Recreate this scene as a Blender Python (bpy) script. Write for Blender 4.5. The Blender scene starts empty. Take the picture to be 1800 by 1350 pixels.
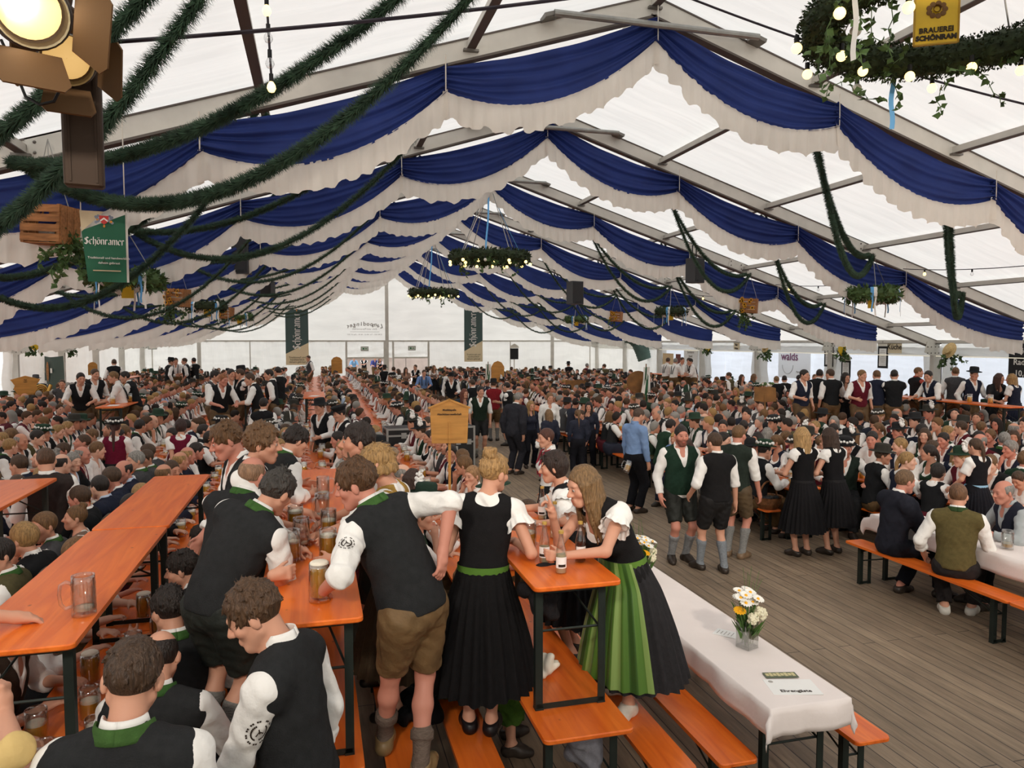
import bpy, math, random
import numpy as np
from mathutils import Vector, Matrix, Euler
R = math.radians
SC = bpy.context.scene
COL = SC.collection
random.seed(7)
RNG = np.random.default_rng(11)

# ------------------------------------------------------------------ camera, sky, exposure
EYE = 2.9
YAW = math.atan(345 / 1300)
PITCH = math.atan(75 / 1300)
cd = bpy.data.cameras.new('camera')
cam = bpy.data.objects.new('camera', cd)
COL.objects.link(cam)
cd.sensor_fit = 'HORIZONTAL'
cd.sensor_width = 36
cd.lens = 36 * 1300 / 1800
cd.clip_start = .05
cd.clip_end = 300
cam.location = (0, 0, EYE)
cam.rotation_euler = (R(90) - PITCH, 0, -YAW)
SC.camera = cam

world = bpy.data.worlds.new('overcast_sky')
SC.world = world
world.use_nodes = True
wn = world.node_tree
bg = wn.nodes['Background']
bg.inputs['Color'].default_value = (.97, .98, 1.0, 1)
bg.inputs['Strength'].default_value = 3.0

# unseen fill spots added behind the camera to brighten crowd and floor
for lx, tx in ((-5.5, -5), (-1.5, 1), (2.5, 5), (6.5, 9), (10.5, 14)):
    ld = bpy.data.lights.new('added_fill_spot', 'SPOT'); ld.energy = 1350; ld.color = (1, .90, .78); ld.spot_size = R(62); ld.spot_blend = .8; ld.shadow_soft_size = .25
    lo = bpy.data.objects.new('added_fill_spot', ld); COL.objects.link(lo); lo.location = (lx, -2.0, 5.2)
    lo.rotation_euler = (Vector((tx, 15, .8)) - Vector(lo.location)).to_track_quat('-Z', 'Y').to_euler()
SC.view_settings.view_transform = 'Standard'
SC.view_settings.look = 'None'
SC.view_settings.exposure = -0.38
SC.view_settings.gamma = 1.0
SC.view_settings.use_curve_mapping = False
try:
    SC.cycles.max_bounces = 7
    SC.cycles.diffuse_bounces = 4
    SC.cycles.glossy_bounces = 2
    SC.cycles.transmission_bounces = 5
    SC.cycles.transparent_max_bounces = 6
    SC.cycles.caustics_reflective = False
    SC.cycles.caustics_refractive = False
    SC.cycles.use_adaptive_sampling = True
    SC.cycles.adaptive_threshold = .03
    SC.cycles.use_denoising = True
except Exception:
    pass

# ------------------------------------------------------------------ pixel helpers (calibration of the photograph)
_f = (math.sin(YAW) * math.cos(PITCH), math.cos(YAW) * math.cos(PITCH), -math.sin(PITCH))
_r = (math.cos(YAW), -math.sin(YAW), 0)
_u = (math.sin(YAW) * math.sin(PITCH), math.cos(YAW) * math.sin(PITCH), math.cos(PITCH))
def ray(x, y):
    a = (x - 900) / 1300; b = (675 - y) / 1300
    return Vector([_f[i] + a * _r[i] + b * _u[i] for i in range(3)])
def at(x, y, h):
    'point of height h seen at pixel x, y'
    d = ray(x, y); t = (h - EYE) / d.z
    return Vector((d.x * t, d.y * t, h))
def atz(x, y, dep):
    'point at view depth dep seen at pixel x, y'
    d = ray(x, y)
    return Vector((0, 0, EYE)) + d * dep
def atY(x, y, Y):
    d = ray(x, y); t = Y / d.y
    return Vector((d.x * t, Y, d.z * t + EYE))
def srgb(*c):
    if len(c) == 1: c = c[0]
    o = []
    for v in c[:3]:
        v = v / 255.
        o.append(v / 12.92 if v <= .04045 else ((v + .055) / 1.055) ** 2.4)
    return tuple(o)

# ------------------------------------------------------------------ materials
MATS = {}
def nodes_of(name):
    m = bpy.data.materials.new(name)
    m.use_nodes = True
    nt = m.node_tree
    return m, nt, nt.nodes, nt.links
def mat(name, col=(.5, .5, .5), rough=.6, metal=0., noise=None, amt=.25, bump=0., bscale=40., objcol=False, stretch=None,
        spec=.35, emit=None, estr=0., transl=0., sheen=0.):
    '''procedural surface: base colour (or the object's own colour) broken by noise, with noise bump'''
    if name in MATS: return MATS[name]
    m, nt, N, L = nodes_of(name)
    p = N['Principled BSDF']
    out = N['Material Output']
    p.inputs['Roughness'].default_value = rough
    p.inputs['Metallic'].default_value = metal
    p.inputs['Specular IOR Level'].default_value = spec
    if sheen: p.inputs['Sheen Weight'].default_value = sheen
    if objcol:
        oi = N.new('ShaderNodeObjectInfo'); src = oi.outputs['Color']
    else:
        rgb = N.new('ShaderNodeRGB'); rgb.outputs[0].default_value = (*col, 1); src = rgb.outputs[0]
    tc = N.new('ShaderNodeTexCoord')
    vec = tc.outputs['Object']
    if stretch:
        mp = N.new('ShaderNodeMapping'); mp.inputs['Scale'].default_value = stretch
        L.new(vec, mp.inputs['Vector']); vec = mp.outputs['Vector']
    if noise:
        nz = N.new('ShaderNodeTexNoise'); nz.inputs['Scale'].default_value = noise; nz.inputs['Detail'].default_value = 4
        L.new(vec, nz.inputs['Vector'])
        mr = N.new('ShaderNodeMapRange')
        mr.inputs['From Min'].default_value = .3; mr.inputs['From Max'].default_value = .7
        mr.inputs['To Min'].default_value = 1 - amt; mr.inputs['To Max'].default_value = 1 + amt
        L.new(nz.outputs['Fac'], mr.inputs['Value'])
        vm = N.new('ShaderNodeVectorMath'); vm.operation = 'SCALE'
        L.new(src, vm.inputs[0]); L.new(mr.outputs[0], vm.inputs['Scale'])
        src = vm.outputs[0]
    L.new(src, p.inputs['Base Color'])
    if bump:
        nb = N.new('ShaderNodeTexNoise'); nb.inputs['Scale'].default_value = bscale; nb.inputs['Detail'].default_value = 3
        L.new(vec, nb.inputs['Vector'])
        b = N.new('ShaderNodeBump'); b.inputs['Strength'].default_value = bump; b.inputs['Distance'].default_value = .02
        L.new(nb.outputs['Fac'], b.inputs['Height']); L.new(b.outputs[0], p.inputs['Normal'])
    if emit:
        p.inputs['Emission Color'].default_value = (*emit, 1); p.inputs['Emission Strength'].default_value = estr
    if transl:
        tr = N.new('ShaderNodeBsdfTranslucent'); L.new(src, tr.inputs['Color'])
        mx = N.new('ShaderNodeMixShader'); mx.inputs['Fac'].default_value = transl
        L.new(p.outputs[0], mx.inputs[1]); L.new(tr.outputs[0], mx.inputs[2]); L.new(mx.outputs[0], out.inputs['Surface'])
    MATS[name] = m
    return m

def membrane(name, col, transl, streak, bump=.3):
    'backlit tent fabric with long streaky wrinkles'
    m, nt, N, L = nodes_of(name)
    p = N['Principled BSDF']; out = N['Material Output']
    tc = N.new('ShaderNodeTexCoord')
    mp = N.new('ShaderNodeMapping'); mp.inputs['Scale'].default_value = streak
    L.new(tc.outputs['Object'], mp.inputs['Vector'])
    nz = N.new('ShaderNodeTexNoise'); nz.inputs['Scale'].default_value = 1.; nz.inputs['Detail'].default_value = 5
    nz.inputs['Distortion'].default_value = .6
    L.new(mp.outputs[0], nz.inputs['Vector'])
    cr = N.new('ShaderNodeValToRGB')
    cr.color_ramp.elements[0].position = .3; cr.color_ramp.elements[0].color = (*[c * .9 for c in col], 1)
    cr.color_ramp.elements[1].position = .7; cr.color_ramp.elements[1].color = (*col, 1)
    L.new(nz.outputs['Fac'], cr.inputs['Fac'])
    b = N.new('ShaderNodeBump'); b.inputs['Strength'].default_value = bump; b.inputs['Distance'].default_value = .05
    L.new(nz.outputs['Fac'], b.inputs['Height'])
    p.inputs['Roughness'].default_value = .55; p.inputs['Specular IOR Level'].default_value = .2
    L.new(cr.outputs[0], p.inputs['Base Color']); L.new(b.outputs[0], p.inputs['Normal'])
    tr = N.new('ShaderNodeBsdfTranslucent'); L.new(cr.outputs[0], tr.inputs['Color']); L.new(b.outputs[0], tr.inputs['Normal'])
    mx = N.new('ShaderNodeMixShader'); mx.inputs['Fac'].default_value = transl
    L.new(p.outputs[0], mx.inputs[1]); L.new(tr.outputs[0], mx.inputs[2]); L.new(mx.outputs[0], out.inputs['Surface'])
    MATS[name] = m
    return m

def wood_orange():
    m, nt, N, L = nodes_of('orange_varnished_wood')
    p = N['Principled BSDF']
    tc = N.new('ShaderNodeTexCoord'); mp = N.new('ShaderNodeMapping'); mp.inputs['Scale'].default_value = (14, 1.2, 14)
    L.new(tc.outputs['Object'], mp.inputs['Vector'])
    oi = N.new('ShaderNodeObjectInfo')
    ad = N.new('ShaderNodeVectorMath'); ad.operation = 'ADD'
    L.new(mp.outputs[0], ad.inputs[0]); L.new(oi.outputs['Location'], ad.inputs[1])
    nz = N.new('ShaderNodeTexNoise'); nz.inputs['Scale'].default_value = 1.; nz.inputs['Detail'].default_value = 6
    nz.inputs['Distortion'].default_value = 1.2
    L.new(ad.outputs[0], nz.inputs['Vector'])
    cr = N.new('ShaderNodeValToRGB')
    e = cr.color_ramp.elements
    e[0].position = .28; e[0].color = (*srgb(212, 92, 24), 1)
    e[1].position = .7; e[1].color = (*srgb(240, 122, 42), 1)
    L.new(nz.outputs['Fac'], cr.inputs['Fac'])
    vo = N.new('ShaderNodeTexVoronoi'); vo.inputs['Scale'].default_value = 5.5
    mp2 = N.new('ShaderNodeMapping'); mp2.inputs['Scale'].default_value = (1.3, .8, 1)
    L.new(tc.outputs['Object'], mp2.inputs['Vector']); L.new(mp2.outputs[0], vo.inputs['Vector'])
    kr = N.new('ShaderNodeValToRGB')
    kr.color_ramp.elements[0].position = .035; kr.color_ramp.elements[0].color = (.35, .26, .2, 1)
    kr.color_ramp.elements[1].position = .085; kr.color_ramp.elements[1].color = (1, 1, 1, 1)
    L.new(vo.outputs['Distance'], kr.inputs['Fac'])
    mu = N.new('ShaderNodeMixRGB'); mu.blend_type = 'MULTIPLY'; mu.inputs['Fac'].default_value = .75
    L.new(cr.outputs[0], mu.inputs['Color1']); L.new(kr.outputs[0], mu.inputs['Color2'])
    L.new(mu.outputs[0], p.inputs['Base Color'])
    p.inputs['Roughness'].default_value = .3; p.inputs['Specular IOR Level'].default_value = .5
    b = N.new('ShaderNodeBump'); b.inputs['Strength'].default_value = .12; b.inputs['Distance'].default_value = .01
    L.new(nz.outputs['Fac'], b.inputs['Height']); L.new(b.outputs[0], p.inputs['Normal'])
    MATS['orange'] = m
    return m

def floor_boards():
    m, nt, N, L = nodes_of('worn_grey_floorboards')
    p = N['Principled BSDF']
    tc = N.new('ShaderNodeTexCoord')
    mp = N.new('ShaderNodeMapping'); mp.inputs['Rotation'].default_value = (0, 0, R(90))
    L.new(tc.outputs['Object'], mp.inputs['Vector'])
    br = N.new('ShaderNodeTexBrick'); br.inputs['Scale'].default_value = 1.
    br.inputs['Brick Width'].default_value = 3.9; br.inputs['Row Height'].default_value = .14
    br.inputs['Mortar Size'].default_value = .0045; br.inputs['Mortar Smooth'].default_value = .2; br.offset = .5
    br.inputs['Bias'].default_value = 0.
    br.inputs['Color1'].default_value = (*srgb(145, 126, 104), 1); br.inputs['Color2'].default_value = (*srgb(129, 111, 91), 1)
    br.inputs['Mortar'].default_value = (*srgb(52, 44, 38), 1)
    L.new(mp.outputs[0], br.inputs['Vector'])
    mp2 = N.new('ShaderNodeMapping'); mp2.inputs['Scale'].default_value = (16, 1.4, 1)
    L.new(tc.outputs['Object'], mp2.inputs['Vector'])
    nz = N.new('ShaderNodeTexNoise'); nz.inputs['Scale'].default_value = 1.5; nz.inputs['Detail'].default_value = 8; nz.inputs['Roughness'].default_value = .65
    L.new(mp2.outputs[0], nz.inputs['Vector'])
    mr = N.new('ShaderNodeMapRange'); mr.inputs['From Min'].default_value = .3; mr.inputs['From Max'].default_value = .72
    mr.inputs['To Min'].default_value = .66; mr.inputs['To Max'].default_value = 1.26
    L.new(nz.outputs['Fac'], mr.inputs['Value'])
    n2 = N.new('ShaderNodeTexNoise'); n2.inputs['Scale'].default_value = .7; n2.inputs['Detail'].default_value = 3
    L.new(tc.outputs['Object'], n2.inputs['Vector'])
    m2 = N.new('ShaderNodeMapRange'); m2.inputs['From Min'].default_value = .35; m2.inputs['From Max'].default_value = .65
    m2.inputs['To Min'].default_value = .8; m2.inputs['To Max'].default_value = 1.1
    L.new(n2.outputs['Fac'], m2.inputs['Value'])
    ml = N.new('ShaderNodeMath'); ml.operation = 'MULTIPLY'; L.new(mr.outputs[0], ml.inputs[0]); L.new(m2.outputs[0], ml.inputs[1])
    vm = N.new('ShaderNodeVectorMath'); vm.operation = 'SCALE'
    L.new(br.outputs['Color'], vm.inputs[0]); L.new(ml.outputs[0], vm.inputs['Scale'])
    L.new(vm.outputs[0], p.inputs['Base Color'])
    p.inputs['Roughness'].default_value = .62
    b = N.new('ShaderNodeBump'); b.inputs['Strength'].default_value = .35; b.inputs['Distance'].default_value = .01
    L.new(nz.outputs['Fac'], b.inputs['Height']); L.new(b.outputs[0], p.inputs['Normal'])
    return m

def glass(name, tint=(1, 1, 1), rough=0.02, clear=.8):
    'thin glass: mostly see-through with glossy facets, cheap to trace'
    if name in MATS: return MATS[name]
    m, nt, N, L = nodes_of(name)
    out = N['Material Output']; N.remove(N['Principled BSDF'])
    tr = N.new('ShaderNodeBsdfTransparent'); tr.inputs['Color'].default_value = (*tint, 1)
    gl = N.new('ShaderNodeBsdfGlossy'); gl.inputs['Roughness'].default_value = rough + .05
    fr = N.new('ShaderNodeLayerWeight'); fr.inputs['Blend'].default_value = .35
    mr = N.new('ShaderNodeMapRange'); mr.inputs['To Min'].default_value = .1; mr.inputs['To Max'].default_value = .85
    L.new(fr.outputs['Facing'], mr.inputs['Value'])
    mx = N.new('ShaderNodeMixShader')
    L.new(mr.outputs[0], mx.inputs['Fac']); L.new(tr.outputs[0], mx.inputs[1]); L.new(gl.outputs[0], mx.inputs[2])
    L.new(mx.outputs[0], out.inputs['Surface'])
    MATS[name] = m
    return m

# ------------------------------------------------------------------ mesh building
CAP = None       # when a list: shapes are collected there instead of being linked (used for the far crowd)
class _Dummy(dict):
    class _M:
        def new(s, *a): return type('m', (), {})()
    modifiers = _M()
class MB:
    'collects shapes and links them as ONE mesh object'
    def __init__(s):
        s.v = []; s.f = []; s.m = []
    def add(s, vs, fs, m=0):
        o = len(s.v)
        s.v.extend([tuple(x) for x in vs])
        s.f.extend([tuple(i + o for i in f) for f in fs])
        s.m.extend([m] * len(fs))
        return s
    def box(s, c, d, rot=None, m=0):
        x, y, z = d[0] / 2, d[1] / 2, d[2] / 2
        vs = [Vector(q) for q in ((-x, -y, -z), (x, -y, -z), (x, y, -z), (-x, y, -z), (-x, -y, z), (x, -y, z), (x, y, z), (-x, y, z))]
        if rot is not None: vs = [rot @ q for q in vs]
        c = Vector(c)
        return s.add([q + c for q in vs], [(0, 3, 2, 1), (4, 5, 6, 7), (0, 1, 5, 4), (1, 2, 6, 5), (2, 3, 7, 6), (3, 0, 4, 7)], m)
    def bar(s, a, b, w, h, up=(0, 0, 1), m=0):
        a = Vector(a); b = Vector(b); d = (b - a); l = d.length; d.normalize()
        up = Vector(up)
        if abs(d.dot(up)) > .98: up = Vector((0, 1, 0))
        x = d.cross(up).normalized(); z = x.cross(d)
        rot = Matrix((x, d, z)).transposed()
        return s.box((a + b) / 2, (w, l, h), rot, m)
    def tube(s, pts, r, n=6, m=0, caps=True):
        pts = [Vector(p) for p in pts]; k = len(pts)
        rr = r if hasattr(r, '__len__') else [r] * k
        vs = []; prev = None
        for i, p in enumerate(pts):
            t = (pts[min(i + 1, k - 1)] - pts[max(i - 1, 0)])
            if t.length < 1e-9: t = Vector((0, 0, 1))
            t.normalize()
            if prev is None:
                a = Vector((0, 0, 1)) if abs(t.z) < .9 else Vector((1, 0, 0))
                x = t.cross(a).normalized()
            else:
                x = (prev - t * prev.dot(t))
                x = x.normalized() if x.length > 1e-6 else t.orthogonal().normalized()
            prev = x; y = t.cross(x)
            for j in range(n):
                an = 2 * math.pi * j / n
                vs.append(p + (x * math.cos(an) + y * math.sin(an)) * rr[i])
        fs = [(i * n + j, i * n + (j + 1) % n, (i + 1) * n + (j + 1) % n, (i + 1) * n + j) for i in range(k - 1) for j in range(n)]
        if caps: fs += [tuple(range(n - 1, -1, -1)), tuple((k - 1) * n + j for j in range(n))]
        return s.add(vs, fs, m)
    def lathe(s, prof, n=16, c=(0, 0, 0), rot=None, m=0, caps=False, wob=None):
        vs = []
        c = Vector(c)
        for i, (r, z) in enumerate(prof):
            for j in range(n):
                an = 2 * math.pi * j / n
                q = r if wob is None else r * wob(an, i)
                v = Vector((q * math.cos(an), q * math.sin(an), z))
                if rot is not None: v = rot @ v
                vs.append(v + c)
        k = len(prof)
        fs = [(i * n + j, i * n + (j + 1) % n, (i + 1) * n + (j + 1) % n, (i + 1) * n + j) for i in range(k - 1) for j in range(n)]
        if caps: fs += [tuple(range(n - 1, -1, -1)), tuple((k - 1) * n + j for j in range(n))]
        return s.add(vs, fs, m)
    def ball(s, c, r, n=8, k=6, sc=(1, 1, 1), rot=None, m=0):
        vs = []; c = Vector(c)
        for i in range(k + 1):
            ph = math.pi * i / k
            for j in range(n):
                an = 2 * math.pi * j / n
                v = Vector((r * sc[0] * math.sin(ph) * math.cos(an), r * sc[1] * math.sin(ph) * math.sin(an), r * sc[2] * math.cos(ph)))
                if rot is not None: v = rot @ v
                vs.append(v + c)
        fs = [(i * n + j, (i + 1) * n + j, (i + 1) * n + (j + 1) % n, i * n + (j + 1) % n) for i in range(k) for j in range(n)]
        return s.add(vs, fs, m)
    def grid(s, nu, nv, fn, m=0, flip=False):
        vs = [fn(i / nu, j / nv) for j in range(nv + 1) for i in range(nu + 1)]
        w = nu + 1
        fs = [(j * w + i, j * w + i + 1, (j + 1) * w + i + 1, (j + 1) * w + i) for j in range(nv) for i in range(nu)]
        if flip: fs = [f[::-1] for f in fs]
        return s.add(vs, fs, m)
    def prism(s, outline, z0, z1, M=None, m=0, bevel=0.):
        'outline (counter-clockwise) in the xy plane pulled from z0 to z1'
        n = len(outline)
        rings = []
        if bevel:
            cx = sum(p[0] for p in outline) / n; cy = sum(p[1] for p in outline) / n
            def ins(b):
                o = []
                for x, y in outline:
                    l = math.hypot(x - cx, y - cy) or 1
                    o.append((x - (x - cx) / l * b, y - (y - cy) / l * b))
                return o
            rings = [(ins(bevel), z0), (outline, z0 + bevel), (outline, z1 - bevel), (ins(bevel), z1)]
        else:
            rings = [(outline, z0), (outline, z1)]
        vs = []
        for ol, z in rings:
            for x, y in ol:
                v = Vector((x, y, z)); vs.append(M @ v if M is not None else v)
        k = len(rings)
        fs = [(i * n + j, i * n + (j + 1) % n, (i + 1) * n + (j + 1) % n, (i + 1) * n + j) for i in range(k - 1) for j in range(n)]
        fs += [tuple(range(n - 1, -1, -1)), tuple((k - 1) * n + j for j in range(n))]
        return s.add(vs, fs, m)
    def build(s, name, mats, parent=None, loc=None, rot=None, smooth=False, color=None):
        if CAP is not None:
            CAP.append((name, np.array([tuple(v) for v in s.v], np.float32), s.f, color)); return _Dummy()
        me = bpy.data.meshes.new(name)
        me.from_pydata([tuple(v) for v in s.v], [], s.f)
        if not isinstance(mats, (list, tuple)): mats = [mats]
        for q in mats: me.materials.append(q)
        if len(mats) > 1: me.polygons.foreach_set('material_index', s.m)
        if smooth: me.polygons.foreach_set('use_smooth', [True] * len(me.polygons))
        me.update()
        return link(name, me, parent, loc, rot, color)

def link(name, data, parent=None, loc=None, rot=None, color=None):
    o = bpy.data.objects.new(name, data)
    COL.objects.link(o)
    if parent is not None: o.parent = parent
    if loc is not None: o.location = loc
    if rot is not None: o.rotation_euler = rot
    if color is not None: o.color = (*color[:3], 1)
    return o
def rrect(w, d, r, n=5):
    'rounded rectangle outline'
    o = []
    for cx, cy, a0 in ((w / 2 - r, d / 2 - r, 0), (-w / 2 + r, d / 2 - r, 90), (-w / 2 + r, -d / 2 + r, 180), (w / 2 - r, -d / 2 + r, 270)):
        for i in range(n + 1):
            a = R(a0 + 90 * i / n); o.append((cx + r * math.cos(a), cy + r * math.sin(a)))
    return o
def thing(name, label, cat, loc=(0, 0, 0), rz=0., group=None):
    o = bpy.data.objects.new(name, None)
    COL.objects.link(o); o.empty_display_size = .1
    o.location = loc; o.rotation_euler = (0, 0, rz)
    return tag(o, label, cat, group)
def tag(o, label=None, cat=None, group=None, kind=None):
    if label: o['label'] = label
    if cat: o['category'] = cat
    if group: o['group'] = group
    if kind: o['kind'] = kind
    return o
KIDS = {}
def copy_tree(o, parent=None):
    c = o.copy(); COL.objects.link(c)
    if parent is not None: c.parent = parent
    for ch in KIDS.get(o.name) or list(o.children): copy_tree(ch, c)
    return c
def place(proto, first, loc, rz=0., label=None, group=None):
    c = proto if first else copy_tree(proto)
    c.location = loc; c.rotation_euler = (0, 0, rz)
    if label: c['label'] = label
    if group: c['group'] = group
    return c
ORD = ['first', 'second', 'third', 'fourth', 'fifth', 'sixth', 'seventh', 'eighth', 'ninth', 'tenth', 'eleventh', 'twelfth', 'thirteenth',
       'fourteenth', 'fifteenth', 'sixteenth', 'seventeenth', 'eighteenth', 'nineteenth', 'twentieth']
def text_mesh(txt, size, align='CENTER', ext=.002, bold=0.):
    'lettering turned into a plain mesh in the xy plane'
    cu = bpy.data.curves.new('lettering', 'FONT')
    cu.body = txt; cu.size = size; cu.align_x = align; cu.align_y = 'CENTER'; cu.extrude = ext; cu.offset = bold
    cu.resolution_u = 2
    ob = bpy.data.objects.new('lettering', cu); COL.objects.link(ob)
    dg = bpy.context.evaluated_depsgraph_get()
    me = bpy.data.meshes.new_from_object(ob.evaluated_get(dg))
    bpy.data.objects.remove(ob); bpy.data.curves.remove(cu)
    return me
# ------------------------------------------------------------------ the tent
RX = 4.61          # x of the ridge line
HW = 15.0          # half width
RIDGE = 7.72; EAVE = 2.92
SL = (RIDGE - EAVE) / HW
FY = lambda k: 9.75 + 5 * (k - 1)          # y of frame k (frame one is the nearest in view)
K0, K1 = -3, 9
Y0, Y1 = FY(K0), FY(K1)
def roof(rel): return RIDGE - SL * abs(rel)

M_roof = membrane('white_roof_membrane', (.83, .81, .765), .46, (.55, 5., 1.))
M_wall = membrane('white_wall_membrane', (.86, .85, .80), .45, (.5, .5, 2.2), .5)
M_alu = mat('grey_aluminium_frame', srgb(205, 201, 192), .5, .1, noise=3, amt=.08)
M_aludk = mat('dark_keder_rail', srgb(96, 88, 82), .6)
M_gate = mat('galvanised_pipe', srgb(150, 150, 146), .4, .6, noise=8, amt=.15)
M_floor = floor_boards()
M_blue = mat('royal_blue_drape', srgb(32, 50, 112), .75, transl=.22, noise=2.5, amt=.12)
M_ruff = mat('cream_white_ruffle', srgb(234, 228, 219), .8, transl=.42, noise=2, amt=.05)
M_steel = mat('steel_plate', srgb(120, 116, 110), .4, .7)
M_white = mat('white_plain', srgb(235, 232, 226), .7)
M_black = mat('black_plain', srgb(24, 24, 26), .55)

fl = MB(); fl.box((RX, (Y0 + Y1) / 2, -.04), (2 * HW + .3, Y1 - Y0 + .4, .08))
tag(fl.build('floor', M_floor), kind='structure')
gd = MB(); gd.box((RX, 30, -.2), (160, 160, .2))
tag(gd.build('ground_outside', mat('pale_asphalt', srgb(176, 172, 166), .9, noise=.6, amt=.15)), kind='structure')
ce = MB()
for s in (-1, 1):
    def fn(u, v, s=s):
        rel = s * u * (HW + .06); y = Y0 + v * (Y1 - Y0)
        ph = ((y - Y0) / 5) % 1
        return Vector((RX + rel, y, roof(rel) + .02 - .05 * math.sin(math.pi * ph) + .012 * math.sin(u * 60) * math.sin(math.pi * ph)))
    ce.grid(72, 96, fn, flip=s < 0)
tag(ce.build('ceiling', M_roof, smooth=True), kind='structure')

# frames: two columns, two rafters, apex pipe, end plates
fr = MB()
a = math.atan(SL)
for s in (-1, 1):
    e0 = Vector((s * HW, 0, EAVE - .17)); e1 = Vector((0, 0, RIDGE - .17))
    fr.bar(e0, e1, .12, .26, (0, 0, 1), 0)
    dn = Vector((-s * math.sin(a), 0, -math.cos(a)))
    fr.bar(e0 + dn * .135, e1 + dn * .135, .15, .03, (0, 0, 1), 1)
    up = -dn
    fr.bar(e0 + up * .125, e1 + up * .125, .15, .02, (0, 0, 1), 1)
    fr.box((s * (HW - .08), 0, EAVE / 2 - .1), (.3, .14, EAVE - .1), m=0)
    for sx in (-1, 1):
        fr.box((s * (HW - .08) + sx * .15, 0, EAVE / 2 - .1), (.02, .17, EAVE - .1), m=1 if sx == s else 0)
    # eave knee plates with bolts
    fr.box((s * (HW - .28), -.075, EAVE - .3), (.62, .012, .36), Matrix.Rotation(s * a, 3, 'Y'), m=2)
    for bx in (-.22, -.08, .08, .22):
        for bz in (-.1, .1):
            fr.ball((s * (HW - .28) + bx, -.085, EAVE - .3 + bz - s * 0), .022, 6, 4, m=3)
    fr.box((s * (HW - .1), 0, .01), (.4, .3, .02), m=3)
    # splice plate and bolts on the rafter
    for rel in (7.5,):
        c = Vector((s * rel, -.068, roof(rel) - .16))
        fr.box(c, (.5, .014, .24), Matrix.Rotation(s * a, 3, 'Y'), m=0)
        for bx in (-.17, .17):
            for bz in (-.06, .06):
                fr.ball(c + Vector((bx, -.01, bz - s * bx * SL)), .02, 6, 4, m=3)
fr.tube([(-1.52, -.27, RIDGE - .52), (1.52, -.27, RIDGE - .52)], .045, 10, m=4)
for s in (-1, 1):
    fr.box((s * 1.55, -.17, RIDGE - .53), (.2, .22, .05), Matrix.Rotation(s * a, 3, 'Y'), m=3)
fr0 = None
for k in range(K0, K1 + 1):
    if fr0 is None:
        fr0 = fr.build('tent_frame', [M_alu, M_aludk, M_alu, M_steel, M_gate], loc=(RX, FY(k), 0))
        o = fr0
    else:
        o = fr0.copy(); COL.objects.link(o); o.location = (RX, FY(k), 0)
    tag(o, kind='structure')
pu = MB(); pu.box((0, 2.5, 0), (.09, 4.9, .1), m=0); pu.box((0, 2.5, -.055), (.11, 4.9, .012), m=1)
for yy in (.1, 4.9): pu.box((0, yy, -.075), (.2, .06, .03), m=2)
p0 = None
for k in range(K0, K1):
    for rel in (-14.9, -13, -10.4, -7.8, -5.2, -2.6, 0, 2.6, 5.2, 7.8, 10.4, 13, 14.9):
        loc = (RX + rel, FY(k), roof(rel) - .14)
        if p0 is None:
            p0 = pu.build('roof_purlin', [M_alu, M_aludk, M_steel], loc=loc); o = p0
        else:
            o = p0.copy(); COL.objects.link(o); o.location = loc
        if abs(rel) > 14: o.location.z = EAVE - .03
        tag(o, kind='structure')

# swag drapes along every frame
NODES = [0, 2.95, 5.9, 8.85, 12.45]
def drape(k):
    bl = MB(); ru = MB(); cords = []
    rnd = random.Random(100 + k)
    n = 34 if k < 4 else 18
    nr = 90 if k < 4 else 40
    for s in (-1, 1):
        for i in range(4):
            a0, a1 = NODES[i], NODES[i + 1]
            ph = rnd.uniform(0, 6)
            deep = rnd.uniform(.93, 1.07) * (1 if i < 3 else .8)
            last = i == 3
            def edges(u):
                rel = a0 - .03 + (a1 - a0 + .06) * u
                b = 4 * u * (1 - u)
                g = abs(2 * u - 1) ** 3                              # gathered at both ends
                if last and u > .5: g *= .25; b = max(b, .55 + .45 * b)
                zt = roof(rel) - .34 - .12 * 4 * u * (1 - u)
                hb = .33 + .37 * b * deep
                return rel, zt, hb, g
            def fb(u, v):
                rel, zt, hb, g = edges(u)
                y = -.13 + .03 * math.sin(v * 17 + ph) * (.3 + g) + (.008 + .022 * g) * math.sin(v * 44 + u * 4 + ph) + .014 * math.sin(v * 29 + u * 5 + ph * 2) + .012 * math.sin(u * 21 + v * 6)
                return Vector((s * rel, y, zt - hb * v))
            bl.grid(n, 34 if k < 3 else 22 if k < 5 else 8, fb, flip=s > 0)
            fq = 24 + rnd.random() * 3
            def fr_(u, v):
                rel, zt, hb, g = edges(u)
                w = .35 + .02 * math.sin(u * 40 + ph)
                am = .008 + .034 * v
                ff = fq * (a1 - a0) / 3
                y = -.15 + am * math.sin(u * ff * 6.283 * .5 + 1.5 * math.sin(u * 9 + ph)) + .012 * math.sin(u * ff * 7.3 + ph)
                e = .022 * v * (math.sin(u * ff * 3.3 + ph) + .6 * math.sin(u * ff * 1.7))
                return Vector((s * (rel + .012 * math.sin(u * ff * 5) * v), y, zt - hb + .02 - (w + e) * v))
            ru.grid(nr, 5, fr_, flip=s > 0)
            if i or s > 0:
                zt = roof(a0) - .3
                co = MB(); cords.append(co); co.tube([(s * a0, -.19, zt + .08), (s * a0, -.2, zt - .2), (s * a0 , -.2, zt - .38)], .008, 4)
    t = thing('swag_drape', 'blue and white swag drape with cream ruffle on the %s tent frame from the front' % ORD[k - 1], 'drape',
              (RX, FY(k), 0), 0, 'swag drapes under the tent frames')
    bl.build('blue_cloth', M_blue, t, smooth=True)
    ru.build('ruffle', M_ruff, t, smooth=True)['label'] = 'pleated cream white ruffle'
    for co in cords: co.build('cord', M_ruff, t)
for k in range(1, 9): drape(k)

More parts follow.
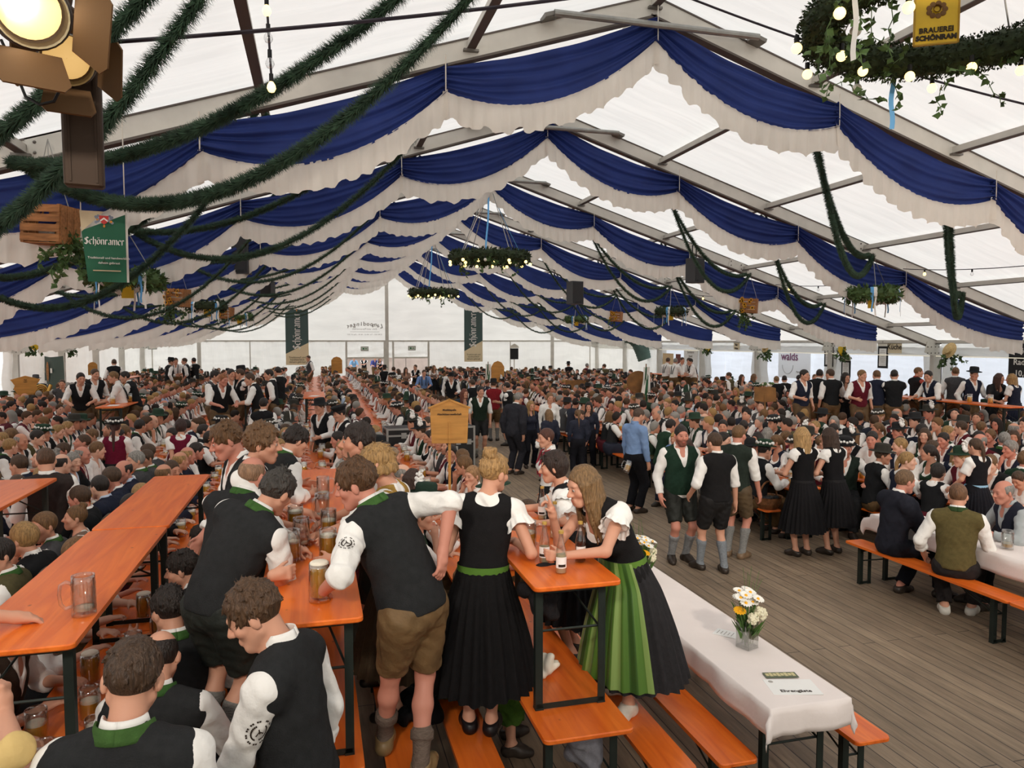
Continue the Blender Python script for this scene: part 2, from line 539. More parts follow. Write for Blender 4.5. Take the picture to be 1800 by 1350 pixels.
# walls
def wall_cloth(mb, a, b, z0, z1, amp=.05, n=40, sag=0., ph=0.):
    a = Vector(a); b = Vector(b); d = (b - a); L = d.length; nrm = Vector((-d.y, d.x, 0)).normalized()
    def fn(u, v):
        w = amp * (math.sin(u * L * 5 + ph + v * 2.5) * .5 + math.sin(u * L * 11 + v * 5 + ph) * .25 + math.sin(v * 14 - u * L * 1.7 + ph) * .6 * (1 - v))
        p = a + d * u + nrm * w
        return Vector((p.x, p.y, z0 + (z1 - z0) * v))
    mb.grid(n, 14, fn)
XL, XR = RX - HW, RX + HW
# far gable wall: gable sheet above, curtain below with two doorways
far = MB()
far.add([(XL, Y1, EAVE), (XR, Y1, EAVE), (RX, Y1, RIDGE)], [(0, 1, 2)])
DX = [atY(x, 640, Y1).x for x in (609, 676, 691, 753)]
DT = atY(640, 629, Y1).z
for a0, a1, z0 in ((XL, DX[0], 0), (DX[0], DX[1], DT), (DX[1], DX[2], DT), (DX[2], DX[3], DT), (DX[3], XR, 0)):
    wall_cloth(far, (a0, Y1, 0), (a1, Y1, 0), z0, EAVE, .10 if a0 == XL else .06, max(6, int((a1 - a0) * 9)), ph=a0)
tag(far.build('wall_far', M_wall, smooth=False), kind='structure')
tr = MB()
tr.box((RX, Y1 - .08, EAVE), (2 * HW, .1, .1))
for x in (350, 680, 970):
    c = atY(x, 605, Y1)
    top = roof(c.x - RX)
    tr.box((c.x, Y1 - .1, top / 2), (.22, .12, top))
for x in (215, 268, 440, 897, 1037):
    c = atY(x, 640, Y1 - .1); tr.box((c.x, Y1 - .1, EAVE / 2), (.06, .06, EAVE))
for x in DX: tr.box((x, Y1 - .1, EAVE / 2), (.12, .14, EAVE))
tr.box(((DX[0] + DX[1]) / 2, Y1 - .1, DT), (DX[1] - DX[0], .12, .1)); tr.box(((DX[2] + DX[3]) / 2, Y1 - .1, DT), (DX[3] - DX[2], .12, .1))
tag(tr.build('trim_1', M_alu), kind='structure')
nb = MB(); nb.add([(XL, Y0, 0), (XR, Y0, 0), (XR, Y0, EAVE), (RX, Y0, RIDGE), (XL, Y0, EAVE)], [(0, 1, 2, 3, 4)])
tag(nb.build('wall_near', M_wall), kind='structure')
wl = MB()
for k in range(K0, K1):
    a0, a1 = FY(k) + .1, FY(k + 1) - .1
    if k == 4:      # open bay on the left, curtain drawn to its far end
        wall_cloth(wl, (XL, a1 - .55, 0), (XL, a1, 0), 0, EAVE - .1, .1, 14); wall_cloth(wl, (XL, a0, 0), (XL, a1, 0), EAVE - .4, EAVE - .1, .02, 20)
    else: wall_cloth(wl, (XL, a0, 0), (XL, a1, 0), 0, EAVE - .08, .05, 40, ph=k)
tag(wl.build('wall_left', M_wall), kind='structure')
# right side: gathered band under the eave, open bays to a lean-to with its own outer wall
wr = MB()
for k in range(K0, K1):
    a0, a1 = FY(k) + .12, FY(k + 1) - .12
    wall_cloth(wr, (XR, a0, 0), (XR, a1, 0), EAVE - .52, EAVE - .08, .035, 60, ph=k)
    if k < 1 or k > 6: wall_cloth(wr, (XR, a0, 0), (XR, a1, 0), 0, EAVE - .1, .05, 40)
    else:
        for c in (a0 + .25, a1 - .25): wall_cloth(wr, (XR, c - .25, 0), (XR, c + .25, 0), 0, EAVE - .5, .09, 12, ph=c)
tag(wr.build('wall_right', M_wall), kind='structure')
M_pav = membrane('bluish_white_pavilion_cloth', (.80, .84, .90), .5, (.5, .35, 3.5), .6)
wo = MB(); XO = XR + 4.2
wall_cloth(wo, (XO, FY(0), 0), (XO, FY(7), 0), 0, 2.55, .08, 160)
wo.add([(XR, FY(0), 2.7), (XO, FY(0), 2.5), (XO, FY(7), 2.5), (XR, FY(7), 2.7)], [(0, 1, 2, 3)])
wo.add([(XR, FY(7), 0), (XO, FY(7), 0), (XO, FY(7), 2.5), (XR, FY(7), 2.7)], [(0, 1, 2, 3)])
wo.box(((XR + XO) / 2, (FY(0) + FY(7)) / 2, -.03), (4.2, 35, .06), m=1)
tag(wo.build('wall_lean_to', [M_pav, M_floor]), kind='structure')
led = MB(); led.tube([(XR - .16, FY(1), EAVE - .5), (XR - .16, FY(7), EAVE - .5)], .012, 6)
tag(led.build('light_strip', mat('warm_light_strip', (.9, .85, .7), emit=(1, .9, .68), estr=.7)), 'warm light strip along the gathered band of the right wall', 'light strip')
# ------------------------------------------------------------------ beer tables and benches
M_or = wood_orange()
M_leg = mat('dark_green_steel', srgb(38, 46, 42), .5, .3, noise=6, amt=.15)
M_cloth = mat('white_tablecloth', srgb(238, 228, 224), .85, noise=3, amt=.03, bump=.15, bscale=14)
TW, TL, BW = .52, 2.2, .25
def plank(w, l, th, z):
    b = MB(); b.prism(rrect(w, l, .035), z - th, z, bevel=.006); return b
def uframe(w, h, y, spread=.0):
    'folding leg frame: two legs, foot bar, braces - returns list of (name, MB)'
    out = []
    for s in (-1, 1):
        b = MB(); x = s * (w / 2)
        b.box((x, y, h / 2), (.008, .045, h)); b.box((x - s * .02, y - .018, h / 2), (.04, .008, h)); b.box((x - s * .02, y, .006), (.05, .05, .012))
        out.append(('leg', b))
    b = MB(); b.box((0, y - .018, .02), (w, .008, .03)); out.append(('foot_bar', b)); b = MB(); b.tube([(-w / 2, y, h * .62), (w / 2, y, h * .62)], .008, 5); out.append(('crossbar', b))
    b = MB(); sg = -1 if y > 0 else 1
    for s in (-1, 1): b.tube([(s * (w / 2 - .03), y, h * .62), (s * .03, y + sg * .42, h - .03)], .007, 5)
    b.box((0, y, h - .045), (w, .03, .03)); out.append(('brace', b))
    return out
def make_set(kind):
    w, l, h, ins = (TW, TL, .77, .16) if kind == 'table' else (BW, TL, .48, .2)
    t = thing('beer_table' if kind == 'table' else 'beer_bench', 'x', kind)
    plank(w, l, .028, h).build('tabletop' if kind == 'table' else 'seat', M_or, t)
    for y in (-l / 2 + ins, l / 2 - ins):
        for nm, b in uframe(w - .1, h - .028, y): b.build(nm, M_leg, t)
    KIDS[t.name] = list(t.children) or None
    return t
def make_far(kind):
    w, l, h, ins = (TW, TL, .77, .16) if kind == 'table' else (BW, TL, .48, .2)
    b = plank(w, l, .028, h); n = len(b.f)
    for y in (-l / 2 + ins, l / 2 - ins):
        for nm, q in uframe(w - .1, h - .028, y): b.add(q.v, q.f, 1)
    return b.build('beer_table' if kind == 'table' else 'beer_bench', [M_or, M_leg])
bpy.context.view_layer.update()
P_tab = make_set('table'); P_ben = make_set('bench'); F_tab = make_far('table'); F_ben = make_far('bench')
for q in (P_tab, P_ben): KIDS[q.name] = [o for o in COL.objects if o.parent == q]
_used = {}
def put(kind, x, y, z=0, near=True, label='', group=None, rz=0):
    pr = {('t', 1): P_tab, ('b', 1): P_ben, ('t', 0): F_tab, ('b', 0): F_ben}[(kind, int(near))]
    first = not _used.get(pr.name); _used[pr.name] = 1
    KIDS.setdefault(pr.name, KIDS.get(pr.name))
    c = place(pr, first, (x, y, z), rz, label, group)
    c['category'] = 'table' if kind == 't' else 'bench'
    return c
ROWL = [-8.35, -6.95, -5.55, -4.16, -2.77, -1.33, -.05, 1.41]
ROWR = [6.85, 8.3, 9.75, 11.2, 12.65, 14.1, 15.5]
RNAME = {-8.35: 'row along the left tent wall', -6.95: 'second row from the left wall', -5.55: 'third row from the left wall',
         -4.16: 'fourth row from the left wall', -2.77: 'left row under the bare standing table', -1.33: 'row of the long empty standing table',
         -.05: 'row with the leaning vest men', 1.41: 'row of the green apron women', 2.78: 'white cloth row by the aisle',
         6.85: 'row right of the aisle', 8.3: 'second row right of the aisle', 9.75: 'third row right of the aisle', 11.2: 'fourth row right of the aisle',
         12.65: 'fifth row right of the aisle', 14.1: 'row before the serving side', 15.5: 'row along the serving side'}
FARSETS = []
SETS = []      # (row x, table index, y centre, has crowd)
def add_set(x, i, yc, near, hi=False, lbl=None):
    SETS.append((x, i, yc))
    rn = RNAME[x]
    if yc > (25 if x > -6 else 20) and not near:      # hidden beneath the far crowd: one mass
        for q, (mb_, dx) in enumerate(((F_tab, 0), (F_ben, -.53), (F_ben, .53))): FARSETS.append((q, x + dx, yc))
        return
    put('t', x, yc, 0, near, 'orange beer table, %s from the front in the %s' % (ORD[i], rn), 'beer tables on the floor')
    for s, nm in ((-1, 'left'), (1, 'right')):
        put('b', x + s * .53, yc, 0, near, 'orange %s bench at the %s table of the %s' % (nm, ORD[i], rn), 'benches at the beer tables')
STEP = 2.23
for x in ROWL:
    st = 4.75 if x > -3.5 else 7.0
    i = 0; y = st
    end = {1.41: 45, -.05: 46, -1.33: 46}.get(x, 45)
    while y < end and i < 19:
        if x == 1.41 and 14 < y < 17.9: y = 18.2; continue
        if x < -3 and y > 43: break
        add_set(x, i, y, y < 11 and x > -3.5); i += 1; y += STEP
for x in ROWR:
    i = 0; y = 4.25 if x < 8 else 6.4
    while y < 44 and i < 19:
        if x == 6.85 and 7.6 < y < 9.2: y += 1.55; continue
        if y > 44 - (x - 6.85) * .6: break
        if not (x == 6.85 and i < 2): add_set(x, i, y, y < 9 and x < 9)
        i += 1; y += STEP
for i in range(11): add_set(2.78, i + 6, 18.4 + i * STEP, False)
# extra set in row D behind the white cloth tables
for i, y in enumerate((4.75, 6.98)):
    put('t', 2.78, y, 0, True, 'trestle table under the %s white cloth beside the aisle' % ('nearer' if i == 0 else 'farther'), 'tables under white cloths')
    put('b', 2.33, y - .0, 0, True, ('orange bench left of the white cloth table, nearest the camera' if i == 0 else 'orange bench left of the white cloth table, partly behind the black skirt'), 'benches at the cloth tables')
    put('b', 3.25, y - .0, 0, True, ('orange bench sticking out right of the nearest white cloth table' if i == 0 else 'orange bench right of the farther white cloth table'), 'benches at the cloth tables')
for i, y in enumerate((4.25, 6.45)):
    put('t', 6.85, y, 0, True, 'trestle table under the %s white cloth right of the aisle' % ('nearer' if i == 0 else 'farther'), 'tables under white cloths')
    put('b', 6.32, y, 0, True, 'orange bench in front of the right cloth table, %s' % ('at the right picture edge' if i == 0 else 'with the suited man on it'), 'benches at the cloth tables')
    put('b', 7.38, y, 0, True, 'orange bench behind the right cloth table, %s half' % ('near' if i == 0 else 'far'), 'benches at the cloth tables')
# standing tables set on top of the floor tables
HI = [(-1.33, 4.75, 'long empty standing table with one clear mug, near half'), (-1.33, 6.98, 'long empty standing table behind the seam, far half'),
      (-2.77, 7.15, 'bare orange standing table at the left picture edge'), (-2.77, 4.92, 'bare orange standing table left of the camera, out of view'),
      (-.05, 4.75, 'standing table with the leaning vest men and mugs, near half'), (-.05, 6.98, 'standing table with the leaning vest men, far half'),
      (1.41, 4.94, 'standing table with soda bottles between the two women')]
for x, y, l in HI:
    if 'out of view' in l: continue
    put('t', x, y, .77, True, l, 'standing tables raised on floor tables')
HIF = [(-4.16, 18.0, 'high standing table of four cheerful men near left'), (-1.33, 18.3, 'high standing table crowded with mugs behind the bald man'),
       (-.05, 19.6, 'high standing table with a white sheet of paper on top'), (14.1, 13.2, 'high standing table on the right with two full mugs'),
       (14.1, 17.6, 'high standing table behind the man stretching his arm'), (14.1, 28.0, 'far high table of the men with braces'),
       (-6.95, 31.0, 'far high table with wooden box against the far wall'), (14.1, 15.4, 'high standing table in the middle of the right group')]
for x, y, l in HIF: put('t', x, y, .77, False, l, 'standing tables raised on floor tables')

def tablecloth(x, y0, y1, label, drop=.16):
    rnd = random.Random(int(x * 10))
    W = TW + .03; L = y1 - y0; z = .776
    nd = 5
    def lin(h, n): return [-h - drop + drop * i / nd for i in range(nd)] + [-h, -h + .012] + [-h + 2 * h * i / n for i in range(1, n)] + [h - .012, h] + [h + drop * (i + 1) / nd for i in range(nd)]
    LA, LB = lin(W / 2, 14), lin(L / 2, 90)
    def fn(u, v):
        a = LA[round(u * (len(LA) - 1))]; b = LB[round(v * (len(LB) - 1))]
        da = max(0, abs(a) - W / 2); db = max(0, abs(b) - L / 2)
        sx = math.copysign(min(abs(a), W / 2), a); sy = math.copysign(min(abs(b), L / 2), b)
        d = max(da, db)
        out = .010 + .02 * math.sin(b * 9 + a * 3) * (da > 0) + .02 * math.sin(a * 14) * (db > 0) + (.03 if da and db else 0)
        if da: sx += math.copysign(out * min(1, da / .05), a)
        if db: sy += math.copysign(out * min(1, db / .05), b)
        zz = z - math.hypot(da, db) * (1 if not (da and db) else .95) + .0025 * math.sin(b * 7) * math.sin(a * 12)
        return Vector((sx, sy, zz))
    b = MB(); b.grid(len(LA) - 1, len(LB) - 1, fn)
    o = b.build('tablecloth', M_cloth, loc=(x, (y0 + y1) / 2, 0), smooth=True)
    md = o.modifiers.new('thick', 'SOLIDIFY'); md.thickness = .003; md.offset = 1
    tag(o, label, 'tablecloth')
tablecloth(2.78, 3.63, 8.1, 'long white tablecloth with flower vases beside the wooden aisle')
tablecloth(6.85, 3.13, 7.56, 'white tablecloth with mugs in front of the suited man', .2)

fb = MB()
for q, x, y in FARSETS:
    src = F_tab if q == 0 else F_ben; me_ = src.data
    fb.add([(v.co.x + x, v.co.y + y, v.co.z) for v in me_.vertices], [tuple(p.vertices) for p in me_.polygons]); fb.m[-len(me_.polygons):] = [p.material_index for p in me_.polygons]
tag(fb.build('far_table_rows', [M_or, M_leg]), 'far rows of orange tables and benches under the crowd', 'table rows', kind='stuff')
# ------------------------------------------------------------------ garlands, wreaths, crates, banners, lamps
M_fir = mat('dark_green_tinsel', srgb(52, 74, 56), .7, noise=11, amt=.5)
M_box = mat('box_hedge_green', srgb(46, 58, 36), .8, noise=14, amt=.5)
M_ivy = mat('ivy_leaf_green', srgb(72, 96, 52), .6, noise=7, amt=.4)
M_crate = mat('weathered_crate_wood', srgb(158, 108, 66), .75, noise=3, amt=.3, stretch=(2, 12, 12))
M_rb = mat('light_blue_ribbon', srgb(92, 160, 214), .45)
M_rw = mat('white_ribbon', srgb(238, 236, 230), .5)
M_chain = mat('chain_steel', srgb(150, 148, 144), .4, .8)
M_bulb = mat('warm_lit_bulb', (1, .8, .4), .3, emit=(1, .72, .25), estr=3.5)
M_bulb0 = mat('unlit_white_bulb', srgb(225, 222, 210), .3)
M_sun = mat('sunflower_yellow', srgb(240, 176, 30), .6)
M_brown = mat('seed_brown', srgb(70, 44, 24), .8)
def catenary(a, b, sag, n):
    a = Vector(a); b = Vector(b)
    return [a.lerp(b, i / n) - Vector((0, 0, sag * 4 * (i / n) * (1 - i / n))) for i in range(n + 1)]
def garland(a, b, sag, dens, label, grp, r=.075):
    pts = catenary(a, b, sag, 36)
    L = sum((pts[i + 1] - pts[i]).length for i in range(36))
    mb = MB(); mb.tube(pts, r * .38, 5)
    n = int(L * dens)
    rnd = random.Random(int(abs(a[0] * 77 + b[1] * 13 + sag * 100)))
    vs, fs = [], []
    for i in range(n):
        f = (i + rnd.random()) / n * 36; k = min(35, int(f)); p = pts[k].lerp(pts[k + 1], f - k)
        t = (pts[k + 1] - pts[k]).normalized()
        x = t.orthogonal().normalized(); y = t.cross(x); an = rnd.uniform(0, 6.283)
        d = x * math.cos(an) + y * math.sin(an); w = t.cross(d)
        tip = p + d * r * rnd.uniform(.85, 1.2) + t * rnd.uniform(-.02, .05)
        ww = .0062 if dens > 300 else .012
        o = len(vs); vs += [p + w * ww + d * r * .25, p - w * ww + d * r * .25, tip]; fs.append((o, o + 1, o + 2))
    mb.add(vs, fs)
    o = mb.build('fir_garland', M_fir)
    tag(o, label, 'garland', grp)
for s, sd in ((-1, 'left'), (1, 'right')):
    for k in range(0, 8):
        near = k
        dens = 2300 if (k == 0 and s < 0) else 1100 if k < 2 else 420 if k < 4 else 130
        for (ra, rb, nm) in ((2.6, 7.8, 'upper'), (5.2, 10.4, 'lower')):
            if s > 0 and k == 0: continue
            for j, sag in enumerate((.75, 1.35)):
                off = .12 * (j - .5)
                if s < 0 and k == 0 and ra == 5.2: ra = 4.75
                a = (RX + s * ra + off, FY(k) + .1, roof(ra) - .32); b = (RX + s * rb + off, FY(k + 1) - .25, roof(rb) - .34)
                jn = 'tighter' if j == 0 else 'looser'
                garland(a, b, sag, dens, '%s strand of the %s fir garland pair, %s side, reaching the %s frame' % (jn, nm, sd, ORD[k]),
                        'fir garlands swung between the frames', .085 if k < 1 else .07)

def leaf(mb, p, d, up, l, w, m=0):
    'pointed ivy leaf, five corners'
    d = d.normalized(); s = d.cross(up)
    s = s.normalized() if s.length > 1e-4 else d.orthogonal()
    n = s.cross(d)
    mb.add([p, p + d * l * .35 + s * w * .5 + n * w * .12, p + d * l * .55 + s * w * .3, p + d * l, p + d * l * .55 - s * w * .3, p + d * l * .35 - s * w * .5 + n * w * .12],
           [(0, 1, 2, 3), (0, 3, 4, 5)], m)
def rdir(rnd):
    while True:
        v = Vector((rnd.uniform(-1, 1), rnd.uniform(-1, 1), rnd.uniform(-1, 1)))
        if .05 < v.length < 1: return v.normalized()
def wreath_body(R0, r, nl, ls, rnd, dense=True):
    mb = MB()
    n = 40
    mb.tube([(R0 * math.cos(2 * math.pi * i / n), R0 * math.sin(2 * math.pi * i / n), 0) for i in range(n + 1)], [r * .86 * (1 + .12 * math.sin(i * 2.7)) for i in range(n + 1)], 10, caps=False)
    for i in range(nl):
        an = rnd.uniform(0, 6.283); e = Vector((math.cos(an), math.sin(an), 0))
        ph = rnd.uniform(0, 6.283); d = e * math.cos(ph) + Vector((0, 0, 1)) * math.sin(ph)
        p = e * R0 + d * r * rnd.uniform(.75, 1.05)
        leaf(mb, p, (d + rdir(rnd) * .9), rdir(rnd), ls * rnd.uniform(.6, 1.3), ls * .6)
    return mb
def vine(mb, p, n, step, ls, rnd, down=.6, spread=.5):
    d = Vector((rnd.uniform(-1, 1), rnd.uniform(-1, 1), -down)).normalized()
    for i in range(n):
        d = (d + rdir(rnd) * spread + Vector((0, 0, -.12))).normalized(); q = p + d * step
        mb.tube([p, q], .004, 3, caps=False)
        for s in range(2): leaf(mb, q, (d * .3 + rdir(rnd)), rdir(rnd), ls * rnd.uniform(.7, 1.2), ls * .9)
        p = q
def chandelier(x, y, z, R0, r, nl, ls, nb, label, top):
    rnd = random.Random(int(y * 10)); t = thing('wreath_chandelier', label, 'chandelier', (x, y, z), 0, 'lit wreath chandeliers under the ridge')
    wreath_body(R0, r, nl, ls, rnd).build('box_wreath', M_box, t)
    for q in range(6 if nl > 2000 else 4):
        an = q * 6.283 / (6 if nl > 2000 else 4) + rnd.random()
        iv = MB()
        for j in range(4 if nl > 2000 else 3):
            e = Vector((math.cos(an + j * .1), math.sin(an + j * .1), 0)); vine(iv, e * R0 - Vector((0, 0, r * .7)), 7, .07, .075 if nl > 2000 else .1, rnd, .2, .7)
        iv.build('ivy_spray', M_ivy, t)
    for i in range(nb):
        an = 2 * math.pi * i / nb + .1; lit = (i * 7) % 5 != 0
        e = Vector((math.cos(an), math.sin(an), 0))
        rr = R0 + (r * 1.15 if i % 2 else -r * 1.2)
        c = e * rr + Vector((0, 0, -r * 1.05 - .04 * rnd.random()))
        b = MB(); b.ball(c, .043, 10, 7); o = b.build('bulb', M_bulb if lit else M_bulb0, t, smooth=True)
        s = MB(); s.tube([c + Vector((0, 0, .035)), c + Vector((0, 0, .1))], .02, 8); s.build('socket', M_black, o)
    for i in range(4):
        an = i * math.pi / 2 + .4; e = Vector((math.cos(an), math.sin(an), 0))
        w = MB(); w.tube([e * R0, (0, 0, top - z)], .007 if nl > 2000 else .012, 4); w.build('hanging_chain', M_chain, t)
    for i in range(6):
        an = i * 1.047 + .2; e = Vector((math.cos(an), math.sin(an), 0)); w = MB()
        if i % 2 == 0 or nl > 2000:
            a = e * (R0 + r * .5); b_ = Vector((0, 0, top - z - .2)); s_ = e.cross(Vector((0, 0, 1)))
            if nl > 2000 and i % 2: a, b_ = e * (R0 + r), e * (R0 + r * 1.02) + Vector((0, 0, -.55))
            def fr(u, v, a=a, b_=b_, s_=s_):
                return a.lerp(b_, v) + s_ * ((u - .5) * .045 + .01 * math.sin(v * 9))
            w.grid(1, 10, fr); w.build('ribbon', M_rb if i % 4 < 2 else M_rw, t)
    return t
chandelier(RX + .22, FY(0), 5.42, 1.02, .15, 9500, .036, 22, 'large lit wreath chandelier with ivy and yellow sign, top right corner', RIDGE - .5)
chandelier(RX, FY(3), 5.17, .95, .14, 1600, .09, 22, 'lit wreath chandelier with blue ribbons in the middle of the tent', RIDGE - .5)
chandelier(RX, FY(5), 4.85, .86, .13, 900, .1, 18, 'far lit wreath chandelier in front of the gable wall', RIDGE - .5)

# yellow enamel sign inside the near chandelier
M_yel = mat('yellow_enamel', srgb(226, 186, 44), .35, noise=3, amt=.12)
M_ink = mat('dark_sign_ink', srgb(46, 34, 24), .6)
def put_text(parent, name, txt, size, m, M, bold=0., ext=.002, align='CENTER', mirror=False):
    me = text_mesh(txt, size, align, ext, bold)
    me.transform(M @ (Matrix.Diagonal((-1, 1, 1, 1)) if mirror else Matrix.Identity(4)))
    me.materials.append(m)
    return link(name, me, parent)
FACE = Matrix(((1, 0, 0, 0), (0, 0, -1, 0), (0, 1, 0, 0), (0, 0, 0, 1)))      # text in xz plane, read from -y
sg = thing('brewery_sign', 'yellow enamel sign hanging inside the large wreath chandelier', 'sign', atz(1646, 28, 6.0), R(-30))
b = MB(); b.prism(rrect(.335, .46, .012, 2), -.008, .008, FACE); b.build('board', M_yel, sg)
b = MB()
for w, d in ((.335, .46),):
    for q in ((0, -d / 2 + .006, w, .012), (0, d / 2 - .006, w, .012), (-w / 2 + .006, 0, .012, d), (w / 2 - .006, 0, .012, d)):
        b.box((q[0], -.01, q[1]), (q[2], .012, q[3]))
b.build('frame', mat('ochre_edge', srgb(180, 140, 36), .5), sg)
put_text(sg, 'lettering', 'BRAUEREI', .058, M_ink, Matrix.Translation((0, -.012, -.115)) @ FACE, .0015)
put_text(sg, 'lettering', 'SCHÖNRAM', .054, M_ink, Matrix.Translation((0, -.012, -.175)) @ FACE, .003)
b = MB()
for i in range(9):
    an = i * .7; b.ball((.06 * math.cos(an), -.012, .045 + .05 * math.sin(an)), .022, 8, 5, (1, .15, 1))
b.lathe([(.02, 0), (.03, .012), (.028, .02)], 12, (0, -.012, .05), Matrix.Rotation(R(90), 3, 'X')); b.build('crest', mat('brown_crest', srgb(120, 84, 40), .6), sg)
b = MB(); b.tube([(-.12, 0, .23), (0, 0, .6)], .004, 4); b.tube([(.12, 0, .23), (0, 0, .6)], .004, 4); b.build('hanging_chain', M_chain, sg)

# small ribbon wreaths and flower crates hung from the frames
def small_wreath(x, y, z, label, k):
    rnd = random.Random(k * 31 + int(x)); t = thing('ribbon_wreath', label, 'wreath', (x, y, z), 0, 'small wreaths with blue and white ribbons')
    wreath_body(.45, .15, 800 if k < 3 else 460, .10, rnd).build('leaf_wreath', M_ivy if k % 4 else M_box, t)
    for i in range(5):
        an = i * 1.257 + .3; e = Vector((math.cos(an), math.sin(an), 0)); s_ = Vector((-math.sin(an), math.cos(an), 0))
        for q, m in ((-1, M_rb), (1, M_rw)):
            w = MB()
            w.grid(2, 14, lambda u, v: e * (.45 + .145 * math.cos(v * 6.283)) + s_ * ((u - .5) * .07 + q * .035) + Vector((0, 0, .145 * math.sin(v * 6.283))))
            w.grid(1, 5, lambda u, v: e * (.6) + s_ * ((u - .5) * .035 + q * .03 + .01 * math.sin(v * 7 + q)) + Vector((0, 0, -.05 - v * (.42 + .05 * q))))
            w.build('ribbon', m, t)
    for i in range(3):
        an = i * 2.094; w = MB(); w.tube([(.45 * math.cos(an), .45 * math.sin(an), .05), (0, 0, roof(7.8) - .35 - z)], .008 if k < 3 else .012, 4); w.build('hanging_chain', M_chain, t)
    w = MB(); w.box((0, 0, -.2), (.2, .02, .24)); w.build('sign_plate', M_yel, t)
def sunflower(mb, c, d, r, rnd):
    d = d.normalized(); x = d.orthogonal().normalized(); y = d.cross(x)
    for i in range(12):
        an = i * .5236; q = x * math.cos(an) + y * math.sin(an); w = d.cross(q)
        mb.add([c + q * r * .3 + w * r * .16, c + q * r + d * r * .15, c + q * r * .3 - w * r * .16], [(0, 1, 2)], 0)
    rot = Matrix((x, y, d)).transposed()
    mb.ball(c + d * .005, r * .42, 8, 4, (1, 1, .35), rot, 1)
def crate(x, y, z, label, k, s, tilt=12, flowers=True):
    rnd = random.Random(k * 17 + int(x)); t = thing('flower_crate', label, 'crate', (x, y, z), R(-20 if s < 0 else -40), 'wooden crates hung from the frames')
    rx = Matrix.Rotation(R(tilt), 3, 'Y')
    w, d, h = .46, .34, .42
    b = MB()
    def sl(c, dm): b.box(rx @ Vector(c), dm, rx)
    for i in range(4):
        zz = -h / 2 + .055 + i * (h - .1) / 3
        sl((0, -d / 2, zz), (w, .012, .082)); sl((0, d / 2, zz), (w, .012, .082))
        yy = -d / 2 + .05 + i * (d - .1) / 3
        sl((0, yy, -h / 2), (w, .07, .012))
    for i in range(3):
        yy = -d / 2 + .06 + i * (d - .12) / 2
        sl((-w / 2, yy, 0), (.012, .1, h)); sl((w / 2, yy, 0), (.012, .1, h))
    for sx in (-1, 1):
        for sy in (-1, 1): sl((sx * (w / 2 - .02), sy * (d / 2 - .02), 0), (.035, .035, h + .01))
    b.build('slatted_box', M_crate, t)
    iv = MB()
    for i in range(16 if k < 4 else 8): vine(iv, rx @ Vector((w / 2 * (1 if k == 1 else -.9), rnd.uniform(-.15, .15), rnd.uniform(-.2, .0))), 9 if k < 4 else 5, .06, .08, rnd, 1.2, .45)
    iv.build('hanging_ivy', M_ivy, t)
    if flowers:
        f = MB()
        for i in range(13):
            dd = Vector((-.6, -1, .1)) + rdir(rnd) * .5
            sunflower(f, rx @ Vector((rnd.uniform(-.24, .12), -d / 2 - .04, rnd.uniform(-.18, .2))), dd, .075, rnd)
        f.build('sunflower_bunch', [M_sun, M_brown], t)
    tp = Vector((0, 0, .95))
    for sx in (-1, 1):
        w_ = MB(); w_.tube([rx @ Vector((sx * w / 2 * .9, 0, h / 2)), tp], .006, 4); w_.build('hanging_chain', M_chain, t)
    w_ = MB(); w_.tube([tp, (0, 0, roof(7.8) - .3 - z)], .006, 4); w_.build('chain_link_line', M_chain, t)
for k in range(1, 8):
    for s, sd in ((-1, 'left'), (1, 'right')):
        if k == 1 and s > 0: continue
        x = RX + s * 7.8 + (.34 if k == 1 else 0); y = FY(k) - .32
        if k % 2 == 0: small_wreath(x, y, 3.98, 'ribbon wreath hanging on the %s below the %s tent frame' % (sd, ORD[k - 1]), k)
        elif k < 6: crate(x, y, 4.2 if k == 1 else 3.95, ('bare wooden slat crate with trailing ivy, hanging upper left' if k == 1 else 'sunflower crate hanging on the %s below the %s tent frame' % (sd, ORD[k - 1])), k, s, 3, k > 1)

# blackletter lettering drawn with a slanted nib
BL = {'S': (.78, [[(.72, 1.2), (.45, 1.42), (.12, 1.2), (.15, .95), (.62, .6), (.66, .3), (.38, 0), (0, .22)], [(.4, 1.4), (.4, .1)]]),
      'c': (.52, [[(.5, .88), (.28, 1), (.06, .8), (.06, .2), (.28, 0), (.5, .16)]]), 'h': (.62, [[(.1, 1.5), (.1, 0)], [(.1, .8), (.36, 1), (.52, .8), (.52, .1), (.36, -.3)]]),
      'o': (.6, [[(.3, 1), (.07, .8), (.07, .2), (.3, 0), (.52, .2), (.52, .8), (.3, 1)]]), 'n': (.64, [[(.1, 1), (.1, 0)], [(.1, .84), (.36, 1), (.52, .84), (.52, 0)]]),
      'r': (.48, [[(.1, 1), (.1, 0)], [(.1, .8), (.3, 1), (.44, .85)]]), 'a': (.6, [[(.1, .84), (.3, 1), (.48, .84), (.48, 0)], [(.48, .58), (.16, .45), (.06, .25), (.22, 0), (.48, .2)]]),
      'm': (.98, [[(.1, 1), (.1, 0)], [(.1, .84), (.32, 1), (.48, .84), (.48, 0)], [(.48, .84), (.7, 1), (.86, .84), (.86, 0)]]),
      'e': (.54, [[(.5, .16), (.28, 0), (.06, .2), (.06, .8), (.3, 1), (.48, .76), (.06, .46)]])}
BL['ö'] = (.6, BL['o'][1] + [[(.15, 1.22), (.2, 1.36)], [(.4, 1.22), (.45, 1.36)]])
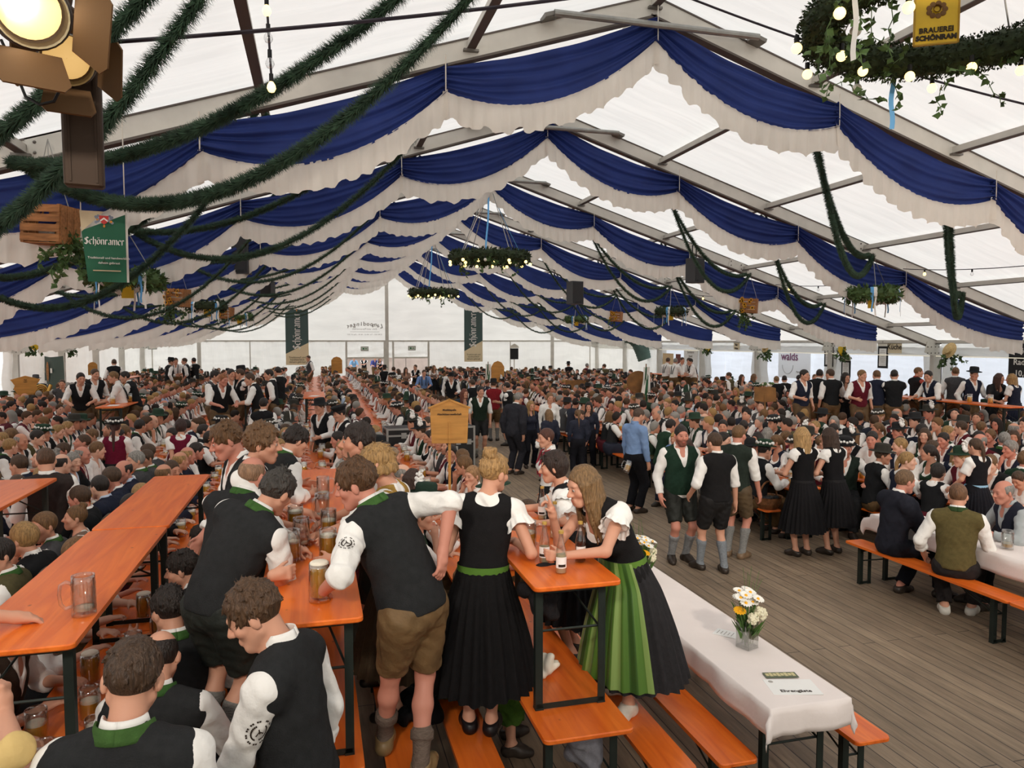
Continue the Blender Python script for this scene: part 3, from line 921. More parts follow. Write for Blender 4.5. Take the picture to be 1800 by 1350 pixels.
def blackletter(txt, M, h):
    mb = MB(); x = 0; n = Vector((.085, .06, 0)); k = 0
    for ch in txt:
        w, st = BL[ch]
        for s in st:
            for p, q in zip(s, s[1:]):
                a = Vector((x + p[0], p[1], 0)); b = Vector((x + q[0], q[1], 0)); k += 1
                z = Vector((0, 0, .0004 * k))
                mb.add([M @ ((v + z * 1) * h if True else v) for v in (a - n, b - n, b + n, a + n)], [(0, 1, 2, 3)])
        x += w + .1
    return mb, x * h
M_bgr = mat('brewery_green', srgb(44, 104, 78), .7, noise=2, amt=.06, transl=.15)
M_bgd = mat('dark_brewery_green', srgb(74, 92, 90), .7, transl=.2)
M_cream = mat('cream_cloth', srgb(226, 208, 172), .8, transl=.2)
M_letter = mat('white_lettering', srgb(240, 238, 232), .7)
M_red = mat('crest_red', srgb(196, 60, 58), .6); M_silv = mat('crest_silver_blue', srgb(134, 142, 158), .6)
def crest(t, c, s):
    b = MB(); sh = [(-.5, .5), (.5, .5), (.5, 0), (.3, -.35), (0, -.55), (-.3, -.35), (-.5, 0)][::-1]
    M = Matrix.Translation(c) @ FACE @ Matrix.Scale(s, 4)
    b.prism(sh, 0, .03, M); b.build('crest_shield', M_red, t)
    b = MB(); b.add([M @ Vector(q) for q in ((-.4, -.05, .05), (0, .28, .05), (.4, -.05, .05), (.4, -.25, .05), (0, .08, .05), (-.4, -.25, .05))], [(0, 1, 4, 5), (1, 2, 3, 4)][:2]); b.build('crest_chevron', M_letter, t)
    b = MB()
    for sx in (-1, 1):
        for i in range(7): b.ball(M @ Vector((sx * (.62 + .25 * math.sin(i * 1.3)), .45 - i * .13, 0)), .17 * s, 7, 5, (1, .2, 1))
    b.build('crest_mantling', M_silv, t)
    b = MB(); b.ball(M @ Vector((-.7, .0, .04)), .12 * s, 6, 4, (1, .3, 1)); b.ball(M @ Vector((.75, -.2, .04)), .16 * s, 6, 4, (1, .3, 1)); b.ball(M @ Vector((0, -.75, 0)), .13 * s, 6, 4, (1, .3, 1.4)); b.build('crest_supporter', mat('crest_ochre', srgb(206, 140, 60), .6), t)
def cords_up(t, loc, w):
    for sx in (-1, 1):
        b = MB(); b.tube([(sx * w * .47, 0, 0), (sx * w * .47, 0, roof(loc[0] - RX) - loc[2] - .05)], .006, 4); b.build('hanging_cord', M_ruff, t)
def banner_v(loc, w, h, label, vertical=True, rz=0.):
    'hanging beer banner with the brewery name'
    t = thing('beer_banner', label, 'banner', loc, rz, 'hanging beer banners')
    cut = .83; cords_up(t, loc, w)
    def cell(u, v): return Vector(((u - .5) * w, .012 * math.sin(u * 5 + v * 3), (v - 1) * h))
    b = MB()
    if vertical:
        b.grid(6, 12, lambda u, v: cell(u, 1 - (1 - v) * (cut - .17 * u))); b.build('green_cloth', M_bgd, t)
        b = MB(); b.grid(6, 3, lambda u, v: cell(u, (1 - (cut - .17 * u)) * v)); b.build('cream_tail', M_cream, t)
        hh = w * .26
        mb, ln = blackletter('Schönramer', Matrix.Identity(4), hh)
        M = Matrix.Translation((w * .14, -.02, -h * .76)) @ FACE @ Matrix.Rotation(R(90), 4, 'Z') @ Matrix.Scale(h * .56 / ln, 4)
        mb.v = [tuple(M @ Vector(v)) for v in mb.v]; mb.build('lettering', M_letter, t)
        crest(t, Vector((0, -.02, -h * .11)), w * .24)
        for i, s in enumerate(('Traditionell und', 'handwerklich', 'daheim gebraut')):
            put_text(t, 'lettering', s, w * .115, M_ink, Matrix.Translation((0, -.03, -h * (.885 + .035 * i))) @ FACE)
    else:
        b.add([(-w / 2 + .03 * w, 0, -h * .28), (w / 2, 0, -h * .02), (w / 2, 0, -h), (-w / 2 + .14 * w, 0, -h)], [(0, 3, 2, 1)]); b.build('green_cloth', M_bgr, t)
        b = MB(); b.add([(-w / 2, -.004, -.0), (w * .02, -.004, -.0), (-w / 2 + .03 * w, -.004, -h * .3)], [(0, 2, 1)]); b.build('cream_corner', M_cream, t)
        b = MB(); b.tube([(w / 2, 0, 0), (w / 2, 0, -h)], .012, 5); b.build('pole', M_alu, t)
        mb, ln = blackletter('Schönramer', Matrix.Identity(4), .2)
        M = Matrix.Translation((-w * .41, -.015, -h * .47)) @ FACE @ Matrix.Scale(w * .86 / ln, 4)
        mb.v = [tuple(M @ Vector(v)) for v in mb.v]; mb.build('lettering', M_letter, t)
        crest(t, Vector((w * .02, -.02, -h * .12)), w * .2)
        for i, s in enumerate(('Traditionell und handwerklich', 'daheim gebraut')):
            put_text(t, 'lettering', s, w * .075, M_letter, Matrix.Translation((w * .1, -.015, -h * (.66 + .07 * i))) @ FACE)
        b = MB(); b.box((.05 * w, -.006, -h * .84), (w * .6, .004, .012)); b.build('underline', M_cream, t)
banner_v(atz(181, 372, 8.15), .455, .77, 'green brewery banner with crest behind the bare wooden crate', False, R(8))
o = atY(521, 526, 46.5); banner_v(o, 1.33, 3.95, 'vertical dark green brewery banner left of the far doorway')
o = atY(832, 527, 46.5); banner_v(o, 1.2, 3.95, 'vertical dark green brewery banner right of the far doorway')

# green coat-of-arms flag tied to the left wall
t = thing('brewery_flag', 'dark green flag with small crest tied to the left wall posts', 'flag', atz(88, 625, 28.8), R(-52))
b = MB(); b.grid(10, 8, lambda u, v: Vector(((u - .5) * 2.2, .05 * math.sin(u * 7 + v * 2), -v * 1.75 - .06 * math.sin(u * 3.14)))); b.build('green_cloth', mat('faded_dark_green', srgb(74, 88, 82), .75, transl=.15), t)
b = MB(); b.ball((-.05, -.09, -.62), .16, 8, 8, (.8, .1, 2.4)); b.build('crest', M_crate, t)
for q in (-.38, .3):
    b = MB(); b.box((q, -.09, -.58), (.14, .02, .18)); b.build('patch', M_letter, t)
mb, ln = blackletter('Schönramer', Matrix.Translation((-.7, -.09, -1.5)) @ FACE, .2); mb.build('lettering', M_letter, t)

# printed name of the tent hire firm, seen mirrored through the far gable
t = thing('mirrored_lettering', 'grey mirrored lettering showing through the far gable cloth', 'lettering', atY(641, 572, Y1 - .15))
M_gy = mat('grey_print', srgb(172, 168, 162), .8)
for i, ch in enumerate('Lampodinger'):
    f = (i - 5) / 5; q = put_text(t, 'letter', ch, .37, M_gy, Matrix.Translation((-f * 1.08, 0, .10 - .16 * f * f)) @ Matrix.Rotation(f * .3, 4, 'Y') @ FACE, .01, mirror=True)
put_text(t, 'lettering', 'Zelt- und Planenverleih', .17, M_gy, Matrix.Translation((0, 0, -.24)) @ FACE, mirror=True)
b = MB(); b.box((0, 0, -.42), (1.9, .01, .02)); b.build('underline', M_gy, t)
put_text(t, 'lettering', 'D-83 365 - Tel. 08 62 - 86 81 - Fax 47 263', .13, M_gy, Matrix.Translation((0, 0, -.6)) @ FACE, mirror=True)

# loudspeakers and moving lights
def hung_speaker(loc, w, h, rz, label):
    t = thing('hung_loudspeaker', label, 'loudspeaker', loc, rz, 'black loudspeakers under the roof')
    b = MB(); b.prism([(-w / 2, -w * .45), (w / 2, -w * .45), (w * .36, w * .4), (-w * .36, w * .4)], -h / 2, h / 2, bevel=.01); b.build('cabinet', mat('speaker_grey', srgb(64, 64, 66), .6), t)
    b = MB(); b.box((0, -w * .46, 0), (w * .88, .012, h * .92)); b.build('grille', mat('speaker_grille', srgb(48, 48, 50), .8, bump=.5, bscale=200), t)
    b = MB(); b.box((0, -w * .46 - .01, -h * .42), (w * .5, .01, h * .07)); b.build('port', M_black, t)
    b = MB(); b.tube([(-w * .2, 0, h / 2), (-w * .2, 0, h / 2 + .35), (w * .2, 0, h / 2 + .35), (w * .2, 0, h / 2)], .018, 5); b.build('bracket', M_black, t)
hung_speaker(atz(1220, 476, 20), .42, .66, R(25), 'dark loudspeaker hanging on the right below the second garland pair')
hung_speaker(atz(427, 450, 18.5), .42, .92, R(-20), 'dark loudspeaker column hanging among the left garlands')
hung_speaker(atz(472, 503, 24), .4, .7, R(-30), 'dark loudspeaker hanging behind the left garland bundle')
hung_speaker(atz(1009, 515, 26), .5, .8, R(20), 'black box spotlight hanging above the crowd right of the middle')

# stage lamps in the upper left corner
M_lampb = mat('lamp_brown_black', srgb(62, 46, 34), .55, .3)
M_door = mat('barn_door_metal', srgb(108, 80, 52), .5, .4)
def stage_lamp(loc, label, rad, lit, aim):
    t = thing('stage_lamp', label, 'spotlight', loc, 0, 'stage lamps on the front truss')
    q = Vector(aim).to_track_quat('Z', 'Y'); t.rotation_euler = q.to_euler()
    b = MB(); b.lathe([(rad * .9, -.42), (rad * 1.25, -.38), (rad * 1.3, -.02), (rad * 1.22, 0), (rad * 1.12, 0), (rad * 1.08, -.05), (rad, -.06)], 28); b.build('housing', M_lampb, t, smooth=False)
    b = MB(); b.lathe([(rad, -.06), (rad * .8, -.045), (rad * .45, -.035), (.001, -.03)], 28)
    b.build('lens', mat('glowing_lens' if lit else 'dim_lens', (1, .8, .45), .2, emit=(1, .74, .32) if lit else (1, .6, .2), estr=1.5 if lit else .9), t, smooth=True)
    if lit: b = MB(); b.ball((-rad * .35, .02, -.02), rad * .42, 14, 8, (1, 1.2, .4)); b.build('lens_hot_spot', mat('hot_spot_glow', (1, .95, .8), emit=(1, .93, .75), estr=25), t, smooth=True)  # glowing ball added on the lens to imitate its hot spot
    b = MB(); b.lathe([(rad * 1.12, .0), (rad * 1.16, .015), (rad * 1.2, .0)], 28); b.build('retaining_ring', M_steel, t)
    for i in range(4):
        M3 = Matrix.Rotation(i * math.pi / 2, 4, 'Z')
        w1, w2, l = rad * .95, rad * (1.35 if i % 2 else 1.15), rad * 1.5
        b = MB(); c = math.sin(R(38)); s_ = math.cos(R(38))
        pl = [(-w1, 0), (w1, 0), (w2, l * .8), (w2 * .8, l), (-w2 * .8, l), (-w2, l * .8)]
        vs = [M3 @ Vector((x, rad * 1.25 + y * c, .02 + y * s_)) for x, y in pl]; vs2 = [v + (M3 @ Vector((0, .006, -.004))) for v in vs]
        n = len(pl); b.add(vs + vs2, [tuple(range(n)), tuple(range(2 * n - 1, n - 1, -1))] + [(j, n + j, n + (j + 1) % n, (j + 1) % n) for j in range(n)]); b.build('barn_door', M_door, t)
    b = MB(); b.tube([(-rad * 1.35, 0, -.2), (-rad * 1.5, rad * 1.2, -.2), (0, rad * 2.2, -.2), (rad * 1.5, rad * 1.2, -.2), (rad * 1.35, 0, -.2)], .014, 6); b.build('yoke', M_lampb, t)
    if lit:
        ld = bpy.data.lights.new('stage_spot', 'SPOT'); ld.energy = 60; ld.color = (1, .8, .5); ld.spot_size = R(80); ld.spot_blend = .7; ld.shadow_soft_size = rad
        lo = link('stage_spot', ld, t, (0, 0, .03)); lo.rotation_euler = (R(180), 0, 0)
    return t
stage_lamp(atz(55, 22, 2.7), 'bright warm stage lamp in the upper left corner', .105, True, (.35, -.75, -.45))
stage_lamp(atz(118, 105, 3.0), 'dimmer warm stage lamp below the bright one, upper left', .085, False, (.25, -.8, -.42))
b = MB(); b.prism(rrect(.155, .14, .02, 3), -.42, .2, bevel=.01)
for q in (-.05, .05): b.box((q, -.071, -.12), (.008, .01, .56))
tag(b.build('lamp_stand_column', M_lampb, loc=atz(143, 155, 3.2), rot=(R(6), 0, R(12))), 'dark upright column carrying the upper left stage lamps', 'column')
b = MB(); pts = [atz(x, y, 2.9) for x, y in ((2, 70), (15, 98), (34, 118), (33, 140), (45, 170), (70, 184), (95, 178), (104, 160), (102, 140))]
b.tube(pts, .006, 6); tag(b.build('lamp_cable', M_black), 'thin black cable looping below the upper left stage lamps', 'cable')
tr_ = MB(); P0 = atz(-190, -120, 3.1); tr_.tube([P0 + Vector((-2, 0, .02)), P0 + Vector((6, -1.6, .02))], .025, 8); tag(tr_.build('truss_pipe', M_gate), kind='structure')

# bulb strings under the roof
M_wire = mat('black_wire', srgb(40, 34, 44), .6)
def string(a, b, sag, nb, label, lit=True):
    t = thing('string_light', label, 'string lights', a, 0, 'bulb strings under the roof')
    pts = [p - Vector(a) for p in catenary(a, b, sag, 24)]
    w = MB(); w.tube(pts, .009, 4); w.build('wire', M_wire, t)
    for i in range(nb):
        f = (i + .5) / nb * 24; k = int(f); p = pts[k].lerp(pts[k + 1], f - k)
        s_ = MB(); s_.tube([p, p - Vector((0, 0, .06))], .018, 6); s_ = s_.build('socket', M_black, t)
        q = MB(); q.lathe([(.012, -.055), (.03, -.085), (.034, -.11), (.022, -.135), (.002, -.142)], 8, p); q.build('bulb', glass('bulb_glass') if i % 3 else M_bulb, s_, smooth=True)
for k in range(0, 5):
    for s, sd in ((-1, 'left'), (1, 'right')):
        string((RX + s * 9.2, FY(k) + .15, roof(9.2) - .32), (RX + s * 8.8, FY(k + 1) - .15, roof(8.8) - .3), .12, 4, 'bulb string on the %s slope reaching the %s frame' % (sd, ORD[k]))
string(atz(467, -30, 5.6), atz(478, 150, 5.7), .02, 4, 'short bulb string hanging down beside the upper left purlin')
b = MB(); b.tube(catenary(atz(-60, 90, 5.0), atz(1085, -14, 6.4), .05, 20), .016, 5); tag(b.build('tension_cable', M_wire), 'thin cable stretched across the roof at the upper left', 'cable')
b = MB(); b.tube(catenary(atz(1195, -10, 8.3), atz(1830, 190, 8.2), .08, 20), .013, 5); tag(b.build('tension_cable', M_wire), 'thin cable stretched behind the large wreath chandelier', 'cable')
# ------------------------------------------------------------------ mugs, bottles, flowers, papers
M_glass = glass('clear_glass', (.97, .98, .97))
M_beer = mat('golden_beer', srgb(252, 194, 66), .12, spec=.5, noise=9, amt=.15, transl=.4)
M_foam = mat('beer_foam', srgb(240, 232, 214), .9, noise=60, amt=.06)
M_amber = mat('amber_beer', srgb(190, 112, 16), .15, spec=.5, transl=.4)
def mug_parts(fill=.6, foam=.02, ghost=False):
    t = thing('beer_mug', 'x', 'mug')
    b = MB(); n = 24
    def wob(an, i):
        return 1 + .02 * math.cos(an * 9 + (i % 2) * math.pi) * (1 if 2 < i < 11 else 0)
    prof = [(.05, 0), (.056, .004), (.056, .016), (.054, .022)] + [(.0545 + .001 * (i % 2), .022 + i * .0195) for i in range(1, 8)] + [(.0535, .17), (.053, .2), (.0505, .2), (.05, .18), (.049, .03), (.001, .026)]
    b.lathe(prof, n, wob=wob)
    b.build('glass_body', M_glass, t, smooth=True)
    h = MB(); h.tube([(.052, 0, .165), (.075, 0, .178), (.098, 0, .165), (.104, 0, .12), (.098, 0, .07), (.08, 0, .045), (.052, 0, .05)], .0085, 8); h.build('handle', M_glass, t, smooth=True)
    z = .03 + .16 * fill
    if fill > .02:
        q = MB(); q.lathe([(.001, .028), (.047, .03), (.0478, z), (.001, z)], 20); q.build('beer', M_beer, t, smooth=False)
        if foam: q = MB(); q.lathe([(.0478, z), (.0482, z + foam * .8), (.04, z + foam), (.001, z + foam * .9)], 20); q.build('foam', M_foam, t, smooth=True)
    else:
        q = MB(); q.lathe([(.047, .0285), (.0475, .042), (.03, .038), (.001, .036)], 16); q.build('foam', M_foam, t, smooth=True)
    return t
bpy.context.view_layer.update()
MUGS = [mug_parts(*a) for a in ((.55, .014), (.95, .03), (.2, .008), (.0, 0), (.75, .018))]
for q in MUGS: KIDS[q.name] = [o for o in COL.objects if o.parent == q]
_mu = {}
def mug(kind, loc, rz, label, group=None, tilt=None):
    pr = MUGS[kind]; c = place(pr, not _mu.get(kind), loc, R(rz), label, group); _mu[kind] = 1
    if tilt: c.rotation_euler = (R(tilt[0]), R(tilt[1]), R(rz))
    return c
fm = MB(); fm.lathe([(.05, 0), (.056, .01), (.055, .1), (.054, .2), (.05, .2)], 10, m=0); fm.lathe([(.001, .02), (.05, .02), (.05, .13), (.001, .13)], 10, m=1); fm.lathe([(.05, .13), (.05, .15), (.001, .15)], 10, m=2)
fm.tube([(.052, 0, .165), (.095, 0, .16), (.1, 0, .08), (.052, 0, .05)], .008, 4, m=0)
FARMUG = fm.build('beer_mug', [M_glass, M_beer, M_foam], smooth=True)
MG = 'beer mugs on the raised tables'
mug(3, at(148, 1080, 1.54), 200, 'empty clear glass mug standing alone on the long bare table')
_heart = mug(1, at(562, 1056, 1.54), 80, 'full beer mug with pale heart emblem at the front table corner', MG)
mug(2, at(568, 878, 1.54), 20, 'nearly empty mug standing alone in the middle of the table', MG)
mug(0, at(513, 987, 1.54), 150, 'half-full mug held by the man bending over the table', MG)
for i, (x, y, k, l) in enumerate(((499, 905, 3, 'empty mug beside the grey-haired man, behind his head'), (520, 938, 4, 'mug behind the bending man\'s own mug'), (566, 912, 3, 'empty mug by the leaning man\'s chin'),
        (578, 945, 0, 'mug in front of the leaning man\'s shoulder, upper one'), (577, 985, 4, 'mug beside the leaning man\'s white sleeve'), (530, 962, 3, 'empty mug second behind the bending man\'s own mug'),
        (497, 872, 0, 'mug between the curly-haired man and the bald man'))):
    mug(k, at(x, y, 1.54), 40 * i + 150, l, MG)
mug(0, at(928, 968, 1.54), -20, 'half-full mug between the two women on the raised table', MG)
hb = MB(); hb.ball((0, 0, 0), .014, 8, 6, (1, .15, 1)); e = hb.build('heart_emblem', mat('pale_blue_print', srgb(190, 190, 220), .6), _heart, (-.03, -.05, .1))
e.rotation_euler = (0, 0, R(-35))

M_paper = mat('white_paper', srgb(240, 240, 238), .8); M_gold = mat('gold_cap', srgb(206, 170, 90), .4, .4)
M_cola = mat('dark_cola', srgb(58, 22, 16), .2, transl=.15); M_lemon = mat('clear_soda', srgb(232, 226, 196), .2, transl=.6)
def bottle(loc, liquid, lev, rz, label):
    t = thing('soda_bottle', label, 'bottle', loc, R(rz), 'soda bottles on the raised table')
    pr = [(.028, 0), (.032, .004), (.032, .11), (.030, .135), (.018, .185), (.0135, .215), (.013, .238), (.0145, .24), (.0145, .25), (.011, .25), (.011, .22), (.001, .03)]
    b = MB(); b.lathe(pr[:10], 18); b.build('glass_body', M_glass, t, smooth=True)
    q = MB(); q.lathe([(.001, .005), (.0295, .006), (.0295, min(lev, .11)), (.027 if lev > .13 else .0295, lev), (.001, lev)], 16); q.build('drink', liquid, t)
    c = MB(); c.lathe([(.0155, .236), (.0155, .251), (.012, .254), (.001, .254)], 14); c.build('cap', M_gold, t)
    l = MB(); l.grid(12, 1, lambda u, v: Vector((.0326 * math.cos(u * 3.6), .0326 * math.sin(u * 3.6), .035 + .065 * v))); l.build('paper_label', M_paper, t, smooth=True)
    l = MB(); l.grid(8, 1, lambda u, v: Vector((.0331 * math.cos(.6 + u * 1.4), .0331 * math.sin(.6 + u * 1.4), .042 + .016 * v))); l.build('printed_strip', M_ink, t)
bottle(at(957, 988, 1.54), M_lemon, .10, 150, 'clear soda bottle with white label, left of the front two')
bottle(at(986, 1007, 1.54), M_lemon, .115, 190, 'clear soda bottle standing nearest the front table edge')
bottle(at(1020, 987, 1.54), M_cola, .12, 200, 'bottle of dark cola with white label')
bottle(at(975, 945, 1.54), M_lemon, .05, 210, 'clear bottle held by the pointing woman')
bottle(at(953, 912, 1.54), M_lemon, .03, 170, 'farthest clear bottle beside the half-full mug')

M_pet = mat('white_petals', srgb(242, 240, 232), .8); M_petc = mat('cream_petals', srgb(232, 226, 198), .8); M_stem = mat('flower_stem', srgb(78, 110, 52), .7)
def vase(loc, rz, label, seed):
    rnd = random.Random(seed); t = thing('flower_vase', label, 'vase', loc, R(rz), 'flower vases on the white cloth'); t.scale = (1.28,) * 3
    b = MB(); w = .04
    for q in ((-w, 0, .006, 2 * w), (w, 0, .006, 2 * w), (0, -w, 2 * w, .006), (0, w, 2 * w, .006)): b.box((q[0], q[1], .075), (q[2], q[3], .15))
    b.box((0, 0, .008), (2 * w, 2 * w, .016)); b.build('glass_jar', M_glass, t)
    heads = [(-.0, 0, .30, 'd'), (.03, .03, .31, 'd'), (-.04, .03, .30, 'd'), (.0, -.03, .285, 'd'), (.02, .0, .33, 'd'), (-.03, -.01, .325, 'd'), (.05, -.01, .29, 'd'), (-.055, -.03, .29, 'd'), (.045, .04, .33, 'd'), (-.01, .05, .33, 'd'), (.02, -.05, .305, 'd'), (-.06, .0, .315, 'd'), (.03, -.05, .22, 'c'), (.07, -.03, .185, 'c'), (.11, -.01, .18, 'c'), (-.02, -.05, .19, 'c'),
             (-.08, -.01, .24, 'y'), (.09, .02, .27, 'y'), (.11, .02, .265, 'y')]
    for hx, hy, hz, k in heads:
        base = Vector((rnd.uniform(-.025, .025), rnd.uniform(-.025, .025), .02)); top = Vector((hx, hy, hz * .88 + .01))
        s = MB(); s.tube([base, base.lerp(top, .5) + Vector((0, 0, .03)), top], .003, 4); s = s.build('stem', M_stem, t)
        f = MB()
        if k == 'c':
            f.ball((0, 0, 0), .026, 9, 7)
            for i in range(40): f.ball(rdir(rnd) * .026, .008, 5, 4)
            f.build('blossom', M_petc, s, top, smooth=True)
        else:
            d = Vector((hx * 3, hy * 3 - .3, 1)).normalized(); x = d.orthogonal().normalized(); y = d.cross(x)
            for i in range(14):
                an = i * .449; q = x * math.cos(an) + y * math.sin(an); w_ = d.cross(q)
                f.add([q * .008 + w_ * .004, q * .028 + w_ * .007 + d * .006, q * .036 + d * .004, q * .028 - w_ * .007 + d * .006, q * .008 - w_ * .004], [(0, 1, 2, 3, 4)], 0)
            f.ball((0, 0, 0), .009, 7, 5, m=1); f.build('blossom', [M_pet if k == 'd' else M_sun, M_sun], s, top)
    g = MB()
    for i in range(34):
        an = rnd.uniform(0, 6.283); p = Vector((.02 * math.cos(an), .02 * math.sin(an), rnd.uniform(.02, .16))); leaf(g, p, Vector((math.cos(an) * .7, math.sin(an) * .7, 1)), rdir(rnd), rnd.uniform(.07, .14), .025)
    for i in range(10):
        p = Vector((.05, .03, .2)) + rdir(rnd) * .03; g.tube([p, p + Vector((rnd.uniform(0, .12), rnd.uniform(0, .05), rnd.uniform(.08, .22)))], .0012, 3)
    g.build('leaf_bunch', M_stem, t)
vase(at(1313, 1138, .778), 20, 'glass jar of white and yellow flowers nearest on the cloth', 4)
vase(at(1133, 1022, .778), 60, 'glass jar of white and yellow flowers behind the green apron skirt', 9)
def sheet(loc, rz, w, d, label, m=None):
    t = thing('paper_sheet', label, 'paper', loc, R(rz)); b = MB(); b.box((0, 0, .002), (w, d, .002)); b.build('sheet', m or M_paper, t); return t
FLAT = Matrix.Identity(4)
t = sheet(at(1393, 1208, .779), -14, .30, .20, 'white paper sheet lettered Ehrengäste at the cloth end')
put_text(t, 'lettering', 'Ehrengäste', .043, M_ink, Matrix.Translation((0, -.055, .0035)), .0012, .0004)
b = MB(); b.ball((-.11, .07, .0035), .016, 8, 4, (1, 1, .05)); b.build('round_stamp', M_gy, t)
t = sheet(at(1372, 1187, .785), -12, .21, .075, 'folded beer menu with picture strips lying on the paper sheet', mat('menu_grey_green', srgb(96, 104, 84), .6))
b = MB()
for i in range(8): b.box((-.085 + .024 * i, .004, .0035), (.02, .045 if i % 2 else .034, .002))
b.build('picture_strip', mat('menu_cream', srgb(206, 196, 150), .6), t)
t = sheet(at(1277, 1114, .779), 40, .12, .17, 'small white menu card left of the near flower jar')
for i in range(5):
    b = MB(); b.box((0, .06 - .026 * i, .0035), (.07 - .02 * (i % 2), .005, .001)); b.build('text_line', M_gy, t)
for x, y, l in ((1405, 854, 'white paper sheet on the orange table behind the two black dresses'), (205, 714, 'white paper strip on the high table of the four cheerful men'), (1600, 852, 'white napkin lying on the orange table right of the black dresses')):
    pass
# napkin, hanging jackets
def blob(name, prims, m, color, loc, label, cat, wr=.012, vox=.01, off=0.):
    o = link(name, net_mesh(name, surface(prims, vox, off, None, wr, 3), m), None, loc, color=color); return tag(o, label, cat)
EOF_MARK = 0
# ------------------------------------------------------------------ people: a distance field per garment, surfaced with nets
def V(*a): return np.array(a, dtype=np.float32)
def rot3(p=0., r=0., y=0.):
    'pitch forward, roll to the right, yaw to the left (degrees)'
    return np.array(Matrix.Rotation(R(y), 3, 'Z') @ Matrix.Rotation(R(r), 3, 'Y') @ Matrix.Rotation(R(-p), 3, 'X'), dtype=np.float32)
def cone(a, b, ra, rb=None, k=.03, fr=None, sy=1., clip=None, sub=False):
    return dict(t='c', a=np.asarray(a, np.float32), b=np.asarray(b, np.float32), ra=ra, rb=ra if rb is None else rb, k=k, fr=fr, sy=sy, clip=clip, sub=sub)
def ell(c, r, fr=None, k=.03, clip=None, sub=False):
    return dict(t='e', a=np.asarray(c, np.float32), r=np.asarray(r, np.float32), fr=np.eye(3, dtype=np.float32) if fr is None else fr, k=k, clip=clip, sub=sub)
def surface(prims, vox, off=0., clip=None, wrinkle=0., seed=0):
    'closed surface around the smooth union of the primitives'
    lo = np.full(3, 1e9); hi = -lo
    for p in prims:
        if p['sub']: continue
        if p['t'] == 'c':
            r = max(p['ra'], p['rb']) + off
            lo = np.minimum(lo, np.minimum(p['a'], p['b']) - r); hi = np.maximum(hi, np.maximum(p['a'], p['b']) + r)
        else:
            r = p['r'].max() + off; lo = np.minimum(lo, p['a'] - r); hi = np.maximum(hi, p['a'] + r)
    lo -= 3 * vox; hi += 3 * vox
    n = np.maximum(((hi - lo) / vox).astype(int) + 1, 4)
    ax = [(lo[i] + vox * np.arange(n[i])).astype(np.float32) for i in range(3)]
    D = np.full(n, .12, np.float32)
    for p in prims:
        k = p['k']; off_ = off; off = 0. if p['sub'] else off_; mg = max(k, 2 * vox) + vox + off
        if p['t'] == 'c':
            r = max(p['ra'], p['rb']) + mg; l, h = np.minimum(p['a'], p['b']) - r, np.maximum(p['a'], p['b']) + r
        else:
            r = p['r'].max() + mg; l, h = p['a'] - r, p['a'] + r
        i0 = np.clip(((l - lo) / vox).astype(int), 0, n); i1 = np.clip(((h - lo) / vox).astype(int) + 2, 0, n)
        if (i1 <= i0).any():
            off = off_; continue
        X = ax[0][i0[0]:i1[0], None, None]; Y = ax[1][None, i0[1]:i1[1], None]; Z = ax[2][None, None, i0[2]:i1[2]]
        x, y, z = X - p['a'][0], Y - p['a'][1], Z - p['a'][2]
        if p['t'] == 'e' or p['fr'] is not None:
            f = p['fr']; x, y, z = (x * f[0, 0] + y * f[1, 0] + z * f[2, 0], x * f[0, 1] + y * f[1, 1] + z * f[2, 1], x * f[0, 2] + y * f[1, 2] + z * f[2, 2])
        if p['t'] == 'e':
            r = p['r'] + off
            x, y, z = x / r[0], y / r[1], z / r[2]
            k0 = np.sqrt(x * x + y * y + z * z) + 1e-6
            k1 = np.sqrt((x / r[0]) ** 2 + (y / r[1]) ** 2 + (z / r[2]) ** 2) + 1e-6
            d = k0 * (k0 - 1) / k1
        else:
            ba = p['b'] - p['a']
            if p['fr'] is not None: ba = p['fr'].T @ ba
            sy = p['sy']
            y = y * sy; by = ba[1] * sy
            L = ba[0] ** 2 + by ** 2 + ba[2] ** 2 + 1e-9
            t = np.clip((x * ba[0] + y * by + z * ba[2]) / L, 0, 1)
            d = np.sqrt((x - t * ba[0]) ** 2 + (y - t * by) ** 2 + (z - t * ba[2]) ** 2) - (p['ra'] + off * (1 if sy == 1 else .5 + .5 * sy) + (p['rb'] - p['ra']) * t)
        off = off_
        if p['clip'] is not None:
            for q, nn in (p['clip'] if isinstance(p['clip'], list) else [p['clip']]):
                d = np.maximum(d, (X - q[0]) * nn[0] + (Y - q[1]) * nn[1] + (Z - q[2]) * nn[2])
        sl = (slice(i0[0], i1[0]), slice(i0[1], i1[1]), slice(i0[2], i1[2]))
        e = D[sl]
        if p['sub']:
            h_ = np.maximum(k - np.abs(-d - e), 0) / k; D[sl] = np.maximum(-d, e) + h_ * h_ * k * .25
        else:
            h_ = np.maximum(k - np.abs(d - e), 0) / k; D[sl] = np.minimum(d, e) - h_ * h_ * k * .25
    X = ax[0][:, None, None]; Y = ax[1][None, :, None]; Z = ax[2][None, None, :]
    if wrinkle:
        w1 = np.sin(X * 31 + Y * 17 + seed) ; w2 = np.sin(Y * 27 - X * 9 + seed * 2)
        D = D + wrinkle * np.sin(Z * 38 + 2.2 * w1 + 1.7 * w2 + X * 12) + wrinkle * .6 * np.sin(Z * 71 + X * 43 - Y * 37 + 1.5 * w1)
    if clip is not None: D = np.maximum(D, clip(X, Y, Z))
    return nets(D.astype(np.float32), lo, vox)
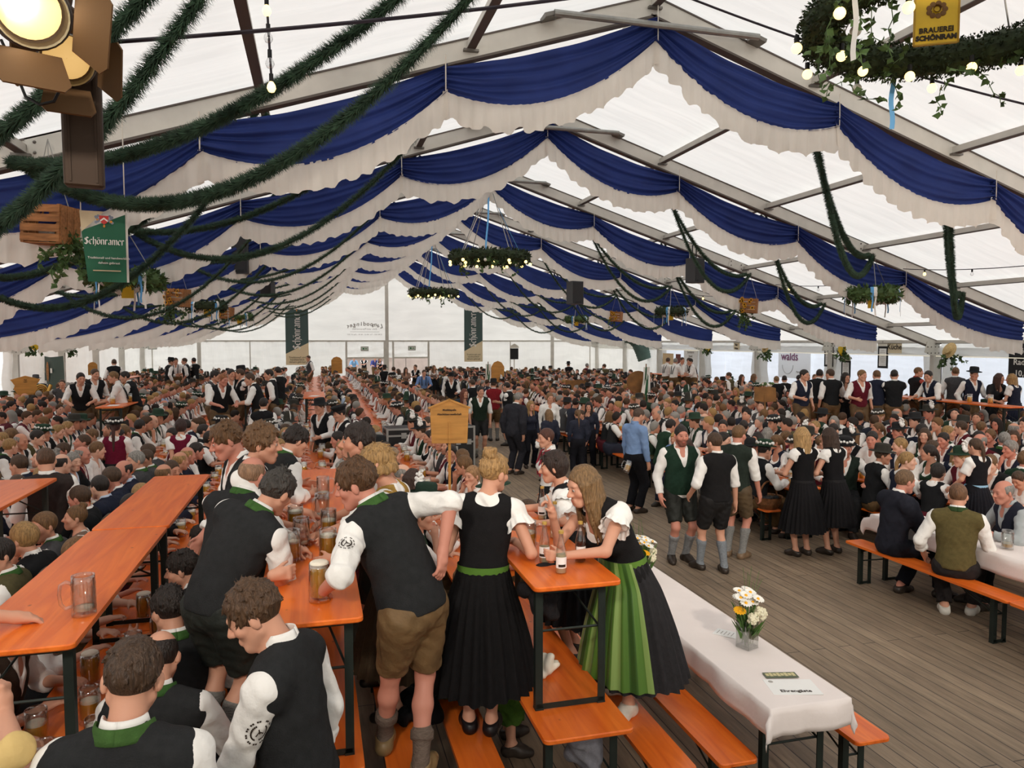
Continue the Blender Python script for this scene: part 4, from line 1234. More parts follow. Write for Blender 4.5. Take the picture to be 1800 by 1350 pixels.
def nets(D, lo, vox):
    S = (D < 0)
    n = np.array(D.shape)
    u = S.astype(np.int8)
    q = u[:-1] + u[1:]; q = q[:, :-1] + q[:, 1:]; q = q[:, :, :-1] + q[:, :, 1:]
    act = (q > 0) & (q < 8)
    I = np.argwhere(act)
    if len(I) == 0: return np.zeros((0, 3)), np.zeros((0, 4), int)
    ids = np.full(act.shape, -1, np.int32); ids[act] = np.arange(len(I))
    cs = [(a, b, c) for a in (0, 1) for b in (0, 1) for c in (0, 1)]
    val = {c: D[I[:, 0] + c[0], I[:, 1] + c[1], I[:, 2] + c[2]] for c in cs}
    acc = np.zeros((len(I), 3), np.float32); cnt = np.zeros(len(I), np.float32)
    for c in cs:
        for a in range(3):
            if c[a]: continue
            e = list(c); e[a] = 1; e = tuple(e)
            v0, v1 = val[c], val[e]; m = (v0 < 0) != (v1 < 0)
            t = np.where(m, v0 / np.where(m, v0 - v1, 1), 0)
            for b in range(3):
                acc[:, b] += m * (c[b] + (t if b == a else 0))
            cnt += m
    P = lo + (I + acc / np.maximum(cnt, 1)[:, None]) * vox
    F = []
    for a in range(3):
        s0 = [slice(None)] * 3; s1 = [slice(None)] * 3
        s0[a] = slice(None, -1); s1[a] = slice(1, None)
        A, B = S[tuple(s0)], S[tuple(s1)]
        E = np.argwhere(A != B)
        b, c = (a + 1) % 3, (a + 2) % 3
        E = E[(E[:, b] > 0) & (E[:, c] > 0) & (E[:, b] < n[b] - 1) & (E[:, c] < n[c] - 1)]
        ins = S[E[:, 0], E[:, 1], E[:, 2]]
        qs = []
        for db, dc in ((1, 1), (0, 1), (0, 0), (1, 0)):
            G = E.copy(); G[:, b] -= db; G[:, c] -= dc
            qs.append(ids[G[:, 0], G[:, 1], G[:, 2]])
        Q = np.stack(qs, 1)
        Q[~ins] = Q[~ins][:, ::-1]
        F.append(Q)
    F = np.concatenate(F)
    return P.astype(np.float32), F[(F >= 0).all(1)]
def net_mesh(name, PF, mats, tint=None, relax=1):
    P, F = PF
    if relax and len(F):
        for _ in range(relax):
            acc = np.zeros_like(P); cnt = np.zeros(len(P), np.float32)
            for i in range(4):
                np.add.at(acc, F[:, i], P[F[:, (i + 1) % 4]] + P[F[:, (i + 3) % 4]]); np.add.at(cnt, F[:, i], 2)
            P = P * .5 + .5 * acc / np.maximum(cnt, 1)[:, None]
    me = bpy.data.meshes.new(name)
    me.vertices.add(len(P)); me.vertices.foreach_set('co', P.astype(np.float32).ravel())
    me.loops.add(F.size); me.loops.foreach_set('vertex_index', F.astype(np.int32).ravel())
    me.polygons.add(len(F)); me.polygons.foreach_set('loop_start', np.arange(0, F.size, 4, dtype=np.int32))
    me.update(calc_edges=True)
    me.polygons.foreach_set('use_smooth', np.ones(len(F), bool))
    for m in (mats if isinstance(mats, (list, tuple)) else [mats]): me.materials.append(m)
    if tint is not None:
        at_ = me.color_attributes.new('tint', 'FLOAT_COLOR', 'POINT')
        at_.data.foreach_set('color', np.c_[tint(P), np.ones(len(P))].astype(np.float32).ravel())
    return me

def skin_mat():
    m, nt, N, L = nodes_of('skin')
    p = N['Principled BSDF']; oi = N.new('ShaderNodeObjectInfo')
    a = N.new('ShaderNodeAttribute'); a.attribute_name = 'tint'
    mu = N.new('ShaderNodeVectorMath'); mu.operation = 'MULTIPLY'
    L.new(oi.outputs['Color'], mu.inputs[0]); L.new(a.outputs['Color'], mu.inputs[1]); L.new(mu.outputs[0], p.inputs['Base Color'])
    p.inputs['Roughness'].default_value = .55; p.inputs['Specular IOR Level'].default_value = .35
    tc = N.new('ShaderNodeTexCoord'); nz = N.new('ShaderNodeTexNoise'); nz.inputs['Scale'].default_value = 90
    L.new(tc.outputs['Object'], nz.inputs['Vector']); b = N.new('ShaderNodeBump'); b.inputs['Strength'].default_value = .08; b.inputs['Distance'].default_value = .004
    L.new(nz.outputs['Fac'], b.inputs['Height']); L.new(b.outputs[0], p.inputs['Normal'])
    return m
M_skin = skin_mat()
M_shirt = mat('shirt_cotton', rough=.8, objcol=True, bump=.35, bscale=22, noise=4, amt=.03)
M_wool = mat('woven_wool', rough=.9, objcol=True, bump=.25, bscale=160, noise=30, amt=.14, spec=.15)
M_leather = mat('worn_leather', rough=.65, objcol=True, bump=.3, bscale=30, noise=7, amt=.28, spec=.3)
M_hair = mat('hair', rough=.5, objcol=True, bump=.8, bscale=16, noise=12, amt=.42, stretch=(7, 7, 1.2), spec=.4)
M_knit = mat('knitted_wool', rough=.95, objcol=True, bump=.6, bscale=70, noise=40, amt=.2, stretch=(1, 1, 3), spec=.1)
M_shoe = mat('shoe_leather', rough=.4, objcol=True, noise=10, amt=.2)
M_felt = mat('hat_felt', rough=.95, objcol=True, noise=20, amt=.15, bump=.2, bscale=90)
M_eye = mat('eye_white', srgb(198, 188, 180), .3); M_iris = mat('iris_dark', srgb(48, 38, 34), .2)
WHITE = srgb(236, 234, 230); BLACK = srgb(30, 30, 32); GREEN = srgb(56, 90, 44); BROWNL = srgb(98, 76, 50)
SKIN = srgb(206, 152, 126); SKIN2 = srgb(196, 140, 114); SKINR = srgb(200, 136, 116)
H_BR = srgb(74, 54, 38); H_DK = srgb(40, 32, 28); H_BL = srgb(158, 124, 78); H_GR = srgb(140, 136, 130); H_LB = srgb(112, 82, 52); H_DB = srgb(128, 98, 62)

def ik(s, t, l1, l2, pole):
    d = t - s; L = float(np.linalg.norm(d)); L2 = min(max(L, abs(l1 - l2) + .01), l1 + l2 - .002)
    d = d / max(L, 1e-6); a = (l1 * l1 - l2 * l2 + L2 * L2) / (2 * L2); h = math.sqrt(max(l1 * l1 - a * a, 0))
    p = pole - d * float(np.dot(pole, d)); p = p / max(float(np.linalg.norm(p)), 1e-6)
    return s + d * a + p * h, s + d * L2
def unit(v):
    v = np.asarray(v, np.float32); return v / max(float(np.linalg.norm(v)), 1e-6)

class Body:
    'skeleton and primitive lists of one posed person'
    def __init__(b, H=1.78, sex='m', hip=(0, 0, .93), lean=(0, 0, 0), pel=.5, head=(0, 0, 0), hands=None, poles=None, palms=None, curl=(.25, .25), fdir=(None, None),
                 feet=None, kpole=(None, None), toes=(None, None), fat=1., neckf=.02, shrug=0., index=None, heel=0.):
        s = b.s = H / 1.78; b.H = H; b.sex = sex; b.fat = fat
        fem = b.fem = sex == 'f'
        P = b.P = np.array(hip, np.float32)
        Rc = b.Rc = rot3(*lean); Rp = b.Rp = rot3(lean[0] * pel * .6, lean[1] * pel * .5, lean[2] * pel); Rm = rot3(lean[0] * .8, lean[1] * .8, lean[2] * .7)
        b.Rh = Rh = rot3(*head)
        W = b.W = P + Rp @ V(0, 0, .13 * s); C = b.C = W + Rm @ V(0, .012 * s, .20 * s); N = b.N = C + Rc @ V(0, -.012 * s, .205 * s)
        sw = .172 if fem else .196
        b.S = [N + Rc @ V(x * sw * s, -.01 * s, (-.055 + shrug) * s) for x in (-1, 1)]
        b.hd = N + (Rc @ V(0, neckf, .07)) * s + Rh @ V(0, .022, .105) * s
        b.hipj = [P + Rp @ V(x * .092 * s, 0, -.02 * s) for x in (-1, 1)]
        ua, fa, ul, ll = .295 * s, .26 * s, .43 * s, .43 * s
        b.E = []; b.Wr = []; b.hand = []
        hands = hands or (None, None); poles = poles or (None, None); palms = palms or (None, None)
        for i, x in enumerate((-1, 1)):
            t = hands[i]
            if t is None: t = b.S[i] + Rc @ V(x * .05, .06, -.53) * s
            po = poles[i] if poles[i] is not None else Rc @ V(x * .5, -.8, -.3)
            e, w = ik(b.S[i], np.array(t, np.float32), ua, fa, np.array(po, np.float32))
            b.E.append(e); b.Wr.append(w)
            d = unit(fdir[i]) if fdir[i] is not None else unit(w - e)
            n = np.array(palms[i] if palms[i] is not None else (-x * .9, .1, -.2), np.float32); n = unit(n - d * np.dot(n, d))
            b.hand.append((d, n, np.cross(d, n) * x, curl[i]))
        b.K = []; b.A = []; b.toe = []
        feet = feet or (V(-.1, 0, 0), V(.1, 0, 0))
        for i, x in enumerate((-1, 1)):
            a = np.array(feet[i], np.float32) + V(0, 0, .085 * s + heel)
            kp = np.array(kpole[i] if kpole[i] is not None else (x * .12, 1, .15), np.float32)
            k, a = ik(b.hipj[i], a, ul, ll, kp)
            b.K.append(k); b.A.append(a); b.toe.append(unit(toes[i]) if toes[i] is not None else unit(V(x * .25, 1, 0)))
        b.index = index
    def h(b, *q): return b.hd + b.Rh @ (np.array(q, np.float32) * b.s)
    def torso(b, f=1.):
        s, F, fem = b.s, b.fat, b.fem
        rw = .148 if fem else .168
        o = [ell(b.P + b.Rp @ V(0, -.005, .0) * s, V(.166 if fem else .160, .118, .13) * s * V(F, F, 1), b.Rp, .06),
             cone(b.P + b.Rp @ V(0, 0, .03) * s, b.W, (.135 if not fem else .13) * s * F, (.128 if not fem else .115) * s * F, .06, b.Rp, 1.28),
             cone(b.W, b.C + b.Rc @ V(0, 0, .02) * s, (.128 if not fem else .108) * s * F, rw * .88 * s, .07, b.Rc, 1.3),
             cone(b.C + b.Rc @ V(0, -.0, -.01) * s, b.C + b.Rc @ V(0, -.01, .10) * s, rw * .9 * s, rw * .78 * s, .06, b.Rc, 1.28),
             cone(b.S[0] + b.Rc @ V(.02, 0, -.02) * s, b.S[1] + b.Rc @ V(-.02, 0, -.02) * s, (.062 if not fem else .052) * s, None, .06)]
        for i in (0, 1): o.append(cone(b.N + b.Rc @ V(0, -.012, .0) * s, b.S[i] + b.Rc @ V((1, -1)[i] * .03, -.01, .012) * s, .052 * s, .046 * s, .05))
        if fem:
            for x in (-1, 1): o.append(ell(b.C + b.Rc @ V(x * .068, .088, -.005) * s, V(.064, .058, .062) * s, b.Rc, .04))
        elif F > 1.05: o.append(ell(b.W + b.Rp @ V(0, .05 * F, -.02) * s, V(.13, .11, .14) * s * F, b.Rp, .06))
        return o
    def arm(b, i, to=1., r=1., s0=0.):
        s = b.s * (1 if not b.fem else .86)
        S, E, W = b.S[i], b.E[i], b.Wr[i]
        o = []
        if s0 < 1: o.append(cone(S, E if to >= 1 else S + (E - S) * to, .053 * s * r, (.040 if to >= 1 else .053 - .013 * to) * s * r, .03, clip=None if to >= 1 else (S + (E - S) * to, unit(E - S))))
        if to > 1:
            f = min(to - 1, 1.); q = E + (W - E) * f
            o.append(cone(E, q, .041 * s * r, (.041 - .013 * f) * s * r, .02, clip=None if f >= .999 else (q, unit(W - E))))
        return o
    def hands_(b, i, detail=True):
        s = b.s * (1 if not b.fem else .9); w = b.Wr[i]; d, n, t, c = b.hand[i]
        o = [cone(w, w + d * .045 * s + t * .004 * s, .027 * s, .030 * s, .02, None), ]
        kn = w + d * .085 * s
        for f in (-.026, -.009, .009, .026): o.append(cone(w + d * .03 * s + t * f * .8 * s, kn + t * f * s, .0145 * s, .0115 * s, .012))
        ang = c * 1.75
        for j, (f, l) in enumerate(((-.030, .058), (-.010, .072), (.010, .078), (.030, .070))):
            cc = ang * (1 + .12 * (1 - j) * (1 if c < .8 else 0)); 
            if b.index == i and j == 3: cc = .1
            a = kn + t * f * s; d1 = d * math.cos(cc * .75) + n * math.sin(cc * .75) + t * f * 1.6; d2 = d * math.cos(cc * 1.6) + n * math.sin(cc * 1.6)
            d3 = d * math.cos(cc * 2.2) + n * math.sin(cc * 2.2)
            m = a + d1 * l * .48 * s; m2 = m + d2 * l * .32 * s
            o += [cone(a, m, .0098 * s, .009 * s, .008), cone(m, m2, .009 * s, .0082 * s, .006), cone(m2, m2 + d3 * l * .25 * s, .0082 * s, .0072 * s, .006)]
        b0 = w + d * .025 * s + t * .024 * s; th = unit(d * (.75 - .3 * c) + t * (.75 - .35 * c) + n * (.25 + .5 * c)); m = b0 + th * .042 * s
        th2 = unit(th + d * .5 + n * .3 * c); o += [cone(b0, m, .0145 * s, .0105 * s, .012), cone(m, m + th2 * .032 * s, .0105 * s, .0082 * s, .006)]
        return o
    def legs(b, i, to=2., r=1., hem=None):
        s = b.s * (1 if not b.fem else .95); h, k, a = b.hipj[i], b.K[i], b.A[i]
        o = []
        q = k if to >= 1 else h + (k - h) * to
        o.append(cone(h, q, .083 * s * r * b.fat, (.053 if to >= 1 else .083 - .03 * to) * s * r, .03, clip=None if to >= 1 else (q, unit(k - h))))
        if to > 1:
            f = min(to - 1, 1); e = unit(a - k); bk = -b.toe[i]; mid = k + (a - k) * .34 + bk * .012 * s
            o += [cone(k, mid, .050 * s * r, .053 * s * r, .03), cone(mid, a, .053 * s * r, .034 * s * r, .03)] if f >= 1 else [cone(k, k + (a - k) * f, .050 * s * r, .048 * s * r, .03, clip=(k + (a - k) * f, e))]
        return o
    def feet_(b, i, o=0., flat=True):
        s = b.s * (1 if not b.fem else .9); a = b.A[i]; t = b.toe[i]; dn = V(0, 0, -1) if flat else unit(b.A[i] - b.K[i])
        g = a + dn * .052 * s
        return [cone(a, g - t * .03 * s, .036 * s + o, .034 * s + o, .03), cone(g - t * .04 * s, g + t * .08 * s - dn * .0 , .034 * s + o, .036 * s + o, .03, clip=(g + dn * (.034 * s + o), dn)),
                cone(g + t * .08 * s, g + t * .155 * s + dn * .008 * s, .036 * s + o, .024 * s + o, .03, clip=(g + dn * (.034 * s + o), dn)), cone(a, g + t * .1 * s, .034 * s + o, .026 * s + o, .03)]
    def headp(b, fine=True):
        s = b.s; h = b.h; f = b.Rh; fem = b.fem
        j = .93 if fem else 1.
        o = [cone(b.N + b.Rc @ V(0, -.012, -.02) * s, h(0, -.028, -.05), (.058 if not fem else .047) * s, (.054 if not fem else .045) * s, .03),
             ell(h(0, -.012, .035), V(.077, .098, .092) * s, f, .02), ell(h(0, .028, -.03), V(.061 * j, .066, .086) * s, f, .03),
             cone(h(-.018 * j, .066, -.102 * j), h(.018 * j, .066, -.102 * j), .022 * s, None, .025)]
        for x in (-1, 1):
            o += [cone(h(x * .054 * j, -.004, -.052), h(x * .022, .058, -.098 * j), .022 * s, .02 * s, .025), ell(h(x * .046, .058, -.022), V(.026, .024, .022) * s, f, .025),
                  ell(h(x * .082, -.014, -.008), V(.011, .020, .032) * s, f @ rot3(8, 0, -x * 25), .008)]
        o += [cone(h(-.036, .083, .032), h(.036, .083, .032), .011 * s, None, .018), cone(h(0, .092, .012), h(0, .116, -.026), .009 * s, .0135 * s, .012)]
        for x in (-1, 1): o += [ell(h(x * .0135, .102, -.031), V(.010, .011, .009) * s, f, .008), ell(h(x * .031, .106, .006), V(.017, .016, .011) * s, f, .012, sub=True),
                                ell(h(x * .031, .082, .006), V(.014, .014, .011) * s, f, .006)]
        o += [cone(h(-.019, .091, -.0625), h(.019, .091, -.0625), .0075 * s, None, .008), cone(h(-.016, .090, -.075), h(.016, .090, -.075), .0085 * s, None, .008)]
        return o
    def tint(b, beard=None, stub=0.):
        s = b.s
        def fn(P):
            q = ((P - b.hd) @ b.Rh) / s
            x, y, z = np.abs(q[:, 0]), q[:, 1], q[:, 2]
            T = np.ones((len(P), 3), np.float32)
            front = (y > .05)
            def g(cx, cz, rx, rz): return np.clip(1.6 - 1.6 * np.sqrt(((x - cx) / rx) ** 2 + ((z - cz) / rz) ** 2), 0, 1) * front
            def mix(w, c):
                T[:] = T * (1 - w[:, None]) + np.array(c, np.float32) * w[:, None]
            mix(g(.05, -.03, .035, .03) * .35, (1.0, .78, .74)); mix(g(0, -.03, .02, .03) * .4, (1., .76, .7))
            if stub:
                w = np.clip((-.045 - z) / .02, 0, 1) * np.clip((y - (-.01)) / .03, 0, 1) * (z > -.14) * stub
                mix(w, (.45, .38, .36))
            if beard is not None:
                w = np.clip((-.038 - z + .15 * np.clip(.07 - y, 0, 1)) / .015, 0, 1) * np.clip((y + .0) / .02, 0, 1) * (z > -.14)
                mix(w, beard)
            mix(g(0, -.068, .026, .014) * .8, (.86, .48, .46))
            mix(g(.031, .027, .022, .0065) * .75, (.30, .22, .18))
            mix(g(.031, .006, .0165, .0075) * (y > .075), (.16, .12, .11))
            return T
        return fn
def build(name, prims, vox, m, parent, color, off=0., clip=None, wr=0., seed=0, tint=None, relax=1, label=None):
    PF = surface(prims, vox, off, clip, wr, seed)
    if len(PF[1]) < 4: return None
    if CAP is not None:
        CAP.append((name, PF[0], PF[1], color, tint)); return _Dummy()
    o = link(name, net_mesh(name, PF, m, tint, relax), parent, color=color)
    if label: o['label'] = label
    return o

# ---- hair
def hair(b, style, parent, color, vox=.007, seed=1, length=.38, name='hair'):
    rnd = random.Random(seed); s = b.s; h = b.h; f = b.Rh
    fine = vox < .009
    hl = lambda c, n=(0, .85, -.53): (b.hd + f @ (np.array(n, np.float32) * c * s), f @ np.array(n, np.float32))
    front = hl(.031)
    pr = []
    def locks(n, ln, lift, zmin, r=.0085, curl=0.):
        for i in range(n):
            th = rnd.uniform(0, 6.283); ph = rnd.uniform(.02, 1.75)
            d = np.array((math.sin(ph) * math.cos(th), math.sin(ph) * math.sin(th), math.cos(ph)))
            c = np.array((0, -.012, .035)); rad = np.array((.080, .101, .097))
            p = c + d * rad
            if .85 * p[1] - .53 * p[2] > .026 or p[2] < zmin: continue
            fl = np.array((d[0] * .9, d[1] * .9 + (.5 if d[1] > .1 else -.25), -.55 - d[2] * .25 + rnd.uniform(-.2, .2)))
            fl = fl + np.array((rnd.uniform(-1, 1), rnd.uniform(-1, 1), rnd.uniform(-1, 1))) * (.25 + curl)
            fl = fl - d * float(fl @ d) + d * lift; fl /= np.linalg.norm(fl)
            e = p + fl * ln * rnd.uniform(.6, 1.2)
            pr.append(cone(h(*p), h(*e), r * s, r * .5 * s, .006))
    if style in ('short', 'curly', 'side', 'crop'):
        t = {'short': .010, 'curly': .02, 'side': .010, 'crop': .006}[style]
        pr.append(ell(h(0, -.014, .038), V(.077 + t * .7, .098 + t, .092 + t) * s, f, .02, clip=[front, hl(.072, (0, -.25, -.97))]))
        if fine: locks(330 if style != 'crop' else 160, .048 if style != 'curly' else .035, {'short': .10, 'curly': .55, 'side': .08, 'crop': .02}[style], -.05, .0066 if style != 'curly' else .011, .5 if style == 'curly' else 0)
        elif style == 'curly':
            locks(60, .03, .5, -.02, .013, .5)
    elif style == 'balding':
        pr.append(ell(h(0, -.016, .03), V(.082, .101, .09) * s, f, .01, clip=[hl(.03, (0, .9, -.1)), hl(.065, (0, -.25, -.97)), hl(.088, (0, -.1, 1))]))
    elif style in ('long', 'straight', 'wavy', 'pony', 'braid'):
        pr.append(ell(h(0, -.016, .038), V(.086, .106, .104) * s, f, .02, clip=[front, hl(.085, (0, -.1, -1))]))
        if style in ('pony', 'braid'):
            a = h(0, -.105, .03); dn = V(0, 0, -1); q = a
            pr.append(ell(a, V(.03, .03, .03) * s, f, .02))
            for i in range(9):
                e = q + (dn + (f @ V(0, -.5, 0)) * (.9 if i < 2 else .06)) * length / 9
                pr.append(cone(q, e, (.03 - .0016 * i) * s * (1 + (.25 if style == 'braid' and i % 2 else 0)), (.028 - .0016 * i) * s, .012)); q = e
        else:
            n = 46 if fine else 22
            for i in range(n):
                th = math.pi * (1.0 + 1.30 * (i / (n - 1) - .5) * 2 * .78) + math.pi / 2 * 0
                th = -math.pi / 2 + (i / (n - 1) - .5) * 2 * R(128)
                e = np.array((math.cos(th), math.sin(th)))
                p0 = h(e[0] * .035, -.012 + e[1] * .04, .118); p1 = h(e[0] * .086, -.012 + e[1] * .106, .03); p2 = h(e[0] * .088, -.02 + e[1] * .102, -.08)
                ln = length * rnd.uniform(.85, 1.08)
                bk = b.Rc @ V(e[0] * .06, (-.05 if e[1] < .3 else .07), -1)
                q = p2 + unit(bk * .8 + V(0, 0, -.6)) * max(ln - .13, .03) * s
                w = .012 * math.sin(i * 1.9)
                r = .0115 if fine else .02
                pr += [cone(p0, p1, r * s, None, .01), cone(p1, p2, r * s, None, .01)]
                m = (p2 + q) / 2 + b.Rc @ V(w if style != 'wavy' else w * 2.2, w * .6, 0); pr += [cone(p2, m, r * s, r * .95 * s, .009), cone(m, q, r * .95 * s, r * .55 * s, .009)]
    elif style == 'bun':
        pr.append(ell(h(0, -.014, .038), V(.084, .104, .101) * s, f, .02, clip=[front, hl(.06, (0, -.3, -.95))]))
        for i in range(26 if fine else 8):
            a = rnd.uniform(0, 6.28); u_ = rnd.uniform(.3, 1); r_ = .038
            c = np.array((0, -.075, .13))
            p = c + np.array((math.cos(a) * r_, math.sin(a) * r_ * .8, rnd.uniform(-.025, .03))); a2 = a + rnd.uniform(.8, 1.6)
            q = c + np.array((math.cos(a2) * r_, math.sin(a2) * r_ * .8, rnd.uniform(-.025, .035)))
            pr.append(cone(h(*p), h(*q), .014 * s, .011 * s, .006))
        pr.append(ell(h(0, -.075, .13), V(.036, .034, .034) * s, f, .01))
        if fine: locks(70, .07, .05, -.06, .006)
    elif style == 'updo':
        pr.append(ell(h(0, -.014, .038), V(.088, .104, .102) * s, f, .02, clip=[front, hl(.075, (0, -.3, -.95))]))
        for i in range(18):
            a = i / 17 * math.pi * 1.1 - .15; a2 = a + .2
            for z0 in (-.02, -.045): pr.append(cone(h(math.cos(a) * .088, -.02 - math.sin(a) * .10, z0 + .012 * math.sin(i * 2.1)), h(math.cos(a2) * .088, -.02 - math.sin(a2) * .10, z0 - .012 * math.sin(i * 2.1)), .017 * s, .015 * s, .006))
        if fine: locks(70, .07, .08, -.06, .007)
    elif style == 'bob':
        pr.append(ell(h(0, -.02, .02), V(.094, .108, .125) * s, f, .02, clip=[front, hl(.10, (0, 0, -1))]))
        if fine: locks(60, .06, .1, -.06)
    if not pr: return None
    return build(name, pr, vox, M_hair, parent, color, tint=None, relax=1 if fine else 1)
def hat(b, kind, parent, color, trim=None):
    s = b.s; M = Matrix(b.Rh.tolist()).to_4x4(); M.translation = Vector(b.h(0, -.015, .0).tolist())
    mb = MB()
    if kind == 'brim':
        mb.lathe([(.16, .068), (.158, .074), (.105, .082), (.098, .09), (.094, .16), (.085, .185), (.05, .192), (.001, .183)], 20)
    elif kind == 'tall':
        mb.lathe([(.15, .06), (.15, .068), (.10, .082), (.094, .16), (.078, .24), (.06, .272), (.001, .275)], 20)
    elif kind == 'bowl':
        mb.lathe([(.15, .085), (.15, .075), (.10, .07), (.101, .10), (.099, .155), (.085, .175), (.001, .18)], 20)
    else:       # cap with peak
        mb.lathe([(.092, .06), (.095, .085), (.125, .125), (.118, .14), (.001, .155)], 20)
        mb.add([(-.08, .06, .075), (.08, .06, .075), (.055, .155, .05), (-.055, .155, .05), (-.08, .06, .08), (.08, .06, .08), (.055, .155, .055), (-.055, .155, .055)], [(0, 3, 2, 1), (4, 5, 6, 7), (1, 2, 6, 5), (2, 3, 7, 6), (3, 0, 4, 7)])
    mb.v = [tuple(M @ (Vector((v[0], v[1] * 1.18, v[2])) * s)) for v in mb.v]
    o = mb.build('hat', M_felt, parent, smooth=True, color=color)
    if trim:
        t = MB()
        if trim == 'flowers':
            for i in range(16): t.ball((.105 * math.cos(i * .393), .122 * math.sin(i * .393), .115 + .012 * (i % 2)), .02, 6, 4)
        elif trim == 'plume':
            rr = random.Random(3)
            for i in range(26): t.ball((-.10 + rr.uniform(-.03, .03), -.02 + rr.uniform(-.03, .03), .13 + i * .006), .032 - .0008 * i, 6, 4)
        elif trim == 'feather': t.tube([(.09, -.02, .11), (.10, -.03, .2), (.09, -.05, .30)], [.012, .016, .003], 5)
        else: t.lathe([(.101, .088), (.1, .115)], 20)
        t.v = [tuple(M @ (Vector((v[0], v[1] * (1.18 if trim == 'band' else 1), v[2])) * s)) for v in t.v]
        t.build('hat_' + {'flowers': 'flower_band', 'plume': 'plume', 'feather': 'feather', 'band': 'band'}[trim], M_felt, o, smooth=True, color=WHITE if trim != 'band' else GREEN)
    return o

# ---- dressing
def skirt(b, parent, color, hem, rw=.16, rh=.36, hc=None, name='skirt', arc=(0, 1), off=0., mat_=None, stripes=None, pleat=.02, z0=None, nf=26):
    s = b.s; wa = b.P + b.Rp @ V(0, 0, .115) * s
    hp = b.P + b.Rp @ V(0, -.02, -.06) * s
    hcv = np.array(hc if hc is not None else (b.P[0], b.P[1] - .02, 0), np.float32)
    full = arc == (0, 1)
    nu = 120 if full else 44
    def fn(u, v):
        an = 2 * math.pi * (arc[0] + (arc[1] - arc[0]) * u) - math.pi / 2
        if v < .25:
            t = v / .25; c = wa * (1 - t) + hp * t; rx = (rw - .012) * (1 - t) + (rw + .035) * t; ry = (rw - .035) * (1 - t) + (rw + .005) * t
        else:
            t = (v - .25) / .75; tt = t ** .85
            c = hp * (1 - t) + np.array((hcv[0], hcv[1], hem), np.float32) * t; rx = (rw + .035) * (1 - tt) + rh * tt; ry = (rw + .005) * (1 - tt) + rh * .9 * tt
        w = pleat * min(1, v * 1.6) * (math.sin(an * nf + 1.3 * math.sin(an * 3 + 1)) + .5 * math.sin(an * nf * .37 + 2))
        rx = (rx + .014) * s + w + off; ry = (ry + .014) * s + w + off
        p = c + b.Rp @ V(math.cos(an) * rx, -math.sin(an) * ry * -1, 0) * (1 if v < .25 else 1)
        return Vector((float(p[0]), float(p[1]), float(c[2]) + (.008 * math.sin(an * 5) if v > .9 else 0)))
    mb = MB(); nv = 22
    mb.grid(nu, nv, fn)
    mats = [mat_ or M_wool]
    if stripes:
        mats = stripes; mb.m = [(int((i % nu) / nu * 15) % len(stripes)) for i in range(nu * nv)]
    return mb.build(name, mats, parent, smooth=True, color=color)
def collar(b, parent, color, name='collar', r=.066, h=.052, back=0., m=None, off=0.):
    s = b.s; mb = MB(); c = b.N + b.Rc @ V(0, -.006, .034 + off) * s
    def fn(u, v):
        a = 2 * math.pi * u - math.pi / 2
        rr = (r + .012 - .014 * v) * s
        front = max(0, math.sin(-a - 0) * 0 + math.cos(a - math.pi / 2))
        q = c + b.Rc @ V(math.cos(a) * rr, math.sin(a) * rr * 1.0, (-.055 * front + (h - .014 * front) * v) * s)
        return Vector(q.tolist())
    mb.grid(28, 3, fn)
    o = mb.build(name, m or M_shirt, parent, smooth=True, color=color)
    md = o.modifiers.new('thick', 'SOLIDIFY'); md.thickness = .007; md.offset = 0
    return o
def neck_open(b, kind):
    'what is cut away from a garment at the neck'
    g = lambda *q: b.N + b.Rc @ (V(*q) * b.s)
    s = b.s
    if kind == 'shirt': return [cone(g(0, -.008, -.03), g(0, .03, .14), .060 * s, .075 * s, .01, sub=True), ell(g(0, .085, -.03), V(.03, .06, .06) * s, b.Rc, .02, sub=True)]
    if kind == 'vest': return [cone(g(0, -.0, .0), g(0, .06, .12), .078 * s, .10 * s, .01, sub=True), cone(g(0, .075, .04), g(0, .16, -.20), .092 * s, .015 * s, .02, sub=True)]
    if kind == 'blouse': return [cone(g(0, -.0, .0), g(0, .05, .12), .072 * s, .09 * s, .01, sub=True), ell(g(0, .10, -.06), V(.085, .08, .085) * s, b.Rc, .02, sub=True)]
    return [cone(g(0, -.01, .01), g(0, .04, .12), .085 * s, .11 * s, .01, sub=True), ell(g(0, .12, -.08), V(.105, .10, .10) * s, b.Rc, .02, sub=True), ell(g(0, -.12, .01), V(.09, .08, .05) * s, b.Rc, .02, sub=True)]
def plane(q, n): return lambda X, Y, Z: (X - q[0]) * n[0] + (Y - q[1]) * n[1] + (Z - q[2]) * n[2]
def both(*fs): return lambda X, Y, Z: np.maximum.reduce([f(X, Y, Z) for f in fs])

